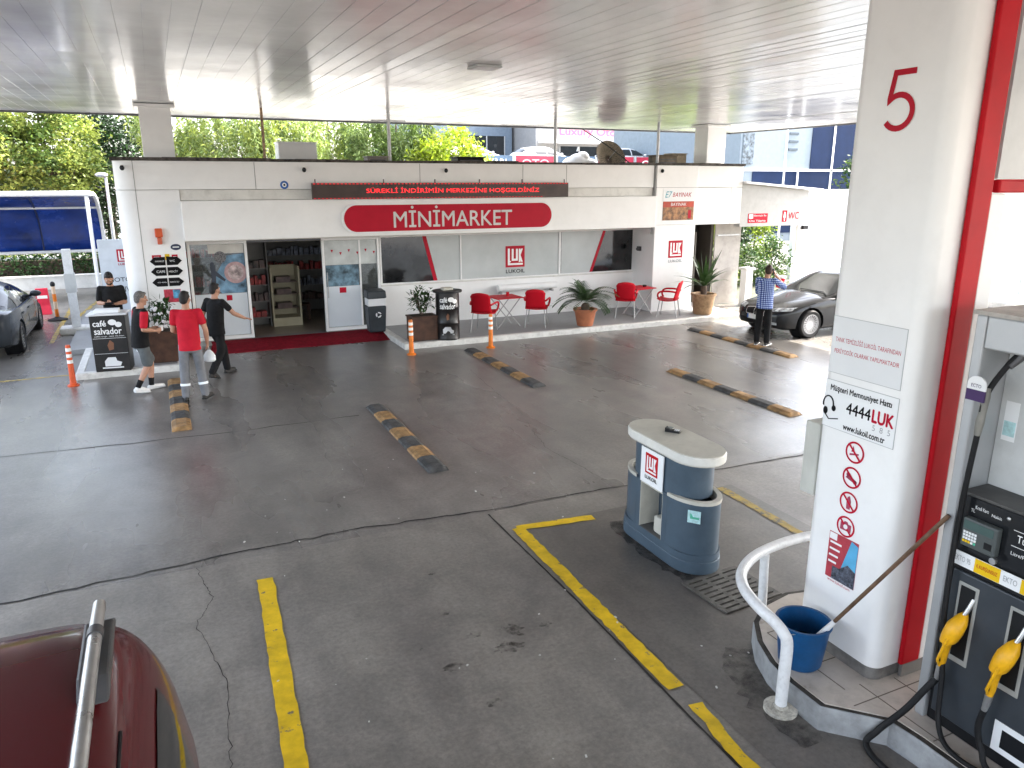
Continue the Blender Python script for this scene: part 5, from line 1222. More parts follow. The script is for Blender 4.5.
    for sg in (1, -1):
        side(sg, 1.78*s_, 2.72*s_, 'side_window'); side(sg, 2.80*s_, 3.62*s_, 'side_window')
        m = MB(); rows = []
        # mirrors
        m.ell((L/2-1.72*s_, sg*(halfw+.06), 1.0), (.075, .12, .075)); mo = m.build('side_mirror', paint, car, smooth=True)
        MB().cyl((L/2-1.70*s_, sg*(halfw-.1), .94), (L/2-1.72*s_, sg*(halfw+.0), .97), .03, seg=10).build('mirror_arm', black_plastic, mo)
    if not details: return car
    def drape_front(y0, y1, z0, z1, nm, mat, shape=None, sgx=1, off=.006, n=10, par=car):
        rows = []
        for j in range(n+1):
            r = []
            for i in range(n+1):
                fy, fz = i/n, j/n; y = y0+(y1-y0)*fy; z = z0+(z1-z0)*fz
                if shape: y, z = shape(fy, fz)
                hit = bvh.ray_cast(Vector((sgx*6, y, z)), Vector((-sgx, 0, 0)))
                r.append((hit[0]+Vector((sgx*off, 0, 0)) + hit[1]*off*.4) if hit[0] is not None else None)
            rows.append(r)
        mm = MB(); vs = []; idx = {}
        for j in range(n+1):
            for i in range(n+1):
                if rows[j][i] is not None: idx[(j, i)] = len(vs); vs.append(rows[j][i])
        fs = [(idx[(j, i)], idx[(j, i+1)], idx[(j+1, i+1)], idx[(j+1, i)]) for j in range(n) for i in range(n) if all(k in idx for k in ((j, i), (j, i+1), (j+1, i+1), (j+1, i)))]
        return mm.add(vs, fs).build(nm, mat, par, smooth=True)
    def seam(pts, sg, nm='door_seam'):
        P = []
        for a, z in pts:
            hit = bvh.ray_cast(Vector((L/2-a*s_, sg*3, z)), Vector((0, -sg, 0)))
            if hit[0] is not None: P.append(hit[0]+hit[1]*.001)
        if len(P) > 1: MB().tube(P, .0055, 6).build(nm, black_plastic, car)
    for sg in (1, -1):
        # headlamp: wraps the front corner
        hl = drape_front(0, 0, 0, 0, 'headlight', lamp_glass, lambda fy, fz: (sg*(.40+.40*fy), .615+.03*fy+(.085-.01*fy)*fz+.02*fy))
        drape_front(0, 0, 0, 0, 'lamp_lens', M('lens_white', (.8, .82, .85), .1), lambda fy, fz: (sg*(.55+.07*fy), .652+.06*fz), off=.012, n=5, par=hl)
        kd = drape_front(0, 0, 0, 0, 'grille', chrome, lambda fy, fz: (sg*(.03+.27*fy), .50+.15*fz+.03*fz*(1-fy)), off=.012, n=6)
        drape_front(0, 0, 0, 0, 'grille_mesh', black_plastic, lambda fy, fz: (sg*(.05+.23*fy), .515+.125*fz+.025*fz*(1-fy)), off=.018, n=6, par=kd)
        drape_front(0, 0, 0, 0, 'fog_lamp', lamp_glass, lambda fy, fz: (sg*(.52+.12*fy), .33+.06*fz), off=.008, n=4)
        drape_front(0, 0, 0, 0, 'tail_light', tail_red, lambda fy, fz: (sg*(.38+.24*fy), .78+.13*fz), sgx=-1, n=6)
        seam([(1.62, .30), (1.60, .5), (1.58, .7), (1.62, .87)], sg); seam([(2.75, .28), (2.75, .6), (2.75, .90)], sg)
        seam([(3.62, .9), (3.60, .75), (3.48, .6), (3.40, .42), (3.38, .30)], sg); seam([(x, .27) for x in np.linspace(1.65, 3.3, 8)], sg, 'sill_line'); seam([(x, .745+.012*(x-1.5)) for x in np.linspace(1.2, 4.3, 14)], sg, 'body_crease') if False else None
        for hx in (2.55, 3.42):
            hit = bvh.ray_cast(Vector((L/2-hx*s_, sg*3, .80)), Vector((0, -sg, 0)))
            if hit[0] is not None: MB().box(hit[0]+hit[1]*.015, (.19, .025, .028)).build('door_handle', paint, car, bevel=.008)
    drape_front(-.55, .55, .27, .40, 'bumper_intake', black_plastic, off=.008)
    if plate:
        pl_ = MB().box((L/2+.015, 0, .44), (.012, .50, .11)).build('number_plate', plate_white, car, bevel=.004)
        MB().box((L/2+.0222, -.225, .44), (.003, .045, .10)).build('plate_band', txt_blue, pl_)
    pl_ = MB().box((-L/2-.01, 0, .72), (.012, .50, .11)).build('number_plate', plate_white, car, bevel=.004)
    for sg in (1, -1):
        P = []
        for a, y in ((.32, .30), (.7, .42), (1.1, .52), (1.4, .58)):
            hit = bvh.ray_cast(Vector((L/2-a*s_, sg*y, 3)), Vector((0, 0, -1)))
            if hit[0] is not None: P.append(hit[0]-hit[1]*.004)
        if len(P) > 1: MB().tube(P, .008, 6).build('bonnet_crease', paint, car, smooth=True)
    m = MB(); m.tube([S(1.44*s_, .5)+Vector((0, 0, .02)), S(1.50*s_, .9)+Vector((0, 0, .03)), S(1.47*s_, 1.6)+Vector((0, 0, .03))], .01, 6); m.build('wiper', black_plastic, car)
    return car
carpaint = lambda n, c, r=.22, metal=0.0: M(n, c, r, metal=metal, var=.04, vs=2, coat=.28, spec=.15)
black_paint = carpaint('paint_black', (.014, .0145, .016), .2)
grey_paint = carpaint('paint_grey', (.035, .040, .047), .25, .0)
white_paint = carpaint('paint_white', (.55, .55, .55))
silver_paint = carpaint('paint_silver', (.35, .37, .39), .3, .4)
burg = carpaint('paint_burgundy', (.080, .010, .013), .16)
build_sedan('black_sedan', 'shiny black sedan parked nose-in beyond the man in checked shirt', black_paint, (12.82+2.43, 13.93, 0), PI, spokes=20)
build_sedan('grey_sedan', 'dark grey sedan parked at left before the blue carport, its side showing', grey_paint, (-3.76, 20.45, 0), PI/2, spokes=10)

# burgundy people carrier under the camera
mv = thing('burgundy_minivan', 'burgundy minivan with silver roof rail at the bottom left corner', 'minivan', (-.94, 1.75, 0))
def van():
    L = 4.1; hw = .855; y1 = 3.71      # rear end at y1, nose at y1-L
    def ring(s):
        # s: distance from the rear
        zr = float(np.interp(s, [0, .03, .10, .22, .40, .7, 2.2, 2.6, 3.1, 3.3], [1.20, 1.38, 1.58, 1.72, 1.765, 1.785, 1.79, 1.75, 1.45, 1.12]))
        e = float(np.interp(s, [0, .05, .16, .35, .6, 4.1], [.90, .955, .98, .995, 1.0, 1.0])); w_ = hw*e
        zb = .92; pts = []
        top = zr; h = max(top-zb, .05)
        for th in np.linspace(0, PI, 41):
            c, sn = math.cos(th), math.sin(th); ex = 2/6.0
            yy = math.copysign(abs(c)**ex, c); zz = abs(sn)**ex
            pts.append(Vector((yy*(w_-.215*h*zz**1.3), y1-s, zb+h*zz)))
        low = [Vector((-w_*1.005, y1-s, .75)), Vector((-w_*.99, y1-s, .42)), Vector((-w_*.9, y1-s, .28)), Vector((w_*.9, y1-s, .28)), Vector((w_*.99, y1-s, .42)), Vector((w_*1.005, y1-s, .75))]
        return [Vector((p.x-.94, p.y, p.z)) for p in pts+low]
    ss = [0, .015, .03, .06, .10, .15, .22, .3, .4, .55, .7, 1.0, 1.4, 1.8, 2.2, 2.4, 2.6, 2.8, 3.0, 3.1, 3.3]
    b = MB().loft([ring(s) for s in ss]).build('body', burg, mv, world=True, smooth=True)
    rr_ = [(3.3, .95, .94), (3.6, .93, .90), (3.95, .86, .80), (4.1, .74, .62)]
    m = MB()
    m.loft([[Vector((-.94+x*hw*e, y1-s, z)) for x, z in ((-1, .28), (-1.0, zt-.1), (-.85, zt), (.85, zt), (1.0, zt-.1), (1, .28))] for s, e, zt in rr_]).build('bonnet', burg, mv, world=True, smooth=True)
    # shallow roof ribs
    for xr in (-.30, -.08, .14): 
        MB().tube([(-.94+xr, y1-.45, 1.776), (-.94+xr, y1-.9, 1.786), (-.94+xr, y1-2.1, 1.789)], .012, 8).build('roof_rib', burg, mv, world=True, smooth=True)
    def spt(s, k0, off=.004, zf=None):
        r = ring(s); i = int(k0); f = k0-i; p = r[i].lerp(r[i+1], f)
        a = r[i+1]-r[i]; n = Vector((a.z, 0, -a.x)).normalized(); n = n if n.x > 0 else -n
        return p+n*off
    # quarter window and door windows on the right flank: ring index 0 (belt) .. ~14
    def win(sa, sb, nm):
        rows = []
        for s in np.linspace(sa, sb, 12):
            r = ring(s); zt = max(p.z for p in r); rows.append([])
            ks = [k for k in range(41) if .96 < r[k].z < zt-.3 and r[k].x > -.94]
            z0, z1 = .97, zt-.27
            zs = np.linspace(z0, z1, 8); kk = [p.z for p in r[:20]]
            for z in zs: rows[-1].append(spt(s, float(np.interp(z, kk, range(20))), .006))
        n = 8; vs = [p for q in rows for p in q]
        MB().add(vs, [(i*n+j, i*n+j+1, (i+1)*n+j+1, (i+1)*n+j) for i in range(11) for j in range(n-1)]).build(nm, glass_dark, mv, world=True, smooth=True)
    win(.52, 1.05, 'side_window'); win(1.13, 1.9, 'side_window')
    # gutters and door gap
    gap = [spt(.62+.0*i, k, .003) for i, k in enumerate(np.linspace(1, 11, 8))]
    MB().tube([spt(s, 9.6, .002) for s in (1.02, 1.2, 1.4, 2.0)], .007, 6).build('door_gap', black_plastic, mv, world=True)
    # rail
    for sx, nm in ((1, 'roof_rail'), (-1, 'roof_rail')):
        x = -.94+sx*.545
        r = MB().tube(bez([(x, y1-.32, 1.835), (x, y1-.6, 1.85), (x, y1-1.3, 1.86), (x, y1-2.3, 1.85)], 16), .026, 14).build(nm, steel, mv, world=True, smooth=True)
        MB().prism([(0, 0), (.62, 0), (.50, .06), (.10, .06)], (x+.055 if sx > 0 else x-.01, y1-.95+.02, 1.755), Y_, Z_, .11).build('rail_mount', dark_metal, r, world=True, bevel=.01)
        MB().cyl((x, y1-.62, 1.851), (x, y1-.56, 1.849), .031, seg=14).build('rail_collar', dark_metal, r, world=True, smooth=True)
    for sx in (1, -1):
        for y in (y1-.85, y1-3.25):
            MB().lathe([(.2, -.1), (.30, -.1), (.31, -.05), (.31, .05), (.30, .1), (.2, .1)], (-.94+sx*.78, y, .31), 28, 'y' if False else 'x').build('wheel', rubber, mv, world=True, smooth=True)
    MB().ell((-.94+.98*1.0, y1-2.45, 1.08), (.11, .07, .10)).build('side_mirror', black_plastic, mv, world=True, smooth=True)
    MB().box((-.07, y1-.62, .86), (.03, .16, .03)).build('door_handle', black_plastic, mv, world=True, bevel=.008)
    # tail lights
    MB().box((-.94+.66, y1-.10, 1.10), (.10, .10, .30)).build('tail_light', tail_red, mv, world=True, bevel=.02)
van()

# ------------------------------------------------------------------ left side: carport, fence wall, hedge, posts
cpo = thing('blue_carport', 'white framed carport with curved dark blue roof sheets at far left', 'carport', (-6.0, 27, 0))
blue_sheet = M('blue_sheet', (.012, .05, .30), .22, var=.35, vs=1.2, rvar=.1, spec=.6)
arc = lambda t: (26.0+3.3*math.sin(t*PI/2)**.8, 3.22-1.9*(1-max(0, math.cos(t*PI/2))**.75))
X0c, X1c = -12.0, -1.62
ts = np.linspace(0, 1, 11)
sh = MB(); n = len(ts)
vs = [(X0c+.05, *arc(t)) for t in ts]+[(X1c-.05, *arc(t)) for t in ts]
sh.add(vs, [(i, i+1, n+i+1, n+i) for i in range(n-1)])
o = sh.build('roof_sheet', blue_sheet, cpo, world=True, smooth=True); o.modifiers.new('t', 'SOLIDIFY').thickness = .012
for x in (X1c, -5.1, -8.5, -12.0): MB().tube([(x, arc(t)[0], arc(t)[1]) for t in ts], .06 if x == X1c else .035, 10).build('arch', white_tube, cpo, world=True, smooth=True)
for x in (-3.4, -6.8, -10.2): MB().tube([(x, arc(t)[0]+.0, arc(t)[1]-.02) for t in ts], .03, 8).build('arch', M('arch_dark', (.02, .03, .09), .4), cpo, world=True, smooth=True)
for t_, r_ in ((0, .075), (.16, .04), (.52, .04), (1.0, .05)):
    y, z = arc(t_); MB().cyl((X0c, y-.045, z), (X1c, y-.045, z), r_, seg=12).build('purlin', white_tube, cpo, world=True, smooth=True)
for x in (-1.75, -5.1, -8.5, -12): MB().cyl((x, 26.0, 0), (x, 26.0, 3.2), .055, seg=12).build('post', white_tube, cpo, world=True, smooth=True)
wl = thing('boundary_wall', 'low white rendered wall in front of the hedge at left', 'wall', (-8, 30, 0))
MB().b2(-15, -1.0, 30.0, 30.2, 0, .42).build('render', white_dirty, wl, world=True); MB().b2(-15, -1.0, 29.97, 30.23, .422, .47).build('coping', white_dirty, wl, world=True, bevel=.01)
def foliage_np(n, pts, size, mat, name, par, aspect=.5, droop=None, seed=0, world=True):
    """n leaf quads at pts (n,3)"""
    g = np.random.default_rng(seed); n = len(pts)
    d = g.normal(size=(n, 3)); d[:, 2] = d[:, 2]*.6-.15
    if droop: d[:, 2] -= droop
    d /= np.linalg.norm(d, axis=1)[:, None]
    r = g.normal(size=(n, 3)); s = np.cross(d, r); s /= np.linalg.norm(s, axis=1)[:, None]
    L = size*g.uniform(.6, 1.4, n)[:, None]; W = L*aspect
    tip = pts+d*L; mid = pts+d*L*.5
    v = np.stack([pts, mid+s*W*.5, tip, mid-s*W*.5], 1).reshape(-1, 3)
    if world and par is not None:
        v = v-np.array(world_of(par).translation)[None]
    f = np.arange(4*n).reshape(-1, 4)
    me = bpy.data.meshes.new(name); me.vertices.add(4*n); me.vertices.foreach_set('co', v.astype(np.float32).ravel())
    me.loops.add(4*n); me.loops.foreach_set('vertex_index', f.ravel().astype(np.int32)); me.polygons.add(n)
    me.polygons.foreach_set('loop_start', (np.arange(n)*4).astype(np.int32)); me.update(calc_edges=True); me.materials.append(mat)
    o = bpy.data.objects.new(name, me); COL.objects.link(o); o.parent = par; return o
hg = thing('clipped_hedge', 'long dark green hedge behind the low white wall', 'hedge', (-8, 31, 0))
pts = np.stack([RNG.uniform(-15, -1.0, 16000), RNG.uniform(30.4, 31.6, 16000), np.zeros(16000)], 1)
hh_ = 1.35+.18*np.sin(pts[:, 0]*1.3)+.1*np.sin(pts[:, 0]*3.7+1); pts[:, 2] = hh_*RNG.uniform(0, 1, 16000)**.6
foliage_np(0, pts, .12, leaf_dark, 'foliage', hg, .5, seed=3)
hp_ = RNG.uniform(0, 1, 1600) ; p2 = np.stack([RNG.uniform(-15, -1.0, 1600), RNG.uniform(30.3, 30.9, 1600), RNG.uniform(1.1, 1.55, 1600)], 1)
foliage_np(0, p2, .12, leaf_yel, 'new_shoots', hg, .5, seed=4)
MB().b2(-15, -1, 30.9, 31.3, 0, .9).build('branches', bark, hg, world=True)
gp = thing('height_post', 'white square post wrapped in grey sheet on a concrete block at left', 'post', (-2.0, 20.97, 0))
MB().b2(-.09, .09, -.09, .09, .16, 2.02).build('shaft', white_tube, gp, bevel=.008); MB().b2(-.11, .11, -.11, .11, 1.0, 1.45).build('wrap', grey_panel, gp, bevel=.004)
MB().b2(-.36, .36, -.22, .30, 0, .16).build('plinth', kerb_white, gp, bevel=.03)
MB().lathe([(0, 0), (.1, 0), (.08, .08), (0, .08)], (.2, -.38, 0), 12).build('rubble', kerb_mat, gp)
bs2 = thing('barrier_stand', 'orange and white barrier post on a round black foot', 'barrier post', (-2.63, 23.2, 0))
MB().lathe([(0, 0), (.24, 0), (.24, .03), (.08, .07), (.05, .10), (0, .10)], (0, 0, 0), 24).build('foot', rubber, bs2, smooth=True)
for k in range(4): MB().cyl((0, 0, .10+.2*k), (0, 0, .299+.2*k), .045, seg=14).build('band', orange_plastic if k % 2 == 0 else M('pale_orange', (.68, .5, .36), .5), bs2, smooth=True)
MB().ell((0, 0, .95), (.06, .06, .08)).build('cap', black_plastic, bs2, smooth=True)
rb = thing('red_barrier', 'small red plastic barrier behind the grey car bonnet', 'barrier', (-3.05, 24.4, 0)); rb.scale = (.5, .6, .85)
MB().loft([[(-.35, -.2, 0), (.35, -.2, 0), (.35, .2, 0), (-.35, .2, 0)], [(-.32, -.08, .3), (.32, -.08, .3), (.32, .08, .3), (-.32, .08, .3)], [(-.30, -.06, .85), (.3, -.06, .85), (.3, .06, .85), (-.3, .06, .85)]]).build('shell', M('barrier_red', (.62, .03, .06), .4), rb, bevel=.02)
MB().b2(-.25, .25, -.072, -.064, .5, .62).build('band', reflective, rb)
ms = thing('wash_sign', 'white sign board with red logo and dark words behind the rounded shop corner', 'sign', (-.9, 20.9, 0))
MB().b2(-1.32, -.25, 20.9, 20.98, .05, 2.22).build('board', M('board_blue', (.62, .66, .72), .4), ms, world=True, bevel=.01)
luk_logo(ms, (-.93, 20.897, 1.68), X_, Z_, .30, 'LUKOIL', txt_red)
lettering('MOTORİN', (-1.18, 20.896, 1.20), X_, Z_, txt_black, ms, w=.8, h=.14); lettering('UNIVERSAL', (-1.08, 20.896, .95), X_, Z_, txt_black, ms, w=.78, h=.13)
for x in (-1.3, -.27): MB().b2(x-.03, x+.03, 20.985, 21.04, 0, 2.2).build('leg', steel_dull, ms, world=True)
lp_ = thing('street_lamp', 'slim pale street lamp left of the shop roof corner', 'street lamp', (-1.45, 32.0, 0))
MB().cyl((0, 0, 0), (0, 0, 3.7), .07, .05, 12).build('pole', steel_dull, lp_, smooth=True); MB().ell((-.12, -.1, 3.78), (.22, .15, .09)).build('lamp_head', steel_dull, lp_, smooth=True)
rf_ = thing('red_kiosk_roof', 'low hut with pinkish red roof behind the blue carport', 'hut', (-8.5, 33.5, 0))
MB().b2(-2.6, 2.6, -1, 1, 0, 2.7).build('wall', white_dirty, rf_); MB().prism([(-2.8, 2.705), (2.8, 2.705), (2.2, 3.5), (-2.2, 3.5)], (0, -1.2, 0), X_, Z_, 2.4).build('roof', M('roof_red', (.5, .10, .10), .6), rf_)

# ------------------------------------------------------------------ trees
def ellipsoid_clusters(g, C, Rr, nclu, per, spread):
    u = g.normal(size=(nclu, 3)); u /= np.linalg.norm(u, axis=1)[:, None]
    rad = g.uniform(.45, 1.0, nclu)**.5
    cc = np.array(C)+u*rad[:, None]*np.array(Rr)
    p = np.repeat(cc, per, 0)+g.normal(size=(nclu*per, 3))*spread*np.array([1, 1, .65])
    return p, cc
def tree(name, label, x, y, z0, lobes, mats, trunk_r, seed, size=.2, per=60, density=14, spread=.32, group=None, aspect=.45, droop=0, cat='tree', strands=0):
    g = np.random.default_rng(seed); t = thing(name, label, cat, (x, y, z0), group=group)
    top = max(l[0][2] for l in lobes)
    tr = MB(); tr.tube([(0, 0, 0), (.1, .05, top*.35), (.05, .1, top*.75)], [trunk_r, trunk_r*.75, trunk_r*.35], 10)
    tk = tr.build('trunk', bark, t, smooth=True)
    for li, (c, R) in enumerate(lobes):
        MB().tube([(.08, .05, top*.3), ((c[0]*.5), c[1]*.5, top*.3+(c[2]-top*.3)*.55), c], [trunk_r*.5, trunk_r*.3, trunk_r*.08], 7).build('limb', bark, tk, smooth=True)
    groups = {k: [] for k in range(len(mats))}
    for c, R in lobes:
        ncl = int(density*(R[0]*R[1]+R[0]*R[2]+R[1]*R[2]))+3
        p, cc = ellipsoid_clusters(g, c, R, ncl, per, spread)
        if strands:
            k = 26; pc = cc[g.integers(0, len(cc), strands)]; L = g.uniform(.5, 1.7, strands); off = g.normal(size=(strands, 3))*.15
            tt = np.linspace(0, 1, k); ps = pc[:, None, :]+off[:, None, :]+np.stack([np.zeros((strands, k)), np.zeros((strands, k)), -L[:, None]*tt[None]], 2)+g.normal(size=(strands, k, 3))*.035
            p = np.concatenate([p[::3], ps.reshape(-1, 3)])
        idc = g.integers(0, len(mats), len(p)//max(1, per)+1).repeat(per)[:len(p)]
        for k in groups: groups[k].append(p[idc == k])
    for k, mt in enumerate(mats):
        pp = np.concatenate(groups[k])
        if len(pp): foliage_np(0, pp, size, mt, 'crown', t, aspect, droop, seed+k, world=False)
    return t
G1 = 'trees behind the carport'; G2 = 'drooping willows behind the shop roof'
tree('broadleaf_tree', 'big yellow-green tree at the far left above the blue carport', -7.2, 37, 0, [((0, 0, 5.2), (2.4, 2.2, 2.3)), ((1.9, -.5, 4.6), (1.7, 1.6, 1.6)), ((-2.2, .2, 4.6), (2.2, 2, 1.8)), ((.6, .2, 7.2), (1.9, 1.8, 1.6))], [leaf_yel, leaf_yel, leaf_mid], .28, 11, .17, 95, 9, .27, G1)
tree('broadleaf_tree', 'rounded yellow-green tree next to the street lamp, right of the big one', -3.4, 36.5, 0, [((0, 0, 4.9), (1.5, 1.5, 1.7)), ((-.4, .1, 6.4), (1.5, 1.4, 1.5)), ((.7, -.3, 4.0), (1.0, 1.1, 1.0))], [leaf_yel, leaf_mid, leaf_yel], .22, 12, .16, 95, 10, .25, G1)
tree('dark_pine', 'dark evergreen tree filling the gap beside the shop corner', -1.9, 40.5, 0, [((0, 0, 3.2), (1.9, 1.6, 2.4)), ((1.2, 0, 5.0), (1.2, 1.4, 1.6)), ((-1.6, .3, 3.0), (1.8, 1.5, 1.8)), ((-.2, 0, 6.4), (1.0, 1.2, 1.2))], [leaf_pine, leaf_pine, leaf_dark], .25, 13, .16, 60, 15, .3)
tree('dark_pine', 'dark evergreen clump low behind the carport roof', -8.5, 42, 0, [((0, 0, 2.6), (3.4, 1.6, 2.2)), ((4, 0, 2.4), (2.4, 1.5, 2.0)), ((-4, 0, 3.0), (3.2, 1.6, 2.6))], [leaf_pine, leaf_dark], .25, 14, .2, 60, 9, .35)
tree('willow_tree', 'loose willow left of the white roof column beside the shop corner', 1.0, 36, 0, [((0, 0, 6.6), (1.7, 1.6, 1.6)), ((.7, .2, 4.6), (1.3, 1.4, 1.4))], [leaf_will, leaf_yel], .2, 21, .22, 40, 7, .3, G2, .22, .8, strands=190)
tree('willow_tree', 'broad willow right of the white roof column', 4.2, 34, 0, [((0, 0, 6.6), (2.0, 1.7, 1.5)), ((-.8, .2, 5.0), (1.7, 1.5, 1.2)), ((1.4, -.3, 5.2), (1.4, 1.4, 1.2))], [leaf_will, leaf_will, leaf_yel], .24, 22, .22, 40, 7, .3, G2, .22, .8, strands=200)
tree('willow_tree', 'thin willow behind the white roof cabinet', 7.6, 36.5, 0, [((0, 0, 6.5), (1.6, 1.5, 1.5)), ((.5, 0, 5.2), (1.2, 1.3, 1.1))], [leaf_will, leaf_yel], .2, 23, .22, 40, 6, .3, G2, .22, .8, strands=160)
tree('willow_tree', 'darker willow with visible forked trunk beside the white pole', 9.6, 32.5, 0, [((0, 0, 6.3), (1.6, 1.4, 1.3)), ((.6, 0, 5.2), (1.0, 1.0, .9)), ((-1.0, 0, 5.4), (.9, 1.0, .8))], [leaf_mid, leaf_will], .26, 24, .22, 40, 5, .3, G2, .22, .8, strands=140)
tree('bright_tree', 'bright lime green bushy tree behind the roof near the banners', 11.5, 31.6, 0, [((0, 0, 4.7), (1.25, 1.1, .95)), ((.9, .1, 4.3), (.9, .9, .7)), ((-.9, 0, 4.4), (.8, .8, .7)), ((.0, 0, 3.2), (1.0, 1.0, 1.0))], [leaf_bright, leaf_bright, leaf_yel], .15, 25, .17, 60, 16, .22)
tree('small_tree', 'small round green tree before the navy building at right', 38.0, 33, 0, [((0, 0, 3.6), (1.4, 1.3, 1.5)), ((.7, -.3, 4.5), (1.0, 1.0, 1.0))], [leaf_mid, leaf_dark], .15, 26, .2, 50, 12, .28)

# ------------------------------------------------------------------ roof clutter
def crate(nm, lab, cat, x0, x1, y0, y1, z0, z1, mt, grill=True):
    t = thing(nm, lab, cat, ((x0+x1)/2, (y0+y1)/2, z0))
    MB().b2(x0, x1, y0, y1, z0, z1).build('casing', mt, t, world=True, bevel=.015)
    MB().b2(x0-.02, x1+.02, y0-.02, y1+.02, z1+.002, z1+.03).build('lid', mt, t, world=True, bevel=.006)
    if grill:
        m = MB()
        for k in range(4): m.b2(x0+.06, x1-.06, y0-.012, y0-.001, z0+(z1-z0)*(.2+.18*k), z0+(z1-z0)*(.2+.18*k)+.02)
        m.build('vent_slats', dark_metal, t, world=True)
    return t
crate('roof_cabinet', 'white box cabinet on the roof in front of the willows', 'cabinet', 3.0, 3.95, 20.5, 21.1, 3.85, 4.5, white_clean, False)
crate('roof_unit', 'grey-brown louvred unit on the roof left of the white pole', 'air unit', 4.72, 5.2, 18.4, 18.8, 3.85, 4.12, M('unit_brown', (.30, .27, .25), .6, dirt=.4))
crate('roof_unit', 'black flat louvred unit on the roof under the lime tree', 'air unit', 6.95, 7.65, 18.3, 18.8, 3.85, 4.13, black_plastic)
crate('roof_crate', 'brown weathered wooden crate on the roof left of the right column', 'crate', 13.1, 13.75, 18.6, 19.1, 3.85, 4.26, M('crate_brown', (.17, .13, .09), .7, var=.4, dirt=.4))
crate('roof_crate', 'tan box beside the brown crate on the roof', 'crate', 13.8, 14.3, 18.9, 19.3, 3.85, 4.32, M('crate_tan', (.36, .30, .22), .7, var=.3, dirt=.3), False)
ds = thing('satellite_dish', 'rusty mesh satellite dish on the roof', 'satellite dish', (13.3, 21.6, 3.85)); ds.scale = (.8, .8, .85)
m = MB(); R_ = Matrix.Rotation(math.radians(62), 3, 'X')
m.lathe([(.02, .0), (.25, .03), (.48, .11), (.66, .22)], (0, 0, .45), 26, R=R_)
dd = m.build('reflector', M('dish_rust', (.06, .04, .03), .8, var=.6, vs=12), ds, smooth=True); dd.modifiers.new('w', 'WIREFRAME').thickness = .022
m = MB(); m.lathe([(.02, .01), (.13, .015), (.25, .04), (.36, .07), (.48, .12), (.56, .17), (.64, .225)], (0, 0, .45), 44, R=R_); mb_ = m.build('mesh_back', M('dish_mesh', (.20, .165, .12), .8, var=.6, vs=30), ds, smooth=True)
MB().tube([(0, 0, 0), (0, 0, .45)], .03, 8).build('mast', steel_dull, ds); MB().tube([(0, -.1, .5), (0, -.55, .75)], .015, 6).build('feed_arm', steel_dull, ds)
t = thing('plant_bag', 'white round plastic bundle beside the mesh dish', 'bundle', (12.35, 21.8, 3.85)); MB().ell((0, 0, .26), (.42, .3, .3)).ell((.35, 0, .2), (.3, .3, .22)).ell((-.28, .05, .2), (.28, .25, .24)).ell((.1, -.05, .42), (.22, .2, .2)).build('wrapping', white_clean, t, smooth=True); MB().tube([(-.1, -.1, .62), (-.1, -.12, .75)], [.05, .02], 8).build('knot', white_clean, t)
cb_ = thing('roof_cable', 'dark slack cable leaning from the canopy edge onto the roof', 'cable', (12.6, 19.5, 3.85)); MB().tube(bez([(12.1, 21.2, 5.1), (12.5, 20.4, 4.6), (12.75, 19.8, 4.2), (13.0, 19.4, 3.87)], 20), .016, 6).build('wire', black_plastic, cb_, world=True)

# ------------------------------------------------------------------ terrace with the car lot and showrooms behind
struct('terrace', MB().b2(12, 75, 43.0, 120, -.01, 4.25), asphalt)
ban_red = M('banner_red', (.42, .03, .06), .5, var=.2, vs=1); ban_blue = M('banner_blue', (.08, .13, .2), .5, var=.3, vs=1)
names = ('OTOMOTİV', 'PAZARI', 'OTO', 'OTO', 'GALERİ', 'OTO'); cols = (ban_red, ban_blue, ban_red, ban_blue, ban_red, ban_red)
for i in range(6):
    x = 15.6+i*2.85; t = thing('dealer_banner', ('faded red car dealer banner leftmost under the parked cars', 'blue banner right of the leftmost red banner under the car lot', 'red OTO banner below the white hatchback', 'blue dealer banner left of the roof dish', 'red dealer banner behind the mesh dish', 'red dealer banner at the right end near the roof crate')[i], 'banner', (x, 42.9, 4.2), group='dealer banners along the terrace edge')
    MB().b2(x-1.3, x+1.3, 42.88, 42.93, 4.2, 5.02).build('sheet', cols[i], t, world=True); lettering(names[i], (x, 42.876, 4.6), X_, Z_, txt_white if i % 2 else M('ban_txt', (.7, .3, .32), .5), t, w=1.8, h=.42, align='c', bold=.01)
    for s in (-1.35, 1.35): MB().b2(x+s-.03, x+s+.03, 42.89, 42.95, 4.25, 5.1).build('post', steel_dull, t, world=True)
wc = build_sedan('parked_car', 'small white car leftmost in the dealer lot above the roof', white_paint, (18.6, 46, 4.25), .15, hatch=True, details=False, group='cars in the dealer lot')
for i, (x, y, rz, lab) in enumerate(((24.0, 47, .1, 'white car in the middle of the dealer lot, left of thin pole'), (30.2, 46.5, .1, 'white car above the mesh dish in the dealer lot'), (37.0, 46, .0, 'white car at the right end of the dealer lot, near the column'), (41.0, 47.5, .1, 'far right white car half hidden by the roof column'))):
    c = copy_tree(wc); c.location = (x, y, 4.25); c.rotation_euler = (0, 0, rz); c['label'] = lab
build_sedan('parked_car', 'dark silver car at far left of the dealer lot behind the lime tree', silver_paint, (15.0, 48, 4.25), .1, hatch=True, details=False, group='cars in the dealer lot')
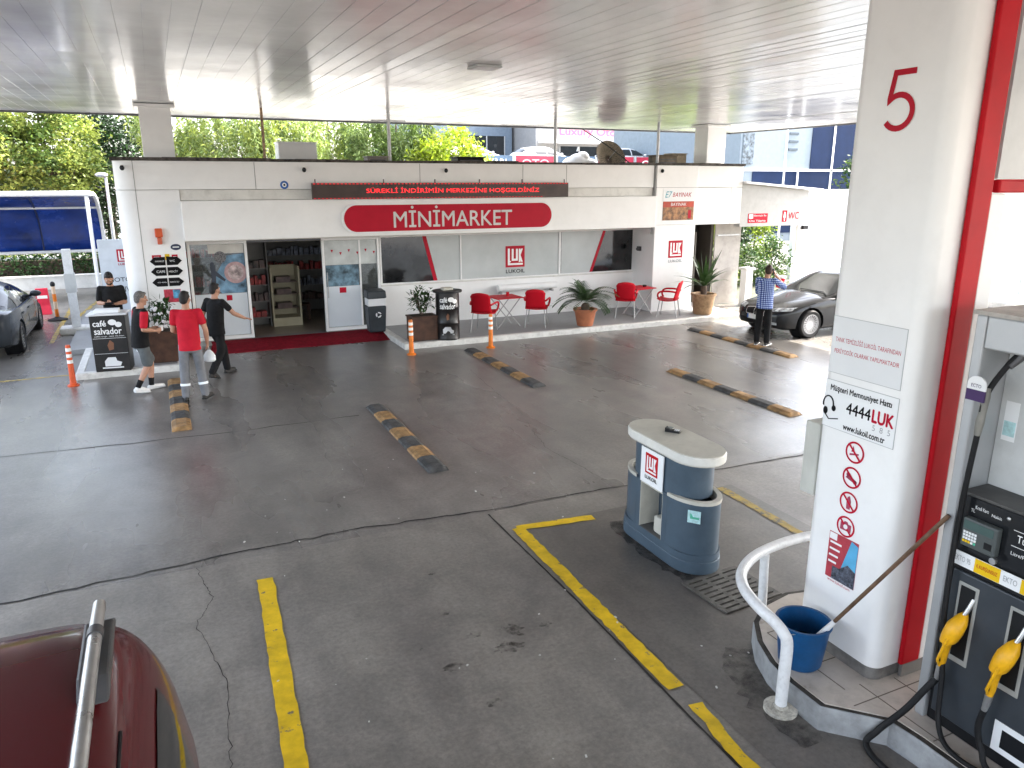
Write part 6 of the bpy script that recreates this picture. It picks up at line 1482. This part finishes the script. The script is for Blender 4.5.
def block(nm, lab, x0, x1, y0, y1, z0, z1, mt, wins=(), sign=None, cat='building'):
    t = thing(nm, lab, cat, ((x0+x1)/2, y0, z0)); MB().b2(x0, x1, y0, y1, z0, z1).build('wall', mt, t, world=True)
    MB().b2(x0-.1, x1+.1, y0-.1, y1+.1, z1+.002, z1+.25).build('parapet', mt, t, world=True)
    for (a, b, c, d) in wins:
        w_ = MB().b2(a, b, y0-.03, y0-.003, c, d).build('window', glass_dark, t, world=True)
        m = MB(); k = max(1, int((b-a)/1.5))
        for i in range(k+1): xx = a+(b-a)*i/k; m.b2(xx-.04, xx+.04, y0-.06, y0-.031, c, d)
        m.build('mullion', alu, w_, world=True)
    return t
b1 = block('grey_building', 'blue-grey building with dark openings left of the white showroom', 20.5, 28.5, 62, 75, 4.2, 13, M('wall_bluegrey', (.12, .155, .20), .6, var=.1), ((21.2, 23.5, 5.0, 6.6), (24.5, 27.8, 4.4, 7.2)))
b2_ = block('white_showroom', 'long white showroom with pink sign behind the dealer lot', 28.8, 52, 58, 75, 4.2, 11, M('showroom_white', (.25, .25, .255), .5), ((31, 36.5, 4.6, 6.3), (38, 45, 4.6, 6.3)))
lettering('Luxury Oto Center', (35.5, 57.99, 7.4), X_, Z_, M('pink_sign', (.55, .08, .16), .5), b2_, w=9.0, h=.8, align='c', bold=.03)
MB().b2(29.0, 52, 57.0, 57.9, 6.5, 6.75).build('awning', white_clean, b2_, world=True)
# navy building
nv = thing('navy_building', 'office block clad in navy blue and pale panels at the upper right', 'building', (37, 36, 0))
navy = M('navy_panel', (.008, .019, .055), .6, var=.15, vs=.7, spec=.08); pale = M('pale_panel', (.20, .235, .265), .6, var=.05, spec=.1)
MB().b2(31.0, 44, 36.0, 44, 0, 9).build('wall', pale, nv, world=True)
def nvp(a, b, c, d, mt, nm): MB().b2(a, b, 35.96, 35.997, c, d).build(nm, mt, nv, world=True)
nvp(36.4, 38.1, 4.25, 8.9, navy, 'navy_panel'); nvp(38.25, 44, 4.25, 8.9, navy, 'navy_panel'); nvp(32.0, 35.4, .5, 4.1, navy, 'navy_panel'); nvp(35.55, 38.1, .5, 4.1, navy, 'navy_panel'); nvp(38.25, 44, .5, 4.1, navy, 'navy_panel')
m = MB(); m.b2(38.10, 38.25, 35.94, 35.995, 0, 9); m.b2(31, 44, 35.94, 35.994, 4.11, 4.24); m.b2(35.41, 35.54, 35.94, 35.995, 0, 4.1); m.build('white_rib', white_clean, nv, world=True)
w_ = MB(); 
for k in range(3): w_.b2(34.6, 35.3, 35.95, 35.996, 5.3+.45*k, 5.42+.45*k)
w_.build('facade_mark', M('mark_dark', (.06, .08, .1), .5), nv, world=True)
MB().b2(31.15, 31.95, 35.95, 35.996, 4.5, 6.2).build('window', M('win_lattice', (.12, .15, .18), .3, var=.6, vs=5), nv, world=True)
lb = block('pale_building', 'pale blue-grey building behind the right roof column', 31.2, 35.6, 42, 50, 0, 9.2, M('wall_pale', (.20, .235, .26), .6, spec=.1), ((33.0, 34.2, 4.3, 4.9),)); lb.location.x += 0
ll = thing('lamp_mast', 'thin white lamp mast rising in front of the navy building', 'lamp post', (26.3, 27.5, 0)); MB().cyl((0, 0, 0), (0, 0, 6.4), .05, .035, 10).build('pole', white_tube, ll, smooth=True); MB().b2(-.3, .3, -.03, .03, 6.3, 6.36).build('arm', white_tube, ll)
# bright white wall at the right
ww = thing('white_wall', 'tall bright white sunlit boundary wall beyond the black car', 'wall', (25, 21.6, 0))
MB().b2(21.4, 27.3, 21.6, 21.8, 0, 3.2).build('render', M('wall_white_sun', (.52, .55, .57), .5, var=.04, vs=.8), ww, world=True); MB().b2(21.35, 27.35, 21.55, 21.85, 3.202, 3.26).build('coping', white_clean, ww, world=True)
struct('passage_ground', sheet(15.0, 20.8, 18.6, 40, .004), M('passage_soil', (.07, .075, .045), .85, var=.4, vs=3))
# garden seen through the passage
def bush(nm, lab, x, y, z, R, mats, seed, size=.13, dens=26):
    t = thing(nm, lab, 'shrub', (x, y, z), group='shrubs of the garden behind the passage')
    for k, mt in enumerate(mats):
        g = np.random.default_rng(seed+k); p, _ = ellipsoid_clusters(g, (0, 0, R[2]*.9), R, int(dens*(R[0]*R[1]+R[0]*R[2]+R[1]*R[2])/len(mats))+4, 50, .16); p[:, 2] = np.abs(p[:, 2])
        foliage_np(0, p, size, mt, 'foliage', t, .5, 0, seed+k, world=False)
    MB().tube([(0, 0, 0), (.05, 0, R[2])], [.05, .03], 7).build('stem', bark, t)
    return t
struct('garden_bank', MB().add([(15.2, 24.0, 0), (21.5, 24.0, 0), (27, 34, 3.4), (17, 34, 3.4)], [(0, 1, 2, 3)]), M('lawn', (.085, .115, .045), .8, var=.4, vs=3))
bush('garden_shrub', 'big dark bush in the middle of the garden view under the WC sign', 20.6, 24.5, .2, (1.0, .8, 1.1), [leaf_dark, leaf_pine], 41)
bush('garden_shrub', 'bright green bush hanging at upper left of the garden view', 18.9, 23.0, 1.25, (.5, .5, .55), [leaf_bright], 42)
bush('garden_shrub', 'lime green bush at the right of the garden view', 22.6, 25.0, .3, (.7, .6, 1.1), [leaf_bright, leaf_mid], 43)
bush('garden_shrub', 'low olive bush at the foot of the garden bank', 19.4, 22.8, 0, (.5, .4, .5), [leaf_mid, leaf_yel], 44)
bush('garden_shrub', 'yellow-green bush across the top of the garden bank', 23.5, 31.0, 2.2, (2.8, .8, .9), [leaf_yel, leaf_bright], 45, .18, 14)
bush('garden_shrub', 'dark green bush low on the left of the garden view beside the white post', 18.9, 21.0, 0, (.7, .6, .75), [leaf_dark, leaf_mid], 46, .11)
bush('garden_shrub', 'mid green bush behind the white post in the garden view', 20.2, 21.4, 0, (.65, .6, .8), [leaf_mid, leaf_dark], 47, .11)
stn = M('stone_step', (.42, .41, .38), .8, var=.2)
for i in range(6):
    t = thing('stone_step', 'pale flat step, number %d up the garden path' % (i+1), 'step', (21.4+.28*i, 23.6+.55*i, .1+.2*i), group='pale stone steps of the garden path')
    t['label'] = 'pale stone step of the garden path behind the passage'
    MB().b2(-.45, .45, -.2, .2, 0, .08).build('tread', stn, t, bevel=.02); MB().b2(-.42, .42, -.18, .2, -.2, -.001).build('riser', stn, t)
# things seen through the portal at far right
fw = thing('tiled_wall', 'white tiled service wall seen through the red portal', 'wall', (26, 21.0, 0))
pw = thing('air_service_cabinet', 'grey service cabinet with dark front seen through the portal', 'cabinet', (22.8, 13.9, 0))
MB().b2(22.1, 23.4, 13.6, 14.4, .15, 2.25).build('casing', sticker_grey, pw, world=True, bevel=.02); MB().b2(22.6, 23.34, 13.58, 13.598, .3, 2.1).build('door', M('cab_dark', (.06, .07, .10), .4), pw, world=True); MB().b2(22.14, 22.55, 13.58, 13.598, .3, 1.95).build('side_panel', M('cab_print', (.45, .52, .50), .4, var=.4, vs=4), pw, world=True); MB().b2(22.0, 23.5, 13.4, 14.5, 0, .148).build('base', kerb_white, pw, world=True)
for k in range(4): MB().b2(27.5, 60, 20.95, 21.0, .05+.72*k, .74+.72*k).build('course', white_clean, fw, world=True)
MB().b2(27.5, 60, 21.0, 21.1, 0, 2.9).build('backing', M('tile_joint', (.4, .4, .4), .6), fw, world=True)
fw.location = fw.location
# ------------------------------------------------------------------ people
def remesh(mb, name, mat, parent, vox, smooth_it=4, fac=.5):
    me = MB.mesh(mb, 'tmp'); o = bpy.data.objects.new('tmp', me); COL.objects.link(o)
    r = o.modifiers.new('r', 'REMESH'); r.mode = 'VOXEL'; r.voxel_size = vox; r.use_smooth_shade = True
    if smooth_it: s = o.modifiers.new('s', 'SMOOTH'); s.iterations = smooth_it; s.factor = fac
    m2 = eval_mesh(o); bpy.data.objects.remove(o); bpy.data.meshes.remove(me)
    m2.name = name; m2.materials.clear(); m2.materials.append(mat); m2.polygons.foreach_set('use_smooth', [True]*len(m2.polygons))
    q = bpy.data.objects.new(name, m2); COL.objects.link(q); q.parent = parent; return q
V = Vector
def limb(m, pts, rs, seg=12, sub=5):
    P = [V(p) for p in pts]; path = []; R = []
    for i in range(len(P)-1):
        for k in range(sub): path.append(P[i].lerp(P[i+1], k/sub)); R.append(rs[i]+(rs[i+1]-rs[i])*k/sub)
    path.append(P[-1]); R.append(rs[-1]); m.tube(path, R, seg)
    for p, r in ((P[0], rs[0]), (P[-1], rs[-1])): m.ell(p, (r*.98,)*3, nu=12, nv=8)
    for p, r in zip(P[1:-1], rs[1:-1]): m.ell(p, (r*1.01,)*3, nu=12, nv=8)
def ering(c, rx, ry, yaw=0.0, n=20):
    return [V((c[0]+rx*math.cos(a)*math.cos(yaw)-ry*math.sin(a)*math.sin(yaw), c[1]+rx*math.cos(a)*math.sin(yaw)+ry*math.sin(a)*math.cos(yaw), c[2])) for a in np.linspace(0, 2*PI, n, endpoint=False)]
def hand(m, wr, d, palm_n, curl=.6, s=1.0, side=1):
    """wr wrist, d direction of the hand, palm_n palm normal"""
    d = V(d).normalized(); n = V(palm_n); n = (n-d*n.dot(d)).normalized(); t = d.cross(n)*side; wr = V(wr)
    R = Matrix((t, d, n)).transposed()
    m.ell(wr+d*.045*s, (.042*s, .055*s, .018*s), R)
    for i, (off, L) in enumerate(((-.030, .066), (-.010, .078), (.010, .072), (.028, .056))):
        p = wr+d*.088*s+t*off*s; q = p+(d*math.cos(curl*.5)+n*math.sin(curl*.5))*L*.45*s; e = q+(d*math.cos(curl*1.4)+n*math.sin(curl*1.4))*L*.5*s
        limb(m, [wr+d*.05*s+t*off*.9*s, p, q, e], [.010*s, .0098*s, .0088*s, .0075*s], 8, 2)
    p = wr+d*.02*s-t*.035*s; limb(m, [p, p-t*.025*s+d*.025*s+n*.012*s, p-t*.022*s+d*.055*s+n*.024*s], [.013*s, .011*s, .009*s], 8, 2)
def head_R(yaw, pitch, roll=0): return Matrix.Rotation(yaw, 3, 'Z')@Matrix.Rotation(-pitch, 3, 'X')@Matrix.Rotation(roll, 3, 'Y')
def person(label, loc, rz, J, top, sleeve, legs, shoes, hair, shorts=False, vest=None, beard=False, bald=0, group=None, scale=1.0, sole=None, long_sleeve=.55):
    p = thing('person', label, 'person', loc, rz, group)
    g = lambda k: V(J[k])
    pel, chest, neck = g('pelvis'), g('chest'), g('neck'); hr = head_R(*J['head_rot']); hc = g('head')
    yw = J.get('twist', 0)
    m = MB()
    lerp = lambda a, b, t: a.lerp(b, t)
    tors = [(pel+V((0, 0, -.10)), .14, .10), (pel, .165, .115), (lerp(pel, chest, .4), .140, .10), (chest, .165, .115), (lerp(chest, neck, .62), .165, .095), (lerp(chest, neck, .9), .075, .065), (neck, .056, .06)]
    m.loft([ering(c, a, b, yw*min(1, i/3)) for i, (c, a, b) in enumerate(tors)])
    for s in 'LR':
        limb(m, [g('sh'+s), g('el'+s), lerp(g('el'+s), g('wr'+s), .3), g('wr'+s)], [.054, .042, .044, .027])
        limb(m, [lerp(chest, neck, .5), g('sh'+s)], [.07, .056])
        limb(m, [g('hip'+s), g('kn'+s), lerp(g('kn'+s), g('an'+s), .3), g('an'+s)], [.085, .056, .058, .036])
        f = V(J['toe'+s])-g('an'+s); limb(m, [g('an'+s)+V((0, 0, -.03)), V(J['toe'+s])], [.035, .028])
        hd = J.get('hand'+s, {}); d = hd.get('d', g('wr'+s)-g('el'+s)); nrm = hd.get('n', (1 if s == 'L' else -1, .2, 0))
        hand(m, g('wr'+s), d, nrm, hd.get('curl', .7), 1.0, 1 if s == 'R' else -1)
    # neck, head, face
    limb(m, [neck+V((0, 0, -.06)), lerp(neck, hc, .55)], [.062, .056])
    h = lambda x, y, z: hc+hr@V((x, y, z))
    m.ell(hc+hr@V((0, -.008, .012)), (.074, .094, .108), hr, 20, 14); m.ell(h(0, .030, -.062), (.052, .062, .058), hr); m.ell(h(0, .07, -.098), (.024, .020, .018), hr)
    limb(m, [h(0, .086, .012), h(0, .108, -.030)], [.010, .016], 8, 3); m.ell(h(0, .084, .030), (.058, .016, .012), hr)
    m.ell(h(0, .084, -.066), (.026, .014, .008), hr)
    for sx in (-1, 1): m.ell(h(sx*.075, -.008, -.012), (.012, .022, .032), hr); m.ell(h(sx*.042, .062, -.03), (.026, .026, .026), hr)
    body = remesh(m, 'body', skin, p, .0075, 3)
    for sx in (-1, 1):
        e = MB().ell(h(sx*.030, .0835, .014), (.0125, .010, .008), hr, 10, 8).build('eye', sticker_white, p, smooth=True); MB().ell(h(sx*.030, .0925, .013), (.0055, .003, .0055), hr, 8, 6).build('iris', txt_black, e)
    hm = MB(); hm.ell(h(0, -.020, .030), (.080, .094, .104), hr, 22, 16); hm.ell(h(0, -.055, -.02), (.070, .055, .07), hr); hm.ell(h(0, .045, .090), (.052, .040, .028), hr)
    remesh(hm, 'hair', hair, p, .009, 2)
    if beard:
        bm2 = MB(); bm2.ell(h(0, .040, -.078), (.056, .060, .046), hr); bm2.ell(h(-.05, .02, -.05), (.022, .04, .045), hr); bm2.ell(h(.05, .02, -.05), (.022, .04, .045), hr)
        remesh(bm2, 'beard', hair, p, .009, 2)
    # shirt
    def shirt(ex=.0, sleeves=True, arms_only=False, nm='shirt', mt=top):
        m = MB()
        if not arms_only:
            tt = [(pel+V((0, 0, -.13)), .182+ex, .140+ex), (pel+V((0, 0, .0)), .174+ex, .132+ex), (lerp(pel, chest, .4), .172+ex, .127+ex), (chest, .176+ex, .130+ex), (lerp(chest, neck, .55), .168+ex, .108+ex), (lerp(chest, neck, .80), .115+ex, .085+ex), (lerp(chest, neck, .93), .070+ex, .070+ex)]
            m.loft([ering(c, a, b, yw*min(1, i/3)) for i, (c, a, b) in enumerate(tt)])
        for s in 'LR':
            if sleeves: limb(m, [lerp(chest, neck, .55)*.55+g('sh'+s)*.45, g('sh'+s), lerp(g('sh'+s), g('el'+s), long_sleeve)] if not arms_only else [g('sh'+s), lerp(g('sh'+s), g('el'+s), long_sleeve)], [.070, .061+ex, .062+ex] if not arms_only else [.068, .066])
            elif not arms_only: limb(m, [lerp(chest, neck, .5), g('sh'+s)], [.07, .064])
        return remesh(m, nm, mt, p, .010, 4)
    if vest:
        shirt(0, False, True, 'sleeves', sleeve) if False else None
        ms_ = MB()
        for s in 'LR': limb(ms_, [g('sh'+s)+V((0, 0, -.01)), lerp(g('sh'+s), g('el'+s), .8)], [.066, .063])
        for k, s in enumerate('LR'):
            q = MB(); limb(q, [g('sh'+s)+V((0, 0, -.01)), lerp(g('sh'+s), g('el'+s), .8)], [.068, .064]); remesh(q, 'sleeve', sleeve, p, .010, 3)
        shirt(.006, False, False, 'vest', vest)
    else: shirt()
    # trousers or shorts
    m = MB(); m.loft([ering(c, a, b) for c, a, b in [(pel+V((0, 0, -.16)), .150, .115), (pel+V((0, 0, -.08)), .160, .122), (pel+V((0, 0, .06)), .152, .116)]])
    for s in 'LR':
        if shorts: limb(m, [g('hip'+s), lerp(g('hip'+s), g('kn'+s), .88)], [.092, .098])
        else: limb(m, [g('hip'+s), g('kn'+s), lerp(g('kn'+s), g('an'+s), .35), g('an'+s)+V((0, 0, .01))], [.088, .078, .076, .066])
    remesh(m, 'shorts' if shorts else 'trousers', legs, p, .010, 4)
    for s in 'LR':
        a = g('an'+s); t_ = V(J['toe'+s]); d = (t_-a); d.z = 0; d.normalize(); zf = min(a.z-.08, t_.z-.03)
        m = MB(); limb(m, [a+V((0, 0, -.005)), a+V((0, 0, -.045))], [.044, .046]); limb(m, [a-d*.045+V((0, 0, -.045)), a+d*.05+V((0, 0, -.045)), t_+d*.02+V((0, 0, .0))], [.038, .046, .036])
        sh = remesh(m, 'shoe', shoes, p, .009, 2)
        if sole:
            q = MB(); a2 = a-d*.07; sd = V((-d.y, d.x, 0)); t2 = t_+d*.05
            q.add([a2+sd*.04+V((0, 0, -.085)), a2-sd*.04+V((0, 0, -.085)), t2-sd*.045+V((0, 0, -.032)), t2+sd*.045+V((0, 0, -.032)), a2+sd*.04+V((0, 0, -.06)), a2-sd*.04+V((0, 0, -.06)), t2-sd*.045+V((0, 0, -.010)), t2+sd*.045+V((0, 0, -.010))], [(0, 1, 2, 3), (4, 7, 6, 5), (0, 4, 5, 1), (1, 5, 6, 2), (2, 6, 7, 3), (3, 7, 4, 0)])
            q.build('sole', sole, sh, bevel=.01)
    return p
def stand():
    return dict(pelvis=(0, 0, .96), chest=(0, .0, 1.28), neck=(0, -.01, 1.51), head=(0, .02, 1.655), head_rot=(0, 0, 0),
        shL=(-.185, 0, 1.44), elL=(-.24, -.03, 1.15), wrL=(-.25, .06, .90), shR=(.185, 0, 1.44), elR=(.24, -.03, 1.15), wrR=(.25, .06, .90),
        hipL=(-.09, 0, .92), knL=(-.10, .02, .50), anL=(-.11, -.01, .088), toeL=(-.13, .17, .035), hipR=(.09, 0, .92), knR=(.10, .02, .50), anR=(.11, -.01, .088), toeR=(.13, .17, .035))
# man with the phone
J = stand(); J.update(head=(0, .055, 1.64), neck=(0, .01, 1.51), head_rot=(0.05, .60), elL=(-.23, .03, 1.17), wrL=(-.10, .27, 1.17), elR=(.23, .03, 1.17), wrR=(.10, .27, 1.19),
    handL=dict(d=(.7, .45, .15), n=(.2, -.3, 1), curl=1.2), handR=dict(d=(-.7, .45, .15), n=(-.2, -.3, 1), curl=1.2))
p1 = person('bearded man in black t-shirt looking down at a phone behind the coffee stand', (-.93, 16.72, .12), PI-.1, J, cloth_black, None, cloth_black, shoe_dark, hair_black, beard=True, long_sleeve=.75)
mw = world_of(p1); t = thing('smartphone', 'dark smartphone held in both hands of the bearded man', 'phone', mw@V((.0, .345, 1.195)), PI-.1)
MB().box((0, 0, 0), (.15, .012, .075), rot=Matrix.Rotation(-.9, 3, 'X')).build('case', black_plastic, t, bevel=.005); MB().box((0, -.0072*.62, .0072*.78), (.14, .002, .066), rot=Matrix.Rotation(-.9, 3, 'X')).build('screen', M('phone_screen', (.12, .15, .2), .1), t)
# man in the vest and shorts
J = stand(); J.update(pelvis=(0, .0, .94), chest=(0, .05, 1.26), neck=(0, .07, 1.49), head=(.0, .10, 1.635), head_rot=(-.15, .12), shL=(-.185, .07, 1.42), shR=(.185, .05, 1.42), elR=(.25, -.02, 1.14), wrR=(.17, .22, 1.08), elL=(-.24, .05, 1.13), wrL=(-.16, .28, 1.06),
    hipL=(-.09, 0, .90), knL=(-.09, .17, .51), anL=(-.09, .14, .088), toeL=(-.09, .32, .035), hipR=(.09, 0, .90), knR=(.09, .05, .49), anR=(.09, -.17, .13), toeR=(.09, -.02, .035), handR=dict(d=(-.1, .8, .1), n=(-1, .1, 0), curl=1.1), handL=dict(d=(.2, .8, .1), n=(1, .1, 0), curl=1.0))
p2 = person('grey haired man in black vest, red sleeves and grey shorts walking right', (-.46, 14.42, 0), -math.radians(66), J, cloth_black, cloth_red, cloth_short, shoe_white, hair_grey, shorts=True, vest=cloth_black, sole=shoe_white)
for s in 'LR':
    a = V(J['an'+s]); q = MB(); k = V(J['kn'+s]); q.tube([a+V((0, 0, -.01)), a.lerp(k, .12), a.lerp(k, .30)], [.046, .044, .05], 14); q.build('sock', cloth_black, p2, smooth=True)
mw = world_of(p2); t = thing('paper_cup', 'small white cup in the hand of the grey haired man', 'cup', mw@V((.13, .33, 1.06)))
MB().lathe([(0, 0), (.028, 0), (.037, .09), (.034, .09), (.026, .005)], (0, 0, 0), 18).build('cup_body', sticker_white, t, smooth=True); MB().lathe([(.0, .088), (.038, .088), (.038, .096), (0, .096)], (0, 0, 0), 18).build('lid', sticker_grey, t)
# man in the red shirt
J = stand(); J.update(head_rot=(-.35, .05), knR=(.12, .05, .50), anR=(.155, .0, .088), toeR=(.22, .16, .035), anL=(-.13, -.06, .088), knL=(-.12, .0, .50), toeL=(-.16, .12, .035), elR=(.26, .0, 1.14), wrR=(.25, .14, .90), elL=(-.23, .05, 1.15), wrL=(-.12, .26, 1.06), chest=(.0, .01, 1.28))
J = {k: (tuple(V(v)*1.03) if k not in ('head_rot', 'twist') and not isinstance(v, dict) else v) for k, v in J.items()}
p3 = person('man in red polo shirt and grey work trousers with reflective bands, seen from behind', (.30, 13.40, .03), -.15, J, cloth_red, None, cloth_grey, shoe_dark, hair_black, sole=black_plastic)
for s in 'LR':
    a = V(J['an'+s]); k = V(J['kn'+s]); d = (k-a).normalized()
    MB().tube([a+d*.17, a+d*.21], [.079, .080], 18, cap=False).build('reflective_band', M('reflect_band', (.8, .85, .9), .3, emit=None), p3, smooth=True)
mw = world_of(p3); t = thing('white_bag', 'small white carrier bag held low by the man in red shirt', 'bag', mw@V((.27, .17, .60)), -.3); t.scale = (.75, .75, .85)
MB().loft([ering((0, 0, z), a, b) for z, a, b in ((0, .09, .05), (.03, .13, .08), (.12, .13, .07), (.20, .08, .03), (.24, .03, .015))]).build('sack', M('bag_white', (.72, .74, .76), .4, bump=.6, bs=14), t, smooth=True); MB().tube([(-.02, 0, .24), (0, 0, .31), (.02, 0, .24)], .006, 6).build('loop', sticker_white, t)
# man in black reaching out
J = stand(); J.update(pelvis=(0, .02, .95), chest=(0, .05, 1.27), neck=(0, .06, 1.50), head=(.0, .085, 1.645), head_rot=(-.1, .1), shL=(-.18, .05, 1.43), shR=(.185, .05, 1.43), elR=(.30, .20, 1.20), wrR=(.34, .43, 1.08), handR=dict(d=(.1, .8, -.2), n=(0, -.2, -1), curl=.3), elL=(-.24, -.05, 1.15), wrL=(-.22, .08, .92),
    hipL=(-.09, .02, .91), knL=(-.09, .24, .53), anL=(-.09, .30, .088), toeL=(-.10, .47, .04), hipR=(.09, .02, .91), knR=(.09, .0, .50), anR=(.09, -.26, .15), toeR=(.09, -.15, .035))
p4 = person('man in black t-shirt and black trousers striding to the door with one arm out', (.80, 14.98, 0), -math.radians(48), J, cloth_black, None, cloth_black, shoe_dark, hair_black, sole=black_plastic)
# man in the checked shirt on the phone
chk = bpy.data.materials.new('cloth_check'); chk.use_nodes = True; N = chk.node_tree.nodes; Lk = chk.node_tree.links; tc = N.new('ShaderNodeTexCoord'); sx = N.new('ShaderNodeSeparateXYZ'); Lk.new(tc.outputs['Object'], sx.inputs[0])
def band(sock, sc):
    a = N.new('ShaderNodeMath'); a.operation = 'MULTIPLY'; a.inputs[1].default_value = sc; Lk.new(sock, a.inputs[0]); b = N.new('ShaderNodeMath'); b.operation = 'SINE'; Lk.new(a.outputs[0], b.inputs[0]); c = N.new('ShaderNodeMath'); c.operation = 'GREATER_THAN'; c.inputs[1].default_value = 0.0; Lk.new(b.outputs[0], c.inputs[0]); return c.outputs[0]
ad = N.new('ShaderNodeMath'); ad.operation = 'ADD'; sm = N.new('ShaderNodeMath'); sm.operation = 'ADD'; Lk.new(sx.outputs['X'], sm.inputs[0]); Lk.new(sx.outputs['Y'], sm.inputs[1])
Lk.new(band(sx.outputs['Z'], 150), ad.inputs[0]); Lk.new(band(sm.outputs[0], 130), ad.inputs[1]); dv = N.new('ShaderNodeMath'); dv.operation = 'DIVIDE'; dv.inputs[1].default_value = 2; Lk.new(ad.outputs[0], dv.inputs[0])
rp = N.new('ShaderNodeValToRGB'); rp.color_ramp.elements[0].color = (.55, .62, .75, 1); rp.color_ramp.elements[1].color = (.008, .018, .11, 1); e = rp.color_ramp.elements.new(.5); e.color = (.06, .13, .42, 1); Lk.new(dv.outputs[0], rp.inputs['Fac']); Lk.new(rp.outputs['Color'], N['Principled BSDF'].inputs['Base Color']); N['Principled BSDF'].inputs['Roughness'].default_value = .85
J = stand(); J.update(head_rot=(.1, .18), head=(.02, .05, 1.645), elR=(.34, .16, 1.30), wrR=(.16, .10, 1.54), handR=dict(d=(-.35, .0, .9), n=(-1, .1, 0), curl=.9), elL=(-.20, .12, 1.16), wrL=(-.05, .25, 1.08))
p5 = person('man in blue checked shirt and black trousers holding a phone to his ear', (11.95, 12.72, .055), -math.radians(58), J, chk, None, cloth_black, shoe_dark, M('hair_brown', (.045, .025, .018), .6, var=.4, vs=60), sole=shoe_white, long_sleeve=1.0)
mw = world_of(p5); t = thing('mobile_phone', 'dark mobile phone pressed to the ear of the man in checked shirt', 'phone', mw@V((.115, .07, 1.63)), -math.radians(58))
MB().box((0, 0, 0), (.012, .07, .14), rot=Matrix.Rotation(.2, 3, 'X')).build('case', black_plastic, t, bevel=.004); MB().box((-.0075, 0, 0), (.002, .06, .12), rot=Matrix.Rotation(.2, 3, 'X')).build('screen', black_gloss, t)
